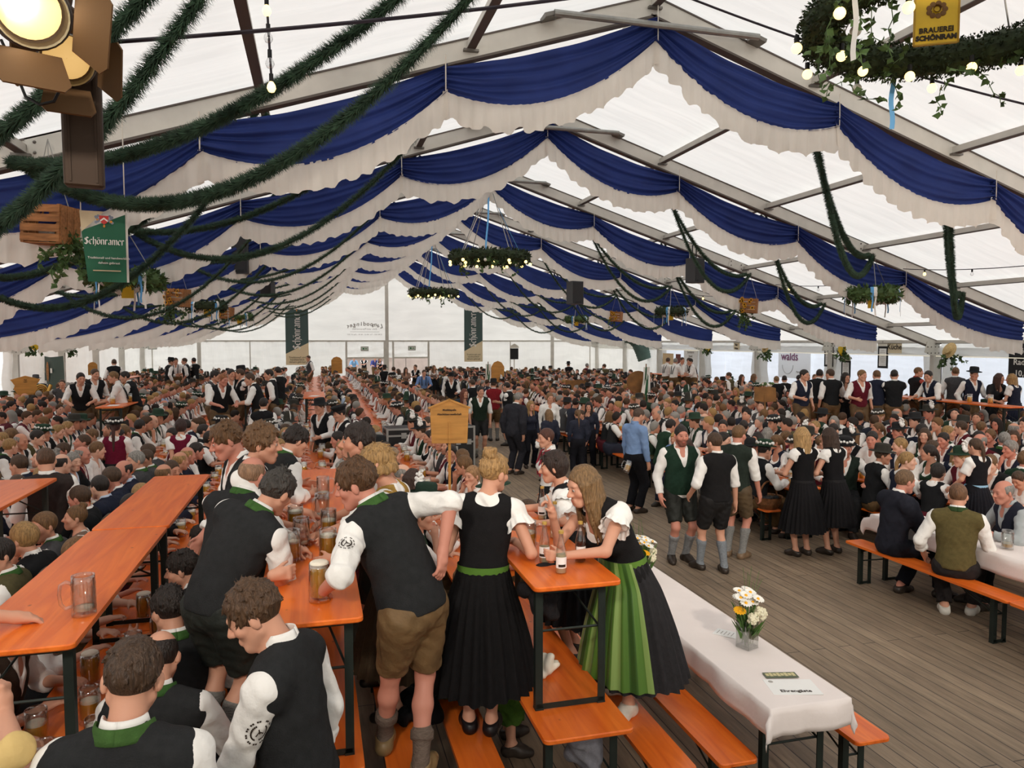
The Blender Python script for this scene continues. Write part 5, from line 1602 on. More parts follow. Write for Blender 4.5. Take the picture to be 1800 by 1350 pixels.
def dress(b, t, vox=.011, skin=SKIN, top='vest', shirtc=WHITE, vestc=BLACK, sleeve=1.35, bottom='shorts', botc=BROWNL, sock=srgb(128, 126, 122), shoe=srgb(52, 44, 38), hairstyle='short',
          hairc=H_BR, hatk=None, hatc=BLACK, hattrim=None, beard=None, stub=0., trimc=None, seed=1, hairlen=.38, hem=.35, skirtc=BLACK, apron=None, hc=None, rh=.34, eyes=False,
          hipseat=False, sockh=.62, barefoot=False, nohead=False, aprons=None, hvox=None, vhem=-.015, slim=1., lname=None, light=False):
    s = b.s; cv = vox * 1.1
    body = b.headp() + ([] if light else b.torso())
    for i in (0, 1): body += (b.arm(i, 2.)[1:] + b.hands_(i)[:5]) if light else b.arm(i, 2.) + b.hands_(i) + b.legs(i) + b.feet_(i)
    build('body', body, vox, M_skin, t, skin, tint=b.tint(beard, stub))
    hemq = b.P + b.Rp @ V(0, 0, vhem) * s; hemn = b.Rp @ V(0, 0, -1)
    if top in ('vest', 'shirt', 'braces'):
        sh = b.torso()
        for i in (0, 1): sh += b.arm(i, sleeve, 1.22)
        if sleeve > 1.05 and sleeve < 1.9:
            for i in (0, 1):   # rolled cuff
                q = b.E[i] + (b.Wr[i] - b.E[i]) * (sleeve - 1); d = unit(b.Wr[i] - b.E[i])
                sh.append(cone(q - d * .045 * s, q, .054 * s, .052 * s, .008, clip=[(q, d), (q - d * .045 * s, -d)]))
        build('shirt', sh + neck_open(b, 'shirt'), cv, M_shirt, t, shirtc, .010, plane(b.P + b.Rp @ V(0, 0, -.06) * s, hemn), .0035 if vox < .009 else .003, seed)
        collar(b, t, shirtc)
        if top == 'vest':
            ve = b.torso()
            cl = plane(hemq, hemn)
            o = build('vest', ve + neck_open(b, 'vest'), cv, M_wool, t, vestc, .024, cl, .0018, seed)
            if trimc is not None: collar(b, t, trimc, 'vest_collar', .086, .046, m=M_wool, off=-.010)
        elif top == 'braces':
            for x in (-1, 1):
                mb = MB(); pts = []
                for q in (V(x * .07, .14, -.32), V(x * .085, .15, -.16), V(x * .09, .09, .0), V(x * .085, .0, .03), V(x * .07, -.09, -.02), V(x * .04, -.14, -.2), V(x * .03, -.145, -.36)):
                    pts.append(Vector((b.N + b.Rc @ (q * s)).tolist()))
                mb.tube(pts, .014 * s, 5); mb.build('brace_strap', M_leather, t, color=vestc)
    elif top == 'jacket':
        ja = b.torso()
        for i in (0, 1): ja += b.arm(i, 1.93, 1.34)
        build('shirt', b.torso() + neck_open(b, 'shirt'), cv, M_shirt, t, shirtc, .012, plane(b.P, hemn))
        collar(b, t, shirtc)
        build('jacket', ja + neck_open(b, 'vest'), cv, M_wool, t, vestc, .026, plane(b.P + b.Rp @ V(0, 0, -.10) * s, hemn), .003, seed)
        mb = MB(); a = b.N + b.Rc @ V(0, .062, -.035) * s; c = b.C + b.Rc @ V(0, .145, -.0) * s
        mb.tube([a.tolist(), ((a + c) / 2 + b.Rc @ V(0, .03, 0)).tolist(), c.tolist()], [.014, .018, .026], 6); mb.build('tie', M_wool, t, color=srgb(40, 42, 60))
    elif top == 'dirndl':
        bl = b.torso()
        for i in (0, 1): bl += b.arm(i, sleeve, 1.5)
        build('blouse', bl + neck_open(b, 'blouse'), cv, M_shirt, t, shirtc, .010, plane(b.W, hemn), .004, seed)
        if vox < .009:
            for i, x in enumerate((-1, 1)):      # frill round the arm hole
                S, E = b.S[i], b.E[i]; d = unit(E - S); u_ = unit(np.cross(d, b.Rc @ V(0, 1, 0))); w_ = np.cross(d, u_)
                mb = MB()
                def fn(u, v):
                    a = 6.283 * u; rr = (.066 + .028 * v + .006 * v * math.sin(a * 13)) * s
                    q = S + d * ((.03 + .085 * v) * s * (1 + .15 * math.sin(a * 3))) + (u_ * math.cos(a) + w_ * math.sin(a)) * rr
                    return Vector(q.tolist())
                mb.grid(60, 5, fn); mb.build('sleeve_frill', M_shirt, t, smooth=True, color=shirtc)
        build('bodice', b.torso() + neck_open(b, 'bodice'), cv, M_wool, t, vestc, .020, plane(b.P + b.Rp @ V(0, 0, -.01) * s, hemn), .001, seed)
    elif top == 'sleeveless':
        build('dress_top', b.torso() + neck_open(b, 'blouse'), cv, M_wool, t, vestc, .014, plane(b.P, hemn))
    if light: bottom = None if bottom != 'skirt' else bottom; barefoot = True
    if bottom in ('shorts', 'trousers'):
        lo_ = [q for q in b.torso()[:2]]
        for i in (0, 1): lo_ += b.legs(i, .86 if bottom == 'shorts' else 1.94, 1.26 if bottom == 'shorts' else 1.28)
        build('lederhosen' if bottom == 'shorts' and lname is None else (lname or 'trousers'), lo_, cv, M_leather if bottom == 'shorts' else M_wool, t, botc, .014, plane(b.P + b.Rp @ V(0, 0, .10) * s, b.Rp @ V(0, 0, 1)), .003, seed)
    elif bottom == 'skirt':
        if hipseat:
            lo_ = [q for q in b.torso()[:2]]
            for i in (0, 1): lo_ += b.legs(i, 1.5, 1.5)
            for q in lo_: q['k'] = .14
            build('skirt', lo_, cv, M_wool, t, skirtc, .02, plane(b.P + b.Rp @ V(0, 0, .10) * s, b.Rp @ V(0, 0, 1)), .005, seed)
        else:
            skirt(b, t, skirtc, hem, rh=rh, hc=hc)
            if apron is not None: skirt(b, t, apron, hem + .03, rh=rh + .012, hc=hc, name='apron', arc=(.32, .68), off=.014, stripes=aprons, pleat=.014, mat_=M_shirt)
        wb = MB(); wa = b.P + b.Rp @ V(0, 0, .105) * s
        def fw(u, v):
            a = 6.283 * u; return Vector((wa + b.Rp @ V(math.cos(a) * .168 * s, math.sin(a) * .146 * s, (.025 - .05 * v) * s)).tolist())
        wb.grid(32, 1, fw); wb.build('waistband', M_shirt, t, smooth=True, color=apron if apron is not None else skirtc)
    for i in (0, 1):
        if bottom == 'shorts' and sock is not None:
            k, a = b.K[i], b.A[i]; d = unit(a - k); q0 = k + (a - k) * (1 - sockh)
            mid = k + (a - k) * .36 - b.toe[i] * .012 * s; m0 = q0 if sockh < .62 else mid
            so = [cone(q0, m0, .051 * s, .054 * s, .02, clip=(q0, -d)), cone(m0, a, .054 * s if sockh >= .62 else .047 * s, .036 * s, .02)] + b.feet_(i)[:2]
            so.append(cone(q0, q0 + d * .05, .057 * s, .057 * s, .006, clip=[(q0, -d), (q0 + d * .05, d)]))
            build('sock', so, cv, M_knit, t, sock, .006)
        if not barefoot:
            sh = b.feet_(i, .006)
            build('shoe', sh, cv, M_shoe, t, shoe, .006, plane(b.A[i] + V(0, 0, .004) * s, unit(V(0, 0, 1) - b.toe[i] * .25)))
    if hairstyle and not nohead: hair(b, hairstyle, t, hairc, hvox or vox, seed, hairlen)
    if hatk: hat(b, hatk, t, hatc, hattrim)
    if eyes:
        for x in (-1, 1):
            mb = MB(); M3 = Matrix(b.Rh.tolist())
            mb.ball(b.h(x * .031, .0835, .006).tolist(), .0118 * s, 12, 8)
            mb.ball(b.h(x * .031, .0895, .006).tolist(), .0076 * s, 10, 6, m=1); mb.build('eye', [M_eye, M_iris], t, smooth=True)
def person(label, loc, rz, bk, dk, group=None, cat='person'):
    t = thing('person', label, cat, loc, rz, group)
    b = Body(**bk); dress(b, t, **dk)
    return t, b
# ------------------------------------------------------------------ the people in front
def loc_of(p, loc, rz):
    p = Vector(p) - Vector(loc); return np.array(Matrix.Rotation(-R(rz), 3, 'Z') @ p, np.float32)
NEARV = .0068
def fp(label, loc, rz, bk, dk, hands=(None, None), feet=None, palms=None, fdir=None, poles=None, toes=None, kpole=None, hip=None, group=None):
    'front person: hands, feet, directions given in world coordinates'
    q = lambda p: None if p is None else loc_of(p, loc, rz)
    dv = lambda p: None if p is None else np.array(Matrix.Rotation(-R(rz), 3, 'Z') @ Vector(p), np.float32)
    bk = dict(bk); bk['hands'] = [q(h) for h in hands]
    if hip is not None: bk['hip'] = q(hip)
    if feet: bk['feet'] = [q(h) for h in feet]
    if palms: bk['palms'] = [dv(h) for h in palms]
    if fdir: bk['fdir'] = [dv(h) for h in fdir]
    if poles: bk['poles'] = [dv(h) for h in poles]
    if toes: bk['toes'] = [dv(h) for h in toes]
    if kpole: bk['kpole'] = [dv(h) for h in kpole]
    dk = dict(dict(vox=NEARV), **dk)
    return person(label, loc, R(rz), bk, dk, group)
VEST = srgb(40, 41, 42)
SHORTD = srgb(34, 38, 34)
def emblem(t, b, i, side, f=.42, r=.045, rad=.075):
    'round embroidered badge on the upper sleeve'
    S, E = b.S[i], b.E[i]; d = unit(E - S); c = S + (E - S) * f; o = np.array(side, np.float32); o = unit(o - d * np.dot(o, d)); w = np.cross(d, o)
    e = MB(); P = lambda a, q: (c + o * rad * math.cos(q[1] / rad) + w * rad * math.sin(q[1] / rad) + d * q[0] * -1)
    def ring(r0, r1, n=28, part=lambda a: True):
        for k in range(n):
            a0, a1 = 6.283 * k / n, 6.283 * (k + .8) / n
            if part(k): e.add([Vector(P(0, (rr * math.cos(a), rr * math.sin(a))).tolist()) for rr, a in ((r0, a0), (r1, a0), (r1, a1), (r0, a1))], [(0, 1, 2, 3)])
    ring(r * .86, r, 34, lambda k: k % 3); 
    for k in range(11):
        for sg in (-1, 1):
            a = -1.2 + k * .22; cx, cy = r * .62 * math.sin(a), 0
            an = math.pi + sg * (.35 + k * .21); q = (r * .6 * math.cos(an), r * .6 * math.sin(an))
            e.add([Vector(P(0, (q[0] + u, q[1] + v)).tolist()) for u, v in ((-.005, -.002), (0, -.004), (.006, .002), (0, .005))], [(0, 1, 2, 3)])
    for u, v, a in ((.004, 0, .5), (-.006, .004, -.4), (0, -.008, 1.2)):
        e.add([Vector(P(0, (u + x * math.cos(a) - y * math.sin(a), v + x * math.sin(a) + y * math.cos(a))).tolist()) for x, y in ((-.012, -.002), (.012, -.002), (.012, .003), (-.012, .003))], [(0, 1, 2, 3)])
    ob = e.build('sleeve_badge', M_ink, t)

# P1 man in front of the stage, seen from behind, bottom left
fp('man seen from behind at the bottom left, short brown hair, green vest collar', (-.64, 2.62, 0), -6, dict(H=1.90, lean=(6, 0, 0), head=(14, 4, 6), hip=(0, 0, .99), fat=1.04),
   dict(trimc=srgb(62, 92, 46), hairstyle='crop', hairc=srgb(66, 48, 34), vestc=VEST, sleeve=1.9, bottom='trousers', botc=BLACK, seed=3))
# P2 man in profile with badge on the sleeve
t, b = fp('man in profile looking down at the bottom middle, round badge on white sleeve', (-.10, 3.20, 0), 62, dict(H=1.92, lean=(9, 0, 6), head=(28, 0, 22), hip=(0, 0, 1.01), fat=1.05, shrug=-.01),
   dict(hairstyle='short', hairc=srgb(78, 56, 38), vestc=VEST, sleeve=1.55, bottom='trousers', botc=BLACK, seed=5, skin=SKIN), hands=((-.47, 3.12, .93), None))
emblem(t, b, 0, (-.5, -.85, .1), .42, .054, .078)
# P3 grey-haired man bending over the table
t, b = fp('dark grey haired man bending over the table from the left, mug in hand', (-.60, 4.33, .48), -38, dict(H=1.80, lean=(33, 16, -6), pel=.5, head=(26, 12, -6), curl=(.7, .78)),
   dict(trimc=srgb(60, 94, 46), hairstyle='short', hairc=srgb(62, 58, 54), vestc=VEST, sleeve=1.12, bottom='shorts', botc=SHORTD, seed=7, sockh=.66),
   hip=(-.57, 4.40, 1.40), hands=((-.16, 4.75, 1.60), (-.24, 4.16, 1.63)), feet=((-.66, 4.50, .48), (-.56, 4.33, .48)), palms=((0, 0, -1), (.5, .75, -.1)), fdir=(None, (.8, -.1, .1)), poles=((-1, 0, -.6), (.1, -.7, -1)))
# P4 bald man
fp('bald man in dark vest with green collar behind the grey-haired man', (-.62, 5.05, .48), -28, dict(H=1.74, lean=(24, 6, -6), head=(12, 4, -4)),
   dict(trimc=GREEN, hairstyle='balding', hairc=srgb(150, 118, 92), vestc=VEST, sleeve=1.3, bottom='shorts', botc=SHORTD, seed=8, skin=SKINR),
   hip=(-.60, 5.0, 1.36), hands=((-.22, 5.75, 1.60), (-.14, 5.0, 1.60)), palms=((0, 0, -1), (0, 0, -1)))
# P5 curly man looking right
fp('young man with curly light brown hair looking right across the table', (-.52, 5.38, .48), -98, dict(H=1.86, lean=(12, -4, 0), head=(4, 0, 3)),
   dict(hairstyle='curly', hairc=srgb(104, 76, 50), vestc=VEST, sleeve=1.15, bottom='shorts', botc=SHORTD, seed=11, skin=SKIN, stub=.35, eyes=True),
   hip=(-.52, 5.36, 1.46), hands=((-.08, 5.75, 1.60), (-.14, 5.22, 1.62)), palms=((0, 0, -1), (0, 0, -1)), poles=((-.4, .5, -.5), (-.3, -.7, -.3)))
# P6 smiling man looking left and down
t, b = fp('brown-haired man smiling down to the left, badge on white sleeve', (-.50, 5.95, .48), 112, dict(H=1.92, lean=(10, 0, 0), head=(18, 0, -8)),
   dict(hairstyle='side', hairc=srgb(98, 70, 44), vestc=VEST, sleeve=1.8, bottom='shorts', botc=SHORTD, seed=13, skin=SKINR, eyes=True), hands=(None, (-.85, 5.95, 1.42)))
emblem(t, b, 0, (-.6, -.7, .1), .5, .04, .07)
# P7 dark back of head further along
fp('man with dark hair and white sleeves turned away at the far table end', (-.50, 6.75, .48), -52, dict(H=1.78, lean=(24, 8, -6), head=(22, 0, -12)),
   dict(hairstyle='short', hairc=H_DK, vestc=VEST, sleeve=1.5, bottom='shorts', botc=SHORTD, seed=17, trimc=GREEN), hip=(-.44, 6.62, 1.38), hands=((-.15, 7.0, 1.6), (-.05, 6.5, 1.6)))
# P8 dark-haired man facing left
fp('dark-haired man in profile facing left behind the leaning man', (.46, 5.30, .48), 88, dict(H=1.86, lean=(14, 0, 0), head=(-4, 0, 6)),
   dict(hairstyle='side', hairc=srgb(44, 34, 30), vestc=VEST, sleeve=1.3, bottom='shorts', botc=SHORTD, seed=19, skin=SKIN2, stub=.5, eyes=True), hip=(.43, 5.30, 1.46), hands=((0, 5.05, 1.6), (.08, 5.5, 1.6)), palms=((0, 0, -1), (0, 0, -1)))
# P9 man leaning with elbow on the table corner
t, b = fp('man in brown lederhosen leaning on the table corner, hand on hip', (.53, 4.02, .48), 38, dict(H=1.88, lean=(30, -10, 4), pel=.6, head=(16, -4, 34), curl=(.5, .35), fat=1.06, shrug=.01),
   dict(trimc=srgb(62, 96, 48), hairstyle='short', hairc=srgb(84, 58, 36), vestc=VEST, sleeve=1.10, bottom='shorts', botc=srgb(112, 88, 58), sock=srgb(112, 98, 88), sockh=.36, seed=23, shoe=srgb(140, 116, 80), skin=SKINR),
   hip=(.50, 4.0, 1.44), hands=((.02, 3.92, 1.60), (.66, 3.98, 1.74)), feet=((.36, 4.30, .48), (.53, 3.97, .48)), palms=((0, 0, -1), (-.6, .4, -.5)), fdir=(None, (-.1, -.3, -.95)),
   poles=((-.2, -1, -.35), (1, -.5, 1.0)), toes=((.2, 1, 0), (.5, .8, 0)), kpole=((-.3, .9, .1), (.2, .9, .1)))
emblem(t, b, 0, (-.75, -.6, .1), .5, .043, .078)
# P10 blond woman with pinned-up hair
fp('blond woman with braided pinned-up hair and mustard bodice, facing left', (.50, 4.72, .48), 70, dict(sex='f', H=1.78, hip=(0, 0, .94), lean=(10, 0, 0), head=(10, 0, 14)),
   dict(top='dirndl', sleeve=.45, bottom='skirt', hairstyle='updo', hairc=H_BL, vestc=srgb(158, 124, 60), skirtc=srgb(60, 48, 34), sock=None, seed=29, eyes=True), hands=((.08, 4.5, 1.6), (.12, 5.0, 1.6)))
# P11 woman with bun, back to the camera
M_st1 = mat('apron_green', srgb(74, 112, 34), .5, sheen=.2); M_st2 = mat('apron_light_stripe', srgb(128, 156, 84), .5, sheen=.2); M_st3 = mat('apron_dark_stripe', srgb(52, 88, 26), .5, sheen=.2)
APS = [M_st3, M_st1, M_st2, M_st1]
fp('blond woman with bun and black dress seen from behind on the bench', (.97, 4.44, .48), -14, dict(sex='f', H=1.73, hip=(0, 0, .88), lean=(10, 4, -4), head=(8, 6, -44)),
   dict(top='dirndl', sleeve=.3, bottom='skirt', hairstyle='bun', hairc=srgb(164, 128, 82), vestc=srgb(26, 25, 26), skirtc=srgb(22, 21, 22), apron=srgb(80, 120, 40), aprons=APS, sock=None, seed=31, shoe=srgb(26, 22, 24), hem=.28, rh=.33, eyes=True),
   hip=(.99, 4.44, 1.39), hands=((.88, 4.80, 1.60), (1.24, 4.56, 1.60)), palms=((0, 0, -1), (0, 0, -1)), poles=((-.5, -.4, -1), (.35, -.6, -1)), feet=((.89, 4.40, .48), (1.02, 4.34, .48)))
# P12 woman with green apron, pointing
fp('long-haired woman with green striped apron leaning over the table, raised finger', (1.98, 4.42, .48), 106, dict(sex='f', H=1.74, lean=(35, 4, 4), pel=.45, head=(14, 0, -6), curl=(.6, .75), index=1),
   dict(top='dirndl', sleeve=.3, bottom='skirt', hairstyle='straight', hairc=srgb(122, 94, 62), hairlen=.42, vestc=srgb(28, 27, 28), skirtc=srgb(44, 43, 45), apron=srgb(94, 132, 48), aprons=APS, sock=srgb(230, 228, 224), seed=37, shoe=srgb(222, 214, 200), hem=.23, rh=.36, eyes=True, hc=(0, -.03)),
   hip=(1.93, 4.40, 1.39), hands=((1.40, 4.10, 1.63), (1.40, 4.30, 1.83)), palms=((-.3, .9, 0), (-.7, .0, -.6)), fdir=((-.95, -.1, .1), (-.25, .05, .95)), poles=((.4, -.9, -.5), (.3, .5, -1)), feet=((1.92, 4.30, .48), (1.99, 4.60, .48)), toes=((-.7, -.5, 0), (-.8, .3, 0)))
# P13 dark-haired woman with lace sleeves
fp('dark-haired woman in white lace blouse behind the pointing woman, facing away', (1.88, 5.25, .48), 62, dict(sex='f', H=1.66, hip=(0, 0, .87), lean=(16, 0, 0), head=(8, 0, 6)),
   dict(top='dirndl', sleeve=.9, bottom='skirt', hairstyle='bob', hairc=srgb(46, 32, 26), vestc=BLACK, skirtc=BLACK, sock=None, seed=41), hip=(1.88, 5.2, 1.31), hands=((1.5, 5.0, 1.6), (1.45, 5.5, 1.6)))
# seated people low in front of the raised tables
SITF = dict(H=1.78, lean=(10, 0, 0))
def sit(label, x, y, z, rz, bk, dk, hands=None):
    'seated person on a bench whose top is z'
    a = dict(dict(hip=(0, 0, .10), lean=(10, 0, 0), feet=(V(-.12, .42, -.48), V(.12, .40, -.48)), kpole=(V(-.2, .6, 1), V(.2, .6, 1))), **bk)
    if hands == 'table': a.update(hands=(V(-.17, .40, .37), V(.19, .38, .37)), palms=(V(0, 0, -1), V(0, 0, -1)))
    elif hands: a['hands'] = hands
    return person(label, (x, y, z), R(rz), a, dict(dict(vox=.0085, bottom='trousers', botc=BLACK), **dk))
sit('balding man in dark vest with green collar seated at the bottom left', -.80, 3.86, .48, -8, dict(H=1.84, head=(24, 0, 10)), dict(hairstyle='balding', hairc=H_DK, trimc=GREEN, vestc=VEST, sleeve=1.2, seed=2), 'table')
sit('dark-haired man with green vest collar seated left of the dark lederhosen', -.80, 4.55, .48, 20, dict(H=1.86, head=(14, 0, 18)), dict(hairstyle='short', hairc=H_DK, trimc=GREEN, vestc=VEST, seed=4), 'table')
sit('bearded man facing left below the bare table, hand at his ear', -.80, 5.55, .48, 70, dict(H=1.80, head=(10, 0, 15)), dict(hairstyle='short', hairc=H_DK, vestc=VEST, stub=.9, seed=6), (V(-.17, .40, .37), V(.14, .16, .72)))
sit('boy-faced man with dark hair under the bare table, farther back', -.80, 6.5, .48, 80, dict(H=1.72, head=(8, 0, 5)), dict(hairstyle='short', hairc=H_DK, vestc=srgb(60, 46, 38), seed=9), 'table')
t, b = sit('man in white shirt with blue wristband reaching for a mug, bottom left edge', -1.86, 3.95, .48, -78, dict(H=1.80, head=(10, 0, 0), lean=(22, 0, -14), curl=(.3, .6)), dict(hairstyle='short', hairc=H_BR, vestc=VEST, sleeve=1.2, seed=12), (V(-.17, .45, .36), V(.26, .60, .42)))
wb = MB(); w0, e0 = b.Wr[1], b.E[1]; d0 = unit(w0 - e0); wb.tube([(w0 - d0 * .035).tolist(), (w0 - d0 * .012).tolist()], .034, 14, caps=False); wb.build('wristband', mat('blue_band', srgb(60, 140, 210), .5), t)
sit('man in white shirt half hidden below the bare table edge', -1.88, 4.75, .48, -92, dict(H=1.78, head=(12, 0, 0), lean=(20, 0, 0)), dict(hairstyle='short', hairc=H_BR, vestc=srgb(60, 48, 40), sleeve=1.25, seed=14), 'table')
sit('woman with green striped apron seated half behind the black skirt', .90, 5.02, .48, -96, dict(sex='f', H=1.66, head=(6, 0, 0)), dict(top='dirndl', sleeve=.6, bottom='skirt', hipseat=True, skirtc=srgb(72, 104, 40), vestc=BLACK, hairstyle='long', hairc=H_LB, seed=18), 'table')
mug(0, (-1.30, 3.93, .77), 60, 'half-full mug in front of the hand with blue wristband', 'mugs on the table below')
mug(4, (-1.12, 4.12, .77), 20, 'mug beside the steel leg of the bare table', 'mugs on the table below')
for i, (x, y) in enumerate(((-1.25, 4.5), (-1.15, 4.85), (-1.38, 5.0), (-1.2, 5.3), (-1.45, 4.3), (-1.12, 5.7), (-1.3, 6.1))):
    mug((0, 4, 1, 2)[i % 4], (x, y, .77), i * 50, '%s mug back along the low table under the bare one' % ORD[i], 'mugs on the table below')
# standing man at the left edge whose hand lies on the bare table
fp('person at the left picture edge, bare forearm resting on the bare table', (-1.92, 4.05, .48), -70, dict(H=1.78, lean=(10, 0, 0), head=(0, 0, 0), curl=(.2, .35)),
   dict(hairstyle='short', hairc=H_BR, vestc=VEST, sleeve=1.1, bottom='shorts', botc=SHORTD, seed=15), hands=(None, (-1.40, 3.95, 1.585)), palms=(None, (0, 0, -1)))
fp('person at the bottom left corner with raised pale hand, mostly outside the frame', (-1.40, 2.62, 0), -20, dict(H=1.80, lean=(4, 0, 0), hip=(0, 0, .94), curl=(.3, .8)),
   dict(hairstyle='short', hairc=H_BR, vestc=srgb(200, 170, 110), shirtc=srgb(214, 184, 120), sleeve=1.0, bottom='trousers', botc=BLACK, seed=16), hands=(None, (-1.08, 2.90, 1.60)), palms=(None, (-1, 0, 0)), fdir=(None, (0, .3, 1)))
# ------------------------------------------------------------------ the crowd
NAVY = srgb(34, 38, 54); OLIVE = srgb(84, 78, 52); DGRN = srgb(34, 58, 42); BURG = srgb(92, 26, 38); GREY = srgb(72, 72, 74); DARK = srgb(30, 31, 33); TEAL = srgb(40, 58, 70)
VESTS = [(DARK, 'black vest'), (DARK, 'black vest'), (DARK, 'black vest'), (DGRN, 'dark green vest'), (GREY, 'grey vest'), (NAVY, 'navy vest'), (OLIVE, 'olive vest'), (BURG, 'burgundy vest')]
BODS = [(DARK, 'black bodice'), (BURG, 'burgundy bodice'), (NAVY, 'navy bodice'), (srgb(120, 100, 88), 'taupe bodice'), (DGRN, 'green bodice')]
HAIRS = [(H_BR, 'brown'), (H_DK, 'dark'), (H_LB, 'light-brown'), (H_BL, 'blond'), (H_GR, 'grey'), (H_DK, 'dark'), (H_BR, 'brown')]
TBL = dict(hands=(V(-.17, .40, .37), V(.19, .38, .37)), palms=(V(0, 0, -1), V(0, 0, -1)))
SEAT = dict(hip=(0, 0, .10), feet=(V(-.12, .42, -.48), V(.12, .40, -.48)), kpole=(V(-.2, .6, 1), V(.2, .6, 1)))
def S(**k): return dict(dict(SEAT, lean=(10, 0, 0)), **k)
# name: (body, clothes, kind)
ARCH = {
 'table_lean': (S(**TBL, lean=(16, 0, 0), head=(8, 0, 12)), dict(top='vest', hairstyle='short', sleeve=1.3), 'm'),
 'table_left': (S(**TBL, head=(0, 0, 48)), dict(top='vest', hairstyle='side', sleeve=1.2, trimc=GREEN), 'm'),
 'table_right': (S(**TBL, lean=(6, 0, -8), head=(2, 0, -50)), dict(top='vest', hairstyle='short', sleeve=1.5), 'm'),
 'chin_hand': (S(hands=(V(-.17, .40, .37), V(.06, .24, .60)), fdir=(None, V(-.2, 0, 1)), palms=(V(0, 0, -1), V(-1, 0, 0)), poles=(None, V(.3, .3, -1)), head=(4, 0, -16)), dict(top='vest', hairstyle='curly', sleeve=1.2), 'm'),
 'laugh': (S(lean=(-4, 0, 8), hands=(V(-.2, .36, .34), V(.26, .22, .30)), head=(-12, 0, 24)), dict(top='vest', hairstyle='crop', sleeve=1.2, stub=.7), 'm'),
 'hat_brim': (S(**TBL, head=(4, 0, -20)), dict(top='vest', hairstyle='short', hatk='brim', sleeve=1.9), 'm'),
 'hat_tall': (S(**TBL, head=(2, 0, 26)), dict(top='vest', hairstyle='crop', hatk='tall', hattrim='feather', sleeve=1.9, stub=.6), 'm'),
 'hat_flower': (S(**TBL, head=(6, 0, 6)), dict(top='vest', hairstyle='crop', hatk='bowl', hattrim='flowers', sleeve=1.8), 'm'),
 'hat_plume': (S(**TBL, head=(6, 0, -30)), dict(top='vest', hairstyle='crop', hatk='brim', hattrim='plume', sleeve=1.8), 'm'),
 'suit': (S(**TBL, head=(6, 0, -26)), dict(top='jacket', hairstyle='side'), 'j'),
 'suit_turn': (S(**TBL, lean=(8, 0, 10), head=(4, 0, 40)), dict(top='jacket', hairstyle='balding'), 'j'),
 'shirt_sit': (S(**TBL, lean=(14, 0, 0), head=(6, 0, 30)), dict(top='shirt', hairstyle='short', sleeve=1.5), 's'),
 'old_bald': (S(**TBL, head=(6, 0, -10)), dict(top='vest', hairstyle='balding', sleeve=1.9), 'm'),
 'w_long': (S(**TBL, head=(4, 0, 26), sex='f', H=1.67), dict(top='dirndl', sleeve=.6, bottom='skirt', hipseat=True, hairstyle='long', hairlen=.34), 'f'),
 'w_pony': (S(**TBL, head=(2, 0, -34), sex='f', H=1.66), dict(top='dirndl', sleeve=.8, bottom='skirt', hipseat=True, hairstyle='pony', hairlen=.3), 'f'),
 'w_bun': (S(lean=(4, 0, 0), hands=(V(-.1, .3, .3), V(.1, .32, .3)), head=(-4, 0, 4), sex='f', H=1.66), dict(top='dirndl', sleeve=.5, bottom='skirt', hipseat=True, hairstyle='bun'), 'f'),
 'w_bob': (S(**TBL, head=(8, 0, -8), sex='f', H=1.64), dict(top='dirndl', sleeve=.9, bottom='skirt', hipseat=True, hairstyle='bob'), 'f'),
 'st_lean': (dict(lean=(18, 0, 0), hands=(V(-.2, .42, 1.10), V(.2, .44, 1.10)), palms=(V(0, 0, -1), V(0, 0, -1)), head=(10, 0, 20)), dict(top='vest', bottom='shorts', hairstyle='short', sleeve=1.2), 'm'),
 'st_side': (dict(lean=(4, 0, 10), head=(4, 0, 30), hands=(V(-.26, .05, .92), V(.2, .36, 1.12))), dict(top='vest', bottom='shorts', hairstyle='side', sleeve=1.25), 'm'),
 'st_fold': (dict(lean=(0, 0, 0), head=(2, 0, -20), hands=(V(.10, .27, 1.18), V(-.10, .29, 1.22))), dict(top='vest', bottom='shorts', hairstyle='crop', sleeve=1.3), 'm'),
 'st_hat': (dict(lean=(6, 0, 0), head=(6, 0, -10), hands=(V(-.18, .34, 1.1), V(.26, .05, .92))), dict(top='vest', bottom='shorts', hairstyle='crop', hatk='brim', sleeve=1.9), 'm'),
 'st_brace': (dict(lean=(12, 0, 0), head=(8, 0, 14), hands=(V(-.2, .40, 1.08), V(.2, .40, 1.10))), dict(top='braces', bottom='trousers', botc=DARK, hairstyle='short', sleeve=1.2, vestc=DARK), 's'),
 'st_woman': (dict(sex='f', H=1.68, hip=(0, 0, .88), lean=(6, 0, 0), head=(4, 0, 30), hands=(V(-.12, .3, 1.0), V(.14, .3, 1.02))), dict(top='dirndl', sleeve=.6, bottom='skirt', hairstyle='long', hem=.4), 'f'),
 'st_woman_back': (dict(sex='f', H=1.68, hip=(0, 0, .88), head=(2, 0, -8), hands=(V(-.03, -.2, .78), V(.04, -.21, .77)), poles=(V(-.8, -.4, 0), V(.8, -.4, 0))), dict(top='dirndl', sleeve=.6, bottom='skirt', hairstyle='long', hem=.3, hairlen=.3), 'f'),
}
def make_arch(name, vox):
    bk, dk, kd = ARCH[name]
    seated = 'hip' in bk and bk['hip'][2] < .3
    d = dict(vox=vox, seed=sum(map(ord, name)) % 7, **dk)
    if seated and kd != 'f': d.setdefault('bottom', 'trousers'); d['botc'] = BROWNL if kd == 'm' else DARK
    d.setdefault('hvox', vox)
    if vox < .016: d['eyes'] = False
    t = thing('person', 'x', 'person') if CAP is None else None
    b = Body(**bk)
    if seated: d['barefoot'] = False
    dress(b, t, light=CAP is not None, **d)
    return t
PROTO = {}; _pu = {}
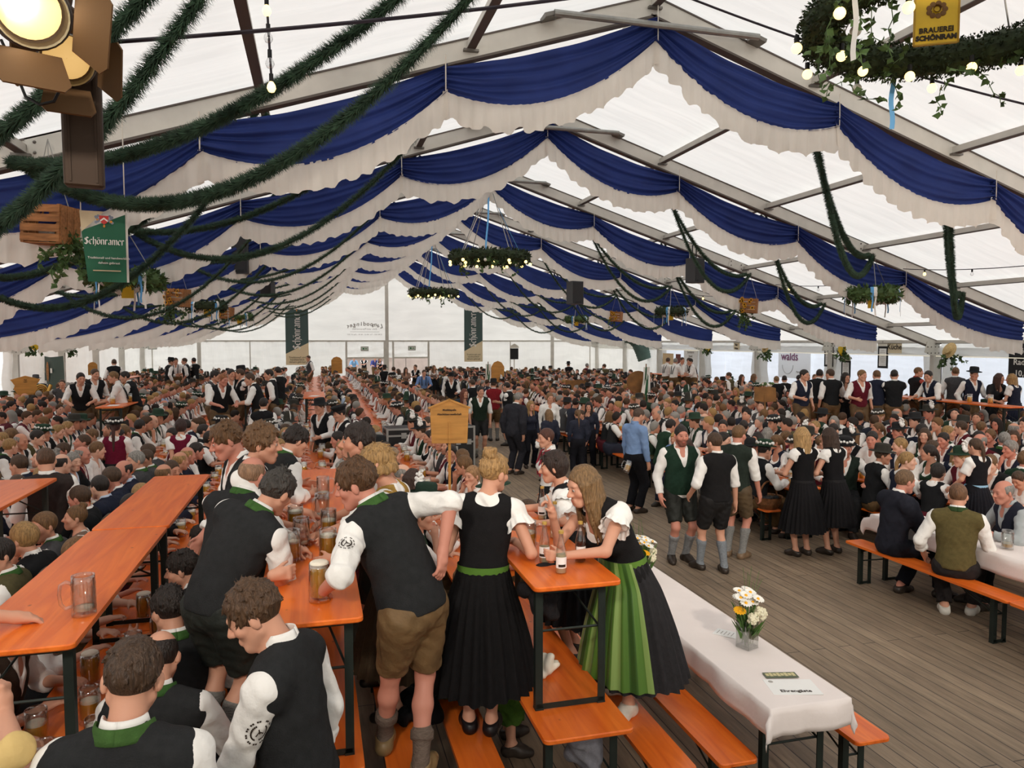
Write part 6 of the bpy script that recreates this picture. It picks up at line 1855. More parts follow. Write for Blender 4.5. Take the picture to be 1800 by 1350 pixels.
def proto(name):
    if name not in PROTO:
        n0 = len(COL.objects)
        PROTO[name] = make_arch(name, .0125)
        kids = {}
        for o in list(COL.objects)[n0:]:
            if o.parent is not None: kids.setdefault(o.parent.name, []).append(o)
        KIDS.update(kids)
    return PROTO[name]
ROLE = {'body': 'skin', 'shirt': 'shirt', 'collar': 'shirt', 'blouse': 'shirt', 'sleeve_frill': 'shirt', 'vest': 'vest', 'jacket': 'vest', 'bodice': 'vest', 'hair': 'hair', 'hat': 'hat', 'skirt': 'skirt', 'waistband': 'skirt',
        'lederhosen': 'bot', 'trousers': 'bot', 'dress_top': 'vest'}
PLACED = []
PCOUNT = 0
def put_person(arch, x, y, z, rz, label, cols, group=None, scale=1.):
    global PCOUNT
    p = proto(arch); first = not _pu.get(arch); _pu[arch] = 1
    c = place(p, first, (x, y, z), R(rz), label, group)
    if scale != 1: c.scale = (scale,) * 3
    def paint(o, ks):
        for k in ks:
            nm = k.name.split('.')[0]; r = ROLE.get(nm)
            if r in cols: k.color = (*cols[r], 1)
            if k.name in KIDS or k.children: paint(k, KIDS.get(k.name) or k.children)
    kids = [o for o in NEWKIDS(c)]
    paint(c, kids)
    PLACED.append((x, y)); PCOUNT += 1
    return c
def NEWKIDS(c):
    return KIDS[c.name] if c.name in KIDS else _lastkids[c]
_lastkids = {}
def copy_tree(o, parent=None):
    c = o.copy(); COL.objects.link(c)
    if parent is not None: c.parent = parent
    ks = [copy_tree(ch, c) for ch in (KIDS.get(o.name) or [])]
    if parent is None or ks: KIDS[c.name] = ks
    return c
def cols_for(kd, rnd, bias=None):
    hc, hn = rnd.choice(HAIRS)
    sk = [SKIN, SKIN2, SKINR, srgb(220, 172, 148)][rnd.randrange(4)]
    if kd == 'f': v, vn = rnd.choice(BODS); return dict(skin=sk, hair=hc, vest=v, skirt=[DARK, NAVY, BURG, OLIVE][rnd.randrange(4)], shirt=WHITE), hn, vn
    if kd == 'j': v, vn = rnd.choice([(NAVY, 'navy jacket'), (DARK, 'dark jacket')]); return dict(skin=sk, hair=hc, vest=v, shirt=srgb(190, 204, 224) if rnd.random() < .4 else WHITE, bot=DARK), hn, vn
    if kd == 's': v, vn = rnd.choice([(WHITE, 'white shirt'), (srgb(176, 196, 222), 'pale blue shirt'), (WHITE, 'white shirt')]); return dict(skin=sk, hair=hc, shirt=v, bot=DARK), hn, vn
    v, vn = rnd.choice(VESTS)
    return dict(skin=sk, hair=hc, vest=v, shirt=WHITE, bot=[BROWNL, SHORTD, srgb(84, 66, 44)][rnd.randrange(3)], hat=[DARK, DGRN, srgb(48, 46, 40)][rnd.randrange(3)]), hn, vn
for o in [o for o in COL.objects if o.name.startswith('person') and o.parent is None]: PLACED.append((o.location.x, o.location.y)); PCOUNT += 1

# --- people one can pick out, placed where they stand
def C(vest=DARK, hair=H_BR, skin=SKIN, shirt=WHITE, skirt=DARK, bot=BROWNL, hat=DARK): return dict(vest=vest, hair=hair, skin=skin, shirt=shirt, skirt=skirt, bot=bot, hat=hat)
def special(label, x, y, z, rz, bk, dk, group=None):
    global PCOUNT
    t = person(label, (x, y, z), R(rz), bk, dict(dict(vox=.0095 if y < 10.5 else .013), **dk), group); PLACED.append((x, y)); PCOUNT += 1
    return t
t, b = special('man in blue shirt and dark tie standing in the aisle, beer mug held low', 5.2, 11.5, 0, -70, dict(H=1.80, hands=(V(-.26, .08, .80), V(.24, .10, .80)), head=(16, 0, -8), lean=(2, 0, 0), curl=(.6, .3)),
   dict(top='shirt', shirtc=srgb(120, 148, 190), sleeve=1.92, bottom='trousers', botc=srgb(24, 24, 28), hairstyle='crop', hairc=srgb(84, 66, 54), stub=.5))
mb = MB(); mb.tube([(b.N + b.Rc @ V(0, .075, -.05)).tolist(), (b.C + b.Rc @ V(0, .155, .02)).tolist(), (b.W + b.Rc @ V(0, .145, .06)).tolist()], [.018, .026, .03], 6); mb.build('tie', M_wool, t[0] if isinstance(t, tuple) else t, color=srgb(28, 30, 44))
mug(0, at(1100, 830, .74), 160, 'beer mug hanging tilted in the hand of the blue-shirted man', None, (28, -22))
special('heavy man with goatee and dark green vest standing in the aisle, white-plated braces', 4.60, 8.75, 0, 176, dict(H=1.86, fat=1.16, hands=(V(-.30, .08, .88), V(.30, .10, .90)), head=(2, 0, -4)), dict(top='vest', vestc=srgb(30, 52, 40), sleeve=1.9, bottom='shorts', botc=srgb(32, 34, 30), hairstyle='crop', hairc=H_DK, sock=srgb(142, 144, 146), beard=(.36, .30, .28), skin=SKINR, sockh=.72))
special('man seen from behind in black vest and shorts walking in the aisle', 4.82, 8.2, 0, 2, dict(H=1.76, fat=1.08, hands=(V(-.30, .12, .98), V(.30, .02, .80)), feet=(V(-.12, .16, 0), V(.10, -.05, 0)), head=(6, 0, 12)), dict(top='vest', vestc=srgb(28, 27, 28), sleeve=1.15, bottom='shorts', botc=srgb(26, 25, 26), hairstyle='short', hairc=H_BR, sock=srgb(134, 140, 146), sockh=.74))
special('man with glasses and brown lederhosen standing at the bench end, facing right', 5.42, 8.72, 0, -52, dict(H=1.80, hands=(V(-.24, .1, .84), V(.28, .12, .84)), head=(10, 0, -12)), dict(top='vest', vestc=srgb(40, 48, 42), sleeve=1.2, bottom='shorts', botc=srgb(88, 72, 52), hairstyle='short', hairc=H_LB, sock=srgb(138, 138, 136), sockh=.74, shoe=srgb(120, 98, 76), skin=SKINR))
special('woman with long wavy blond hair and black dress, back turned, at the table end', 6.33, 8.55, 0, 8, dict(sex='f', H=1.74, hip=(0, 0, .92), hands=(V(-.16, .3, 1.1), V(.14, .32, 1.14)), head=(4, 0, 6)), dict(top='dirndl', sleeve=.25, bottom='skirt', hairstyle='wavy', hairc=srgb(176, 140, 92), hairlen=.46, vestc=srgb(24, 23, 25), skirtc=srgb(26, 25, 27), hem=.36, rh=.31))
special('woman with long dark brown hair and black dress, back turned, right of the blond', 6.80, 8.52, 0, 16, dict(sex='f', H=1.72, hip=(0, 0, .91), hands=(V(-.2, .3, 1.1), V(.14, .28, 1.05)), head=(6, 0, 24), lean=(6, 0, 0)), dict(top='dirndl', sleeve=.3, bottom='skirt', hairstyle='long', hairc=srgb(58, 40, 30), hairlen=.42, vestc=srgb(24, 23, 25), skirtc=srgb(25, 24, 26), hem=.42, rh=.29))
special('man in dark suit and tie seated at the end of the right cloth table', 6.34, 6.95, .48, -98, dict(S(hands=(V(-.12, .42, .12), V(.10, .40, .14)), head=(8, 0, 4), lean=(10, 0, 0), feet=(V(-.05, .16, -.48), V(.16, .50, -.48))), H=1.84), dict(top='jacket', vestc=srgb(36, 37, 46), bottom='trousers', botc=srgb(26, 27, 34), hairstyle='side', hairc=srgb(112, 86, 62), skin=SKINR, stub=.3))
special('man in olive vest and white sneakers seated with his back turned', 6.36, 6.1, .48, -50, dict(S(hands=(V(-.3, .16, .14), V(.26, .30, .14)), head=(10, 0, 6), lean=(8, 0, 0), feet=(V(-.10, .22, -.48), V(.14, .34, -.48))), H=1.80), dict(top='vest', vestc=srgb(92, 82, 50), trimc=srgb(50, 70, 40), sleeve=1.5, bottom='trousers', botc=srgb(42, 38, 38), hairstyle='short', hairc=srgb(112, 80, 56), shoe=srgb(226, 222, 212)))
special('older man with striped shirt and dark waistcoat across the cloth table', 7.36, 6.25, .48, 72, dict(S(**TBL, head=(8, 0, 8), lean=(16, 0, 0)), H=1.78), dict(top='vest', vestc=srgb(38, 40, 52), shirtc=srgb(170, 176, 178), sleeve=1.9, bottom='trousers', botc=DARK, hairstyle='balding', hairc=H_GR, skin=SKINR))
special('man with glasses and olive waistcoat at the right picture edge', 7.40, 5.35, .48, 84, dict(S(**TBL, head=(4, 0, 6)), H=1.80), dict(top='vest', vestc=srgb(84, 80, 52), sleeve=1.3, bottom='trousers', botc=DARK, hairstyle='short', hairc=H_GR, skin=SKINR))
special('girl with braid and light blue ribbons, black bodice, back turned', 7.95, 7.35, .3, 6, dict(sex='f', H=1.42, hip=(0, 0, .72), hands=(V(-.2, .2, .75), V(.22, .14, .7)), head=(4, 0, 0)), dict(top='dirndl', sleeve=.7, bottom='skirt', hairstyle='braid', hairc=H_BR, hairlen=.3, vestc=srgb(26, 26, 30), skirtc=srgb(30, 30, 36), apron=srgb(150, 196, 226), hem=.3, rh=.3))
special('girl in white T-shirt looking down at the table on the right', 8.82, 7.4, .48, 96, dict(S(**TBL, head=(30, 0, 0), lean=(14, 0, 0)), sex='f', H=1.48), dict(top='shirt', sleeve=.8, bottom='trousers', botc=NAVY, hairstyle='pony', hairc=H_BR, hairlen=.22))
special('moustached man with white-flowered black hat leaning on the orange table', 7.76, 9.5, .48, 142, dict(S(hands=(V(-.3, .42, .36), V(.30, .40, .36)), palms=(V(0, 0, -1), V(0, 0, -1)), head=(6, 0, 8), lean=(12, 0, 0)), H=1.82), dict(top='vest', vestc=srgb(34, 44, 38), sleeve=1.95, bottom='trousers', botc=DARK, hairstyle='crop', hairc=H_DK, hatk='bowl', hatc=srgb(22, 22, 24), hattrim='flowers', beard=(.6, .5, .45), skin=SKINR))
special('man in dark green vest with white shirt walking towards the camera by the flight cases', 3.95, 18.0, 0, 172, dict(H=1.80, head=(2, 0, 20)), dict(top='vest', vestc=srgb(34, 46, 36), sleeve=1.05, bottom='shorts', botc=srgb(28, 28, 28), hairstyle='short', hairc=H_DK, sock=srgb(160, 158, 150), sockh=.3))
special('grey-bearded man in dark grey suit bending towards the children', 4.15, 15.5, 0, -52, dict(H=1.84, lean=(12, 0, 0), head=(16, 0, -6)), dict(top='jacket', vestc=srgb(46, 46, 52), bottom='trousers', botc=srgb(40, 40, 46), hairstyle='short', hairc=H_GR, beard=(.8, .8, .8)))
special('small boy in black hat, white shirt and braces', 4.62, 14.6, 0, 40, dict(H=1.08, hip=(0, 0, .56), hands=(V(-.1, .18, .82), V(.1, .2, .86))), dict(top='braces', sleeve=1.9, bottom='trousers', botc=srgb(70, 54, 42), hairstyle='crop', hairc=H_BR, hatk='bowl', hatc=srgb(28, 28, 30), vestc=DARK))
for i, (x, y, h, rz, hs, hc, vc, l) in enumerate(((4.78, 14.9, 1.46, 6, 'long', srgb(128, 98, 66), NAVY, 'girl with long light hair in navy jumper, back turned, left of the pair'), (5.42, 14.9, 1.44, -10, 'pony', H_LB, NAVY, 'girl with ponytail in navy jumper, back turned, right of the pair'),
        (5.25, 16.4, 1.72, 178, 'updo', srgb(134, 100, 70), WHITE, 'woman in white blouse standing among the navy-clad children'), (4.72, 16.2, 1.55, -170, 'long', H_BL, NAVY, 'blond girl in navy facing the camera beside the white blouse'),
        (6.05, 15.9, 1.52, 150, 'long', H_DK, NAVY, 'dark-haired girl in black with white sleeves, hand at her mouth'), (5.78, 15.6, 1.36, 120, 'pony', H_BR, NAVY, 'smaller brown-haired girl between the white blouse and the table'))):
    special(l, x, y, 0, rz, dict(sex='f', H=h, hip=(0, 0, .525 * h), head=(8, 0, 4), hands=None if i != 4 else (None, V(.04, .17, .80 * h))), dict(top='shirt', shirtc=vc, sleeve=1.9, bottom='trousers', botc=srgb(30, 30, 36), hairstyle=hs, hairc=hc, hairlen=.36))
special('blond boy in blue shirt and dark tie sitting by the aisle', 6.22, 11.9, .48, 118, dict(S(head=(4, 0, 10), hands=(V(-.1, .3, .14), V(.1, .3, .14))), H=1.5), dict(top='shirt', shirtc=srgb(110, 140, 190), sleeve=1.9, bottom='trousers', botc=NAVY, hairstyle='curly', hairc=srgb(190, 150, 90)))
special('curly dark-haired woman in pale skirt bending over her bag by the aisle', 6.18, 11.2, .48, 128, dict(S(head=(24, 10, -8), lean=(26, 0, -10), hands=(V(-.1, .5, .1), V(.12, .42, .12))), sex='f', H=1.68), dict(top='shirt', shirtc=srgb(176, 120, 96), sleeve=.8, bottom='skirt', hipseat=True, skirtc=srgb(168, 158, 146), hairstyle='wavy', hairc=srgb(64, 44, 36), hairlen=.3, shoe=srgb(196, 164, 128)))
special('woman with glasses and short brown hair, white blouse with red straps', 2.95, 9.2, 0, 84, dict(sex='f', H=1.76, hip=(0, 0, .93), head=(4, 0, 10)), dict(top='braces', vestc=srgb(140, 40, 56), sleeve=.8, bottom='trousers', botc=DARK, hairstyle='short', hairc=srgb(86, 52, 40)))
special('dark long-haired girl in brown blouse seated in profile, looking right', .96, 8.6, .48, -82, dict(S(**TBL, head=(6, 0, -4)), sex='f', H=1.76), dict(top='shirt', shirtc=srgb(108, 94, 82), sleeve=1.3, bottom='skirt', hipseat=True, hairstyle='straight', hairc=srgb(62, 44, 36), hairlen=.38))
special('grey-blond woman with ponytail and black straps over white blouse', .93, 10.6, .48, -100, dict(S(**TBL, head=(4, 0, 10)), sex='f', H=1.72), dict(top='dirndl', vestc=DARK, sleeve=1.6, bottom='skirt', hipseat=True, hairstyle='pony', hairc=srgb(150, 128, 104), hairlen=.26))
special('fair-haired girl in white T-shirt with both hands at her face', 1.93, 8.9, .48, 128, dict(S(head=(4, 0, 0), hands=(V(-.05, .22, .58), V(.07, .22, .60)), fdir=(V(.2, 0, 1), V(-.2, 0, 1)), poles=(V(-.6, .3, -1), V(.6, .3, -1))), sex='f', H=1.70), dict(top='shirt', sleeve=.8, bottom='trousers', botc=NAVY, hairstyle='pony', hairc=srgb(160, 122, 84), hairlen=.2))
special('person with dark green hat and white plume behind the bun of the blond woman', 1.94, 7.6, .48, 66, dict(S(**TBL, head=(6, 0, 10)), H=1.82), dict(top='vest', hairstyle='crop', hatk='brim', hatc=srgb(30, 56, 42), hattrim='plume', sleeve=1.9))
special('person with green hat and white plume beside the wooden sign', .95, 7.4, .48, -70, dict(S(**TBL, head=(6, 0, 10)), H=1.80), dict(top='vest', hairstyle='crop', hatk='bowl', hatc=srgb(30, 50, 40), hattrim='plume', sleeve=1.9))
special('woman in burgundy bodice standing with hands clasped behind her back', -2.08, 12.6, 0, 4, ARCH['st_woman_back'][0], dict(top='dirndl', sleeve=.55, bottom='skirt', vestc=srgb(104, 24, 48), skirtc=srgb(28, 26, 30), hairstyle='bob', hairc=srgb(56, 36, 32), hem=.3, rh=.3))
special('woman in burgundy bodice with flowered hat and white plume, back turned', -3.05, 12.7, 0, 0, dict(sex='f', H=1.68, hip=(0, 0, .88), hands=(V(-.14, .3, 1.0), V(.14, .3, 1.0))), dict(top='dirndl', sleeve=.7, bottom='skirt', vestc=srgb(104, 24, 48), skirtc=srgb(28, 26, 30), hairstyle='pony', hairc=srgb(70, 40, 34), hatk='bowl', hatc=srgb(28, 26, 26), hattrim='flowers'))
special('bald broad man in black vest standing with his back turned on the left', -4.72, 11.3, 0, 2, dict(H=1.82, fat=1.14, hands=(V(-.3, .1, .85), V(.3, .1, .85))), dict(top='vest', sleeve=1.95, bottom='trousers', botc=DARK, hairstyle='balding', hairc=H_GR, trimc=None))
special('man in flowered black hat beside the bald broad man', -4.98, 11.9, 0, -150, dict(H=1.80), dict(top='vest', sleeve=1.95, bottom='trousers', botc=DARK, hairstyle='crop', hatk='bowl', hattrim='flowers', hatc=DARK))
special('brown-haired man in white shirt standing behind the left bare table', -2.70, 8.55, 0, 14, dict(H=1.84, head=(16, 0, 10)), dict(top='vest', vestc=srgb(52, 44, 42), sleeve=1.2, bottom='trousers', botc=DARK, hairstyle='short', hairc=srgb(84, 60, 42)))
special('young man with dark beret and vest standing sideways beside the mug row', .45, 13.2, 0, 112, dict(H=1.80, head=(14, 0, -4)), dict(top='vest', sleeve=1.25, bottom='trousers', botc=DARK, hairstyle='short', hairc=H_DK, hatk='cap', hatc=srgb(26, 26, 28)))
special('man in black vest standing by the high table with white paper', -1.02, 15.4, 0, -20, dict(H=1.80), dict(top='vest', sleeve=1.9, bottom='trousers', botc=DARK, hairstyle='short', hairc=H_DK))
BS = [  # standing people picked out one by one: x pixel, view depth, base, facing, archetype, colours, label
 (141, 16.2, .48, -168, 'st_lean', C(hair=H_DK), 'laughing man with white sleeves at the near left high table, leftmost'),
 (164, 17.6, .48, -160, 'st_side', C(hair=H_BR), 'man with long fringe behind the laughing man at the left high table'),
 (212, 16.4, .48, 96, 'st_brace', C(hair=H_DB), 'person in white T-shirt leaning on the left high table'),
 (236, 16.8, .48, 88, 'st_lean', C(hair=H_DK), 'bearded man in black vest at the right end of the left high table'),
 (372, 16.6, .48, -120, 'st_side', C(vest=GREY, hair=H_DK), 'man with dark hair at the mug-crowded high table, far left'),
 (384, 15.7, .48, -152, 'st_lean', C(hair=srgb(150, 96, 60), skin=SKINR), 'reddish-haired laughing man with sleeve patch at the mug-crowded high table'),
 (404, 17.6, .48, -170, 'st_side', C(hair=H_DK), 'dark-haired man looking down behind the mugs'),
 (430, 18.6, .48, 120, 'st_hat', C(), 'man with cap behind the mug-crowded high table'), (424, 17.6, .48, 110, 'st_fold', C(hair=H_BR), 'man with folded arms behind the mugs on the high table'),
 (456, 15.8, .48, 84, 'st_lean', C(hair=H_BR), 'man in black vest leaning from the right onto the mug-crowded table'),
 (478, 17.3, .48, 74, 'st_side', C(hair=H_DK), 'man in black vest right of the mug-crowded table, second'), (490, 19, .48, 60, 'st_fold', C(hair=H_DK), 'man with shaved neck farther right of the mug-crowded table'),
 (296, 28, .48, -60, 'st_hat', C(), 'hatted man at the far high table with wooden box'), (310, 30, .48, 180, 'st_brace', C(hair=H_BR), 'man in pale shirt behind the far wooden box'),
 (328, 29, .48, 80, 'st_side', C(hair=H_BR), 'man leaning towards the far wooden box from the right'), (342, 29.5, .48, 60, 'st_fold', C(hair=H_DK), 'man in dark vest rightmost at the far wooden box'),
 (200, 27, .48, -10, 'st_side', C(hair=H_BR), 'man in vest standing high before the far left gable cloth'), (545, 34, .48, 100, 'st_side', C(vest=GREY), 'man in grey vest below the left vertical banner'),
 (62, 24, .2, 20, 'st_hat', C(hat=GREY), 'man in hat carrying the brass tuba'), (108, 22, .1, -150, 'st_fold', C(vest=GREY, shirt=GREY), 'young man in grey sweater before the green flag'),
 (1170, 30, .6, -70, 'st_brace', C(hair=H_BR), 'man with black braces, leftmost at the far right high table'), (1184, 29, .6, -60, 'st_brace', C(hair=H_GR), 'grey-haired man with crossed braces at the far right high table'),
 (1197, 31, .6, 170, 'st_brace', C(hair=H_BR), 'facing man with braces in the middle of the far right table'), (1207, 30, .6, 190, 'st_brace', C(hair=H_BR), 'second facing man with braces at the far right table'),
 (1220, 29, .6, 70, 'st_brace', C(hair=H_DK), 'man with braces leaning from the right at the far right table'),
 (1410, 17.2, .48, 172, 'st_side', C(vest=NAVY, hair=H_DK), 'bearded man in navy vest stretching an arm to the high table'),
 (1436, 17.8, .48, -60, 'st_lean', C(hair=H_DK), 'dark-haired man bent over, left end of the right standing group'), (1463, 17.4, .48, -20, 'st_side', C(hair=H_BR), 'man in black vest, back turned, second of the right standing group'),
 (1485, 17.8, .48, 150, 'st_woman', C(hair=H_DK), 'laughing dark-haired woman in white blouse in the right standing group'), (1512, 17.0, .48, 160, 'st_side', C(vest=BURG, hair=H_DB), 'man in burgundy vest drinking in the right standing group'),
 (1543, 17.2, .48, -40, 'st_lean', C(vest=NAVY, hair=H_LB), 'sandy-haired man in navy vest in the right standing group'), (1573, 17.0, .48, -24, 'st_fold', C(hair=H_DK), 'man in black vest with head bent, back turned, right group'),
 (1612, 18.6, .48, -100, 'st_fold', C(shirt=srgb(150, 60, 50), hair=H_LB), 'fair tall man behind the right standing group'), (1645, 17.2, .48, 86, 'st_lean', C(vest=NAVY, hair=H_DK), 'man in navy vest bending over the right high table'),
 (1680, 18.6, .48, -60, 'st_side', C(vest=GREY, hair=H_LB), 'light-brown-haired man in grey-blue vest beside the tent post'), (1708, 17.6, .48, 172, 'st_hat', C(vest=NAVY, hat=DARK), 'man in flat hat and navy vest facing the camera behind two mugs'),
 (1752, 17.4, .48, 170, 'st_woman', C(vest=DARK, hair=srgb(70, 44, 34), shirt=DARK), 'woman with long brown hair and dark top behind the right high table'), (1786, 17.0, .48, 10, 'st_woman', C(vest=NAVY, skirt=NAVY, hair=H_BL), 'blond woman in navy dress, back turned, right edge'),
 (1560, 20, .3, -160, 'st_hat', C(vest=GREY), 'man in felt hat standing behind the right group'),
 (1404, 25, .0, -80, 'st_fold', C(hair=H_DK), 'man in vest by the serving counter, first from the left'), (1418, 26, .0, 150, 'st_side', C(vest=GREY), 'man in grey vest by the serving counter, second'), (1432, 25.5, 0, 176, 'st_fold', C(hair=H_LB), 'man with folded arms by the serving counter, third'),
 (1366, 24, 0, -40, 'st_side', C(hair=H_DB), 'fair man in vest before the serving side post'), (1380, 24.5, 0, -10, 'st_fold', C(hair=H_DK), 'dark-haired man in vest before the serving side banner'),
 (1285, 27, .1, 30, 'st_side', C(vest=OLIVE), 'man in olive vest standing under the sunflower crate'), (1303, 27.5, .2, 160, 'st_woman', C(vest=DARK, hair=H_BR), 'woman with bare arms at the far right side'), (1322, 28, .2, -150, 'st_woman', C(vest=TEAL, shirt=TEAL, hair=H_LB), 'woman in blue-grey dress at the far right side'),
 (567, 14.2, 0, 140, 'st_hat', C(), 'hatted man standing between the mug rows'), (815, 19.2, 0, 172, 'st_woman', C(vest=TEAL, shirt=TEAL, skirt=TEAL, hair=srgb(110, 60, 44)), 'woman in dark teal top near the flight cases'),
 (832, 22, 0, 4, 'st_side', C(hair=H_BR), 'man in black vest, back turned, behind the teal woman'), (868, 21.5, 0, -6, 'st_hat', C(vest=srgb(130, 34, 40)), 'man in red vest and black hat, back turned'), (893, 20.5, 0, 60, 'st_fold', C(hair=H_DK), 'bearded man drinking beside the red vest'),
 (793, 26, 0, 172, 'st_hat', C(), 'man in black hat and vest standing in the far aisle'), (676, 34, 0, 0, 'st_hat', C(), 'hatted man in black vest before the far doorway'), (690, 33, 0, -60, 'st_side', C(), 'man in vest right of the doorway post'),
 (703, 33, 0, 80, 'st_woman', C(hair=H_BR), 'waitress carrying mugs by the far doorway'), (713, 35, 0, 170, 'st_woman', C(vest=srgb(150, 120, 104), shirt=srgb(150, 120, 104), skirt=srgb(150, 120, 104), hair=H_BR), 'woman in beige dress by the far doorway'),
 (731, 36, 0, 150, 'st_fold', C(vest=DARK, hair=H_BR), 'man in dark jacket in the right doorway'), (745, 30, 0, 172, 'st_brace', C(shirt=srgb(110, 140, 190), hair=H_BR), 'man in blue shirt and cap by the far doorway'),
 (762, 38, 0, 180, 'st_woman', C(vest=srgb(150, 130, 120), hair=H_LB), 'woman in pale dress right of the far doorway'), (1000, 40, 0, 0, 'st_hat', C(hat=DARK), 'man in tall hat under the gable wall'), (1030, 38, 0, -90, 'st_side', C(vest=BURG, hair=H_GR), 'grey-haired man in red vest drinking under the gable wall'),
 (1064, 37, 0, 10, 'st_side', C(vest=OLIVE, hair=H_BR), 'man in olive vest standing before the green air duct'),
] + [(px, 55, 0, rz, ar, cc, l) for px, rz, ar, cc, l in ((622, 180, 'st_brace', C(shirt=srgb(130, 176, 214)), 'person in light blue shirt outside the left far doorway'), (640, 170, 'st_fold', C(), 'person in dark clothes outside the left far doorway'),
 (658, 190, 'st_brace', C(shirt=srgb(70, 80, 150)), 'person in blue T-shirt outside the left far doorway'), (668, 160, 'st_woman', C(shirt=srgb(220, 220, 224)), 'woman in white outside the left far doorway'))]
for px, dep, base, rz, ar, cc, l in BS:
    q = atz(px, 640, dep); put_person(ar, q.x, q.y, base if base in (0, .48) else 0 if base < .48 else .48, rz, l, cc)

# --- everyone seated along the rows
SHORT = {-8.35: 'row along left wall', -6.95: 'second row from left wall', -5.55: 'third row from left wall', -4.16: 'fourth row from left wall', -2.77: 'row under left bare table',
         -1.33: 'row of long bare table', -.05: 'row of leaning men', 1.41: 'row of apron women', 2.78: 'row behind flight cases', 6.85: 'first row right of aisle', 8.3: 'second row right of aisle', 9.75: 'third row right of aisle',
         11.2: 'fourth row right of aisle', 12.65: 'fifth row right of aisle', 14.1: 'row before serving side', 15.5: 'row along serving side'}
def project(x, y, z):
    v = Vector((x, y, z - EYE)); c = v.dot(Vector(_f)); return 900 + 1300 * v.dot(Vector(_r)) / c if c > .1 else -9999, 675 - 1300 * v.dot(Vector(_u)) / c if c > .1 else 0, c
rnd = random.Random(5)
seats = []
for (x, i, yc) in SETS:
    for s in (-1, 1):
        for q in range(4):
            if rnd.random() < (.04 if yc < 14 else .12): continue
            y = yc + (q - 1.5) * .53 + rnd.uniform(-.06, .06); px_ = x + s * (.55 + rnd.uniform(-.02, .06))
            u, v, c = project(px_, y, 1.3)
            if u < -40 or u > 1840 or c < 3: continue
            if v > 1100 or (x == 1.41 and y < 6.4) or (x == -.05 and y < 7.2) or (x == -1.33 and s > 0 and y < 4.2): continue
            if any((a - px_) ** 2 + (b_ - y) ** 2 < .40 ** 2 for a, b_ in PLACED): continue
            seats.append((c, px_, y, -90 * -s + rnd.uniform(-16, 16), x, i, s, q))
seats.sort()
NIND = 298 - PCOUNT
men = ['table_lean', 'table_left', 'table_right', 'chin_hand', 'laugh', 'table_left', 'table_lean', 'old_bald']; hats = ['hat_brim', 'hat_brim', 'hat_flower', 'hat_plume', 'hat_tall', 'hat_flower', 'hat_plume']; wom = ['w_long', 'w_pony', 'w_bun', 'w_bob']
def pick(x, y):
    r = rnd.random()
    if x < -1.6 and 8 < y < 11.5 and r < .45: return rnd.choice(['suit', 'suit_turn'])
    hp = .15 if x > 5 else .0 if y < 10 else .08
    if r < .27: return rnd.choice(wom)
    if r < .27 + hp: return rnd.choice(hats)
    if r < .34 + hp: return 'shirt_sit'
    return rnd.choice(men)
HATN = {'hat_brim': 'in brimmed hat', 'hat_tall': 'in tall hat', 'hat_flower': 'in flowered hat', 'hat_plume': 'in plumed hat', 'old_bald': 'balding'}
FRONTS = ['front', 'second', 'third', 'rear']
for c, x, y, rz, rx, i, s, q in seats[:NIND]:
    ar = pick(x, y); cc, hn, vn = cols_for(ARCH[ar][2], rnd)
    if ar == 'old_bald': cc['hair'] = H_GR
    who = HATN.get(ar) or hn + '-haired'
    l = '%s person, %s, %s seat, %s bench, %s table, %s' % (hn + '-haired' if ar not in HATN else ('balding' if ar == 'old_bald' else 'hatted'), vn, FRONTS[q], 'left' if s < 0 else 'right', ORD[i], SHORT[rx])
    put_person(ar, x, y, .48, rz, l, cc, 'people seated along the table rows', rnd.uniform(.96, 1.05))
# the rest of the crowd, far back, as one mass
LOW = {}
def low(name, vox):
    global CAP
    if (name, vox) not in LOW:
        CAP = []; make_arch(name, vox); parts = []
        for c in CAP:
            nm, P, F, col = c[:4]; tn = c[4] if len(c) > 4 else None
            F4 = [tuple(f) for f in (F.tolist() if hasattr(F, 'tolist') else F)]
            parts.append((nm, P, F4, np.array((col or WHITE)[:3], np.float32), tn(P) if tn is not None else None))
        CAP = None; LOW[(name, vox)] = parts
    return LOW[(name, vox)]
VV, FF, CC, LT = [], [], [], []; off = 0
for c, x, y, rz, rx, i, s, q in seats[NIND:]:
    ar = pick(x, y); cc, hn, vn = cols_for(ARCH[ar][2], rnd)
    if ar == 'old_bald': cc['hair'] = H_GR
    M = np.array(Matrix.Rotation(R(rz), 3, 'Z'), np.float32) * rnd.uniform(.96, 1.05); T = V(x, y, .48)
    for nm, P, F, col, tn in low(ar, .027 if c < 24 else .044):
        r = ROLE.get(nm)
        if nm in ('shoe', 'sock', 'collar', 'vest_collar'): continue
        cl = np.array(cc.get(r, col), np.float32) if r else col
        VV.append(P @ M.T + T); CC.append(np.tile(cl, (len(P), 1)) * (tn if tn is not None else 1))
        a = np.array([j for f in F for j in f], np.int32) + off; FF.append(a); LT.append(np.array([len(f) for f in F], np.int32)); off += len(P)
VV = np.concatenate(VV); FF = np.concatenate(FF); LT = np.concatenate(LT); CC = np.concatenate(CC)
me = bpy.data.meshes.new('seated_crowd')
me.vertices.add(len(VV)); me.vertices.foreach_set('co', VV.astype(np.float32).ravel())
me.loops.add(len(FF)); me.loops.foreach_set('vertex_index', FF)
me.polygons.add(len(LT)); me.polygons.foreach_set('loop_start', np.concatenate([[0], np.cumsum(LT)[:-1]]).astype(np.int32))
me.update(calc_edges=True); me.polygons.foreach_set('use_smooth', np.ones(len(LT), bool))
ca = me.color_attributes.new('tint', 'FLOAT_COLOR', 'POINT'); ca.data.foreach_set('color', np.c_[CC, np.ones(len(CC))].astype(np.float32).ravel())
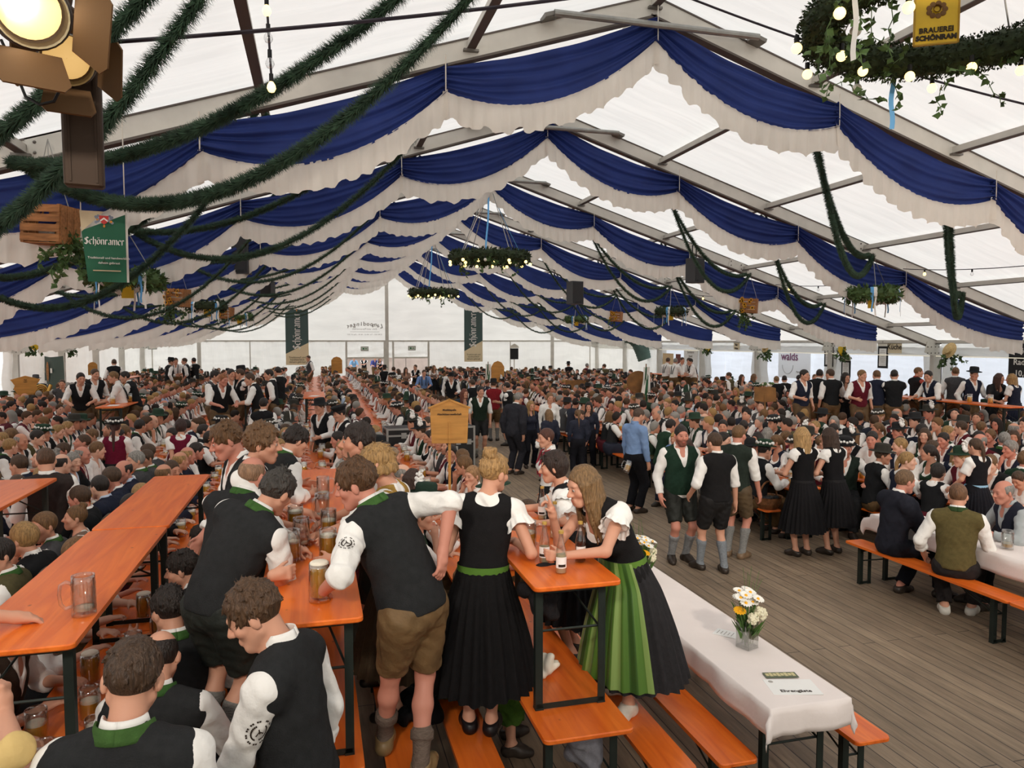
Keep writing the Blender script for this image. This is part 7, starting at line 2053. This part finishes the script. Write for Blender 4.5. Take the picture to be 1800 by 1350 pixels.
m = M_skin.copy(); m.name = 'crowd_cloth_and_skin'; m.node_tree.nodes['Principled BSDF'].inputs['Roughness'].default_value = .8; me.materials.append(m)
o = link('seated_crowd', me); tag(o, 'dense crowd seated at the far tables below the gable wall', 'crowd', kind='stuff')
print('PEOPLE', PCOUNT, 'seats', len(seats), 'mass verts', len(VV))
# mugs on the crowd's tables
nf = 0
for k, (x, i, yc) in enumerate(sorted(SETS, key=lambda q: q[2])):
    for j in range(4):
        yy = yc + rnd.uniform(-1, 1); xx = x + rnd.choice((-.14, .14)) + rnd.uniform(-.04, .04)
        u, v, c = project(xx, yy, .77)
        if not (0 < u < 1800 and 650 < v < 1000) or nf > 235 or (x in (-1.33, -.05, -2.77) and yc < 8): continue
        if nf == 0: f = FARMUG
        else: f = FARMUG.copy(); COL.objects.link(f)
        f.location = (xx, yy, .77); f.rotation_euler = (0, 0, rnd.uniform(0, 6)); nf += 1
        tag(f, 'beer mug, %s of its table, %s table of the %s' % (FRONTS[j] if j < 3 else 'last', ORD[i], SHORT[x]), 'mug', 'beer mugs on the crowd tables')
# ------------------------------------------------------------------ cases, signs, brass, wall pieces, things outside
M_case = mat('black_laminate', srgb(34, 32, 33), .45, noise=5, amt=.1); M_edge = mat('aluminium_edge', srgb(176, 176, 174), .35, .7)
def flight_case(loc, w, d, h, rz, label, txt=None):
    t = thing('flight_case', label, 'case', loc, R(rz), 'stacked equipment cases')
    b = MB(); b.box((0, 0, h / 2), (w, d, h)); b.build('box', M_case, t)
    for x in (-1, 1):
        for y in (-1, 1): b = MB(); b.box((x * w / 2, y * d / 2, h / 2), (.045, .045, h + .01)); b.build('edge_rail', M_edge, t)
    for z in (.02, h - .02, h * .62):
        b = MB()
        for y in (-1, 1): b.box((0, y * d / 2, z), (w, .02, .04))
        for x in (-1, 1): b.box((x * w / 2, 0, z), (.02, d, .04))
        b.build('edge_rail', M_edge, t)
    for x in (-.25, .25):
        b = MB(); b.box((x * w, -d / 2 - .012, h * .62), (.11, .02, .12)); b.box((x * w, -d / 2 - .024, h * .62), (.05, .012, .05)); b.build('latch', M_edge, t)
    b = MB(); b.box((0, -d / 2 - .01, h * .34), (.2, .014, .13)); b.tube([(-.07, -d / 2 - .03, h * .34), (.07, -d / 2 - .03, h * .34)], .012, 6); b.build('handle', M_steel, t)
    if txt:
        b = MB(); b.box((-.30 * w, -d / 2 - .008, h * .13), (.08, .006, .07)); b.build('logo_patch', M_letter, t)
        put_text(t, 'lettering', txt, .075, M_letter, Matrix.Translation((-.05 * w, -d / 2 - .01, h * .13)) @ FACE)
c0 = at(748, 838, 0); cy = 16.2
flight_case((2.2, cy, 0), 1.5, .7, .60, 2, 'lower black flight case with white lettering beside the aisle', 'rundinger')
flight_case((2.15, cy + .04, .61), 1.42, .62, .42, 3, 'upper black flight case with aluminium edges beside the aisle')
flight_case((3.25, cy + .75, 0), .5, .6, .95, 3, 'narrow black case standing right of the flight case stack')

M_ochre = mat('oiled_sign_wood', srgb(190, 136, 66), .55, noise=2.5, amt=.16, stretch=(1, 1, 8))
M_dkw = mat('carved_dark_wood', srgb(128, 88, 44), .6, noise=5, amt=.3)
def pole_sign(x, y, dep, w, h, shape, label, foot=0., lines=(), m=None, tilt=0., face=None):
    c = atz(x, y, dep); q = MB()
    t = thing('club_sign', label, 'sign', (c.x, c.y, foot), math.atan2(-c.x, c.y) if face is None else R(face), 'wooden club signs on poles')
    z = c.z - foot
    ol = {'house': [(-.46, -.5), (.46, -.5), (.5, .32), (.0, .5), (-.5, .32)], 'shield': [(-.25, -.5), (.25, -.5), (.4, -.2), (.36, .0), (.5, .3), (0, .5), (-.5, .3), (-.36, .0), (-.4, -.2)],
          'arch': [(-.5, -.5), (.5, -.5), (.5, .3), (.3, .46), (0, .52), (-.3, .46), (-.5, .3)], 'round': [(.5 * math.cos(i * .262), .5 * math.sin(i * .262)) for i in range(24)], 'plank': [(-.5, -.42), (0, -.5), (.5, -.42), (.46, .4), (.2, .5), (-.2, .42), (-.46, .48)]}[shape]
    ol = [(p[0] * w, p[1] * h) for p in ol]
    T = Matrix.Translation((0, -.03, z)) @ Matrix.Rotation(R(tilt), 4, 'Y') @ FACE
    b = MB(); b.prism(ol, -.012, .012, T, bevel=.005); b.build('board', m or M_ochre, t)
    b = MB(); b.prism([(p[0] * .82, p[1] * .8) for p in ol], .012, .018, T); b.build('inset_panel', m or M_ochre, t)
    if shape == 'house':
        for s in (-1, 1):
            b = MB(); b.bar((s * -.02 * w, -.035, z + .52 * h), (s * .54 * w, -.035, z + .32 * h), .05, .022); b.build('roof_moulding', m or M_ochre, t)
    b = MB(); b.bar((0, .0, 0), (0, .0, z + (.1 * h if shape != 'house' else -.0)), .035, .035); b.bar((0, -.055, z - h * .5), (0, -.055, z + h * .0), .022, .02); b.build('pole', m or M_ochre, t)
    for i, s in enumerate(lines):
        put_text(t, 'lettering', s, h * .06, M_ink if m is None else M_gold, Matrix.Translation((0, -.062, z + h * (.28 - .1 * i))) @ FACE, .001)
    return t
pole_sign(790, 741, 9.6, .50, .56, 'house', 'large ochre wooden club sign on a pole in the middle of the tables', .77, ('Musikkapelle', 'Altschützengesellschaft'))
pole_sign(45, 677, 21, .72, .54, 'shield', 'shield-shaped wooden club sign at the left edge before the tuba', 0, ('Musik', 'kapelle'))
pole_sign(163, 648, 30, .34, .52, 'arch', 'small plain wooden sign before the left wall posts', 0)
pole_sign(592, 642, 38, .55, .85, 'arch', 'guitar-shaped pair of wooden signs left of the far doorway', 0)
t = pole_sign(875, 658, 30, .52, 1.05, 'arch', 'tall rounded wooden club sign right of the right banner', 0)
pole_sign(1122, 672, 24, .75, .75, 'round', 'round painted club sign above the crowd on the right', 0, (), M_dkw)
pole_sign(1345, 693, 16.5, .48, .36, 'plank', 'carved brown club sign with flowers on top', 0, (), M_dkw)
pole_sign(1012, 676, 27, .8, .36, 'plank', 'dark carved club sign over the middle crowd', 0, (), M_dkw)
fl_ = MB(); rr = random.Random(2)
c = atz(1345, 693, 16.5)
for i in range(12): fl_.ball((rr.uniform(-.16, .16), rr.uniform(-.05, .05), rr.uniform(-.03, .06)), rr.uniform(.022, .04), 7, 5, m=i % 2)
tag(fl_.build('flower_posy', [M_pet, M_ivy], loc=(c.x, c.y - .02, c.z + .2)), 'white flower posy on the carved brown club sign', 'flowers')
M_gr = mat('ribbon_green', srgb(36, 92, 56), .5)
for x, dep, y0, y1, l in ((858, 30, 640, 700, 'green and white ribbon flag beside the tall rounded sign'), (1136, 23.5, 645, 715, 'green and white ribbon flag in front of the round sign')):
    a = atz(x, y0, dep); e = atz(x, y1, dep); t = thing('ribbon_flag', l, 'flag', (a.x, a.y, 0), -.2)
    for k, (m_, dx) in enumerate(((M_rw, -.09), (M_gr, 0), (M_rw, .09))):
        b = MB(); b.grid(3, 12, lambda u, v: Vector((dx * (.5 + v) + (u - .5) * .11 + .02 * math.sin(v * 5 + k), -.02 - .03 * math.sin(v * 7 + u * 3 + k), a.z + (e.z - a.z) * v))); b.build('ribbon', m_, t)
    b = MB(); b.tube([(0, .02, 0), (0, .02, a.z + .1)], .018, 6); b.build('pole', M_dkw, t)

# brass tuba
M_brass = mat('brass', srgb(196, 158, 84), .25, .9)
q = atz(72, 692, 23.6); t = thing('tuba', 'brass tuba carried by the hatted man at the left edge', 'tuba', (q.x, q.y, q.z), R(15))
b = MB(); b.lathe([(.24, .34), (.15, .26), (.09, .1), (.06, -.1), (.05, -.3)], 20, (.18, 0, 0), Matrix.Rotation(R(-160), 3, 'Y')); b.build('bell', M_brass, t, smooth=True)
for i, r in enumerate((.28, .22, .16)):
    b = MB(); b.tube([(r * math.cos(k * .314) * .75, .02 * i, r * math.sin(k * .314)) for k in range(21)], .028, 8); b.build('tubing_loop', M_brass, t, smooth=True)
for i in range(3):
    b = MB(); b.tube([(-.05 + .06 * i, -.06, -.14), (-.05 + .06 * i, -.06, .12)], .022, 8); b.build('valve', M_brass, t)

# ventilation hose high on the right of the gable
M_duct = mat('grey_green_duct', srgb(92, 118, 112), .6, noise=3, amt=.15)
p = [atz(x, y, 45) for x, y in ((1100, 590), (1112, 592), (1122, 602), (1128, 615), (1134, 632))]
pts = []
for i in range(33):
    f = i / 32 * 4; k = min(3, int(f)); pts.append(p[k].lerp(p[k + 1], f - k))
b = MB(); b.tube(pts, [.42 + .035 * (i % 2) for i in range(33)], 16); tag(b.build('ventilation_hose', M_duct, smooth=True), 'thick grey-green ventilation hose hanging at the far right corner', 'hose')

# things along the right wall (x = XR)
SIDE = Matrix(((0, 0, -1, 0), (-1, 0, 0, 0), (0, 1, 0, 0), (0, 0, 0, 1)))          # text on the right wall, read from inside
M_board = mat('blackboard', srgb(40, 40, 42), .8); M_plate = mat('pale_plate', srgb(226, 222, 208), .7)
def wall_board(x, y, w, h, label, m, lines=(), tm=None, head=False, dx=.12, size=.12, inset=None):
    d = ray(x, y); tt = (XR - dx) / d.x; Yw, Zw = d.y * tt, EYE + d.z * tt
    t = thing('menu_board' if 'menu' in label else 'wall_sign', label, 'sign', (XR - dx, Yw, Zw), 0, None)
    b = MB(); b.box((0, 0, 0), (.02, w, h)); b.build('board', m, t)
    if inset: b = MB(); b.box((-.012, 0, 0), (.006, w * .7, h * .8)); b.build('paper', inset, t)
    if head: b = MB(); b.prism([(-w * .5, 0), (w * .5, 0), (w * .5, .14), (w * .22, .28), (-w * .22, .28), (-w * .5, .14)], 0, .02, Matrix.Translation((0, 0, h / 2)) @ SIDE); b.build('head_plate', M_plate, t); b = MB(); b.ball((-.022, 0, h / 2 + .16), .05, 8, 6, (.1, 1, 1)); b.build('emblem', M_gy, t)
    for i, s in enumerate(lines): put_text(t, 'lettering', s, size, tm or M_ink, Matrix.Translation((-.02, 0, h * .5 - size * (1. + 1.35 * i))) @ SIDE, .004)
    if inset and not lines:
        for i in range(7):
            b = MB(); b.box((-.017, 0, h * .3 - i * h * .085), (.004, w * (.5 if i % 3 else .3), .012)); b.build('text_line', M_gy, t)
    return t
wall_board(1457, 627, .52, .78, 'black framed menu board hanging right of the banner', M_board, head=True, inset=M_paper)
wall_board(1487, 648, .5, .6, 'lower black framed menu board beside the tent post', M_board, head=True, inset=M_paper)
wall_board(1552, 628, .48, .78, 'black framed menu board left of the kitchen sign', M_board, head=True, inset=M_paper)
wall_board(1573, 609, .62, .48, 'cream sign lettered Küche under the gathered band', mat('cream_sign', srgb(222, 208, 176), .7), ('Küche',), size=.26)
wall_board(1800, 633, .95, 1.0, 'blackboard price list at the right picture edge', M_board, ('Bier', 'Radler', '10,80'), M_letter, head=True, size=.24)
wall_board(1295, 608, .5, .36, 'small cream wooden sign on the right gathered band', mat('cream_sign'), ('Bier', 'Wein'), size=.13)
wall_board(1214, 650, 1.5, 2.2, 'large white poster on the far right wall', M_paper, ('Speisekarte', 'Hendl', 'Pommes', 'Brezn', 'Schnitzel'), M_gy, size=.16)
wall_board(1192, 643, .55, 1.3, 'dark red picture poster on the far right wall', mat('poster_red', srgb(120, 70, 66), .7))
wall_board(1174, 655, 1.3, 2.2, 'light wooden panel on the far right wall', mat('plywood', srgb(214, 186, 146), .7, noise=3, amt=.08))
d = ray(1396, 627); tt = (XO - .25) / d.x
t = thing('trader_banner', 'white trader banner with purple lettering on the outer pavilion wall', 'banner', (XO - .25, d.y * tt, EYE + d.z * tt - .42))
b = MB(); b.box((0, 0, 0), (.02, 2.6, 1.35)); b.build('sheet', M_paper, t)
M_pur = mat('purple_print', srgb(120, 60, 96), .6)
put_text(t, 'lettering', 'walds', .62, M_pur, Matrix.Translation((-.03, .35, .42)) @ SIDE, .005)
b = MB(); b.tube([(-.02, .5 + .45 * math.cos(R(k)), -.02 + .45 * math.sin(R(k))) for k in range(180, 361, 15)], .012, 5); b.build('printed_arc', M_gy, t)
put_text(t, 'lettering', 'Partyservice', .15, M_gy, Matrix.Translation((-.03, -.6, -.35)) @ SIDE, .003)
# straw hats and greenery on the posts
for x, y, l, hat_ in ((1667, 627, 'straw hat with ivy on the nearest right tent post', 1), (1345, 618, 'straw hat with ivy on the second right tent post', 1), (1479, 615, 'yellow crest with leaves on the middle right tent post', 0), (1244, 610, 'yellow crest with leaves on the far right tent post', 0), (60, 607, 'leafy yellow crest on the left tent post', 0), (128, 612, 'straw figure with leaves on the left tent post', 1)):
    s_ = 1 if x > 900 else -1
    d = ray(x, y); tt = (RX + s_ * (HW - .42)) / d.x; k = max(1, min(8, round((d.y * tt - 9.75) / 5) + 1)) 
    loc = Vector((RX + s_ * (HW - .36), d.y * tt - .0, EYE + d.z * tt)); rr = random.Random(x)
    t = thing('post_decoration', l, 'decoration', loc, 0, 'decorations on the tent posts')
    iv = MB()
    for i in range(9): vine(iv, Vector((rr.uniform(-.1, .1), rr.uniform(-.12, .12), .1)), 7, .07, .13, rr, 1.2, .4)
    iv.build('ivy_bunch', M_ivy, t)
    if hat_: b = MB(); b.lathe([(.26, 0), (.14, .02), (.13, .1), (.001, .12)], 18, (-.05 * s_, -.02, .2), Matrix.Rotation(R(70), 3, 'Y') if s_ < 0 else Matrix.Rotation(R(-70), 3, 'Y')); b.build('straw_hat', mat('straw', srgb(206, 178, 126), .8, noise=30, amt=.2), t)
    else: b = MB(); b.prism([(-.16, .2), (.16, .2), (.16, -.05), (0, -.24), (-.16, -.05)][::-1], -.015, .015, Matrix.Translation((-.12 * s_, -.1, 0)) @ FACE); b.build('crest_plate', M_yel, t)

# basket on the bench and jackets
t = thing('wicker_basket', 'brown wicker basket with handle on the bench left of the black dresses', 'basket', (6.32, 9.32, .48), R(20))
M_wick = mat('wicker', srgb(120, 78, 46), .7, noise=25, amt=.35, bump=.6, bscale=60)
b = MB(); b.lathe([(.001, 0), (.13, 0), (.18, .08), (.20, .17), (.215, .18), (.19, .17), (.16, .05), (.001, .03)], 22, wob=lambda an, i: 1 + .02 * math.sin(an * 16 + i * 3)); b.build('bowl', M_wick, t)
b = MB(); b.tube([(.2 * math.cos(R(k)), 0, .17 + .22 * math.sin(R(k))) for k in range(0, 181, 12)], .014, 6); b.build('handle', M_wick, t)
b = MB(); rr = random.Random(8)
for i in range(9): b.ball((rr.uniform(-.1, .1), rr.uniform(-.1, .1), .15), .05, 7, 5, (1, 1, .7))
b.build('dark_contents', mat('dark_cloth', srgb(48, 48, 50), .9), t)
def drapeblob(name, label, loc, col, sc, n, cat='jacket', seed=1):
    rr = random.Random(seed); pr = []
    for i in range(n): pr.append(cone(V(rr.uniform(-1, 1) * sc[0], rr.uniform(-1, 1) * sc[1], rr.uniform(-1, -.1) * sc[2]), V(rr.uniform(-1, 1) * sc[0] * .6, rr.uniform(-1, 1) * sc[1] * .6, 0), .05, .04, .05))
    o = link(name, net_mesh(name, surface(pr, .011, 0, None, .006, seed), M_wool), None, loc, color=col); tag(o, label, cat)
drapeblob('dark_jacket', 'dark jacket hanging below the front of the raised table of the two women', (1.36, 4.28, 1.49), srgb(38, 36, 38), (.17, .12, .30), 9, seed=4)
drapeblob('grey_jacket', 'grey jacket hanging under the front end of the low table', (1.46, 3.90, .64), srgb(128, 128, 136), (.11, .08, .38), 8, seed=6)
drapeblob('black_bag', 'black bag lying on the bench left of the black skirt', (.60, 4.75, .55), srgb(24, 23, 25), (.13, .2, .06), 8, 'bag', 5)
drapeblob('navy_coat', 'dark coat lying on the bench beside the blond boy', (6.3, 13.1, .60), srgb(30, 30, 36), (.2, .3, .14), 9, 'coat', 8)
o = link('napkin', net_mesh('napkin', surface([cone(V(-.06, 0, .0), V(.0, .02, .07), .035, .03, .03), cone(V(0, 0, .0), V(.07, -.03, .04), .04, .02, .03), cone(V(.03, .05, 0), V(.09, .06, .01), .03, .015, .03), cone(V(-.02, -.05, 0), V(.02, -.03, .09), .03, .02, .03)], .007, 0, None, .006, 2), M_shirt), None, (1.40, 4.42, .80), color=srgb(236, 230, 214)); tag(o, 'crumpled white napkin on the low table between the bench women', 'napkin')
for (x, y, n, l) in ((at(1405, 853, .77).x, at(1405, 853, .77).y, 0, 'white paper on the orange table right of the women in black'), (at(1575, 852, .77).x, at(1575, 852, .77).y, 1, 'second white paper on the orange table behind the suited man'), (-.05, 19.0, 2, 'white sheet of paper on the high table left of the flight cases'), (-4.16, 17.3, 3, 'white strip of paper on the near left high table')):
    sheet((x, y, .772 if n < 2 else 1.542), 30 + n * 20, .3, .21, l)
for i, (x, y, l) in enumerate(((6.78, 6.35, 'half-full mug in front of the striped-sleeve man'), (6.80, 5.9, 'mug next to the striped-sleeve man, nearer one'), (6.95, 5.05, 'mug at the right picture edge on the white cloth'), (6.7, 5.2, 'second mug at the right picture edge on the white cloth'))):
    mug((0, 2, 4, 1)[i], (x, y, .778), 60 * i, l, 'mugs on the right white cloth')
hb = [(x, y) for x, y in ((-4.25, 17.6), (-4.05, 18.2), (-4.2, 18.6), (-1.45, 17.6), (-1.25, 17.9), (-1.4, 18.3), (-1.2, 18.7), (-1.35, 19.1), (-1.5, 18.6), (14.0, 13.2), (14.25, 12.9), (13.95, 15.2), (14.2, 17.4))]
for i, (x, y) in enumerate(hb):
    f = FARMUG.copy(); COL.objects.link(f); f.location = (x, y, 1.54); f.rotation_euler = (0, 0, i)
    tag(f, 'mug on a high standing table, %s of the %s group' % (ORD[i if i < 3 else i - 3 if i < 9 else i - 9], 'near left' if i < 3 else 'mug-crowded' if i < 9 else 'right'), 'mug', 'mugs on the high tables')

# exit signs over the doorways, speaker cabinets of the far wall
for x, y, l in ((268, 610, 'small exit sign on the left part of the gable wall'), (641, 613, 'exit sign above the left far doorway'), (724, 612, 'exit sign above the right far doorway')):
    t = thing('exit_sign', l, 'sign', atY(x, y, Y1 - .17)); b = MB(); b.box((0, 0, 0), (.5, .05, .3)); b.build('frame', M_gy, t); b = MB(); b.box((0, -.03, 0), (.42, .02, .2)); b.build('panel', mat('pale_panel', srgb(206, 214, 200), .6), t)
    b = MB(); b.box((-.08, -.045, 0), (.1, .008, .1)); b.box((.09, -.045, 0), (.12, .008, .04)); b.build('pictogram', mat('exit_green', srgb(40, 110, 70), .6), t)
t = thing('slate_board', 'dark slate board on a pole before the gable wall', 'sign', atY(904, 622, 47)); b = MB(); b.box((0, 0, 0), (.55, .04, .72)); b.build('slate', M_board, t); b = MB(); b.box((0, .02, -1.2), (.06, .04, 2.2)); b.build('pole', M_plate, t)
b = MB(); b.prism([(-.3, 0), (.3, 0), (.3, .12), (0, .3), (-.3, .12)], 0, .03, Matrix.Translation((0, 0, .38)) @ FACE); b.build('head_plate', M_plate, t)
# outside the far doorways and the left opening
M_peach = mat('peach_render', srgb(232, 178, 140), .9, noise=1.5, amt=.06)
b = MB(); b.box((-19, 31, 3), (.4, 16, 6.4)); ho = b.build('house_facade', M_peach); tag(ho, 'peach house facade seen through the opening at the left edge', 'house')
b = MB(); b.box((.25, 0, 0), (.06, 1.0, 1.4)); b.build('window', M_gy, ho, (-19, 29, 2.2))
t = thing('parked_van', 'white van with pink stripe outside the left opening', 'van', (-15.0, 30, 0), 0)
b = MB(); b.prism([(-2.4, .5), (2.4, .5), (2.4, 1.2), (1.7, 1.35), (1.2, 2.1), (-2.4, 2.15)], -.9, .9, Matrix.Rotation(R(90), 4, 'Z') @ FACE); b.build('body', M_white, t)
b = MB(); b.box((.92, 0, 1.25), (.02, 3.6, .22)); b.build('pink_stripe', mat('pink_print', srgb(226, 110, 170), .5), t)
for y in (-1.5, 1.5): b = MB(); b.tube([(.7, y, .38), (.95, y, .38)], .36, 18); b.build('wheel', M_black, t)
b = MB(); b.box((8.0, 63, .9), (26, .3, 1.8)); tag(b.build('kiosk_wall', mat('kiosk_wood', srgb(176, 160, 150), .8, noise=2, amt=.1)), 'pale kiosk outside the far doorways', 'kiosk')
for i in range(5):
    b = MB(); b.lathe([(.001, -.2), (.3, -.2), (.36, 0), (.3, .2), (.001, .2)], 18, rot=Matrix.Rotation(R(90), 3, 'X')); o = b.build('beer_barrel', mat('barrel_red', srgb(150, 60, 60), .6), loc=(1.9 + .85 * i, 62.6, 2.2)); tag(o, 'barrel on the kiosk shelf outside the far doorway, %s from left' % ORD[i], 'barrel', 'barrels outside')
    b = MB(); b.lathe([(.001, -.21), (.26, -.21), (.26, -.2)], 18, rot=Matrix.Rotation(R(90), 3, 'X')); b.build('barrel_head', mat('barrel_grey', srgb(190, 186, 190), .6), o)
b = MB(); b.box((1.7 + 1.7, 62.7, 1.8), (5.6, .6, .06)); tag(b.build('barrel_shelf', M_dkw), 'shelf carrying barrels outside the far doorway', 'shelf')
t = thing('red_parasol', 'red parasol outside the right far doorway', 'parasol', (6.4, 54.5, 0)); b = MB(); b.lathe([(1.5, 2.0), (.02, 2.7)], 8); b.build('canopy', mat('parasol_red', srgb(206, 46, 60), .7, transl=.3), t); b = MB(); b.tube([(0, 0, 0), (0, 0, 2.7)], .025, 6); b.build('pole', M_steel, t)
for i, (x, y, c) in enumerate(((2.0, 53.5, srgb(130, 176, 210)), (3.0, 54, srgb(60, 60, 120)), (4.0, 53.5, srgb(200, 200, 206)))):
    pass
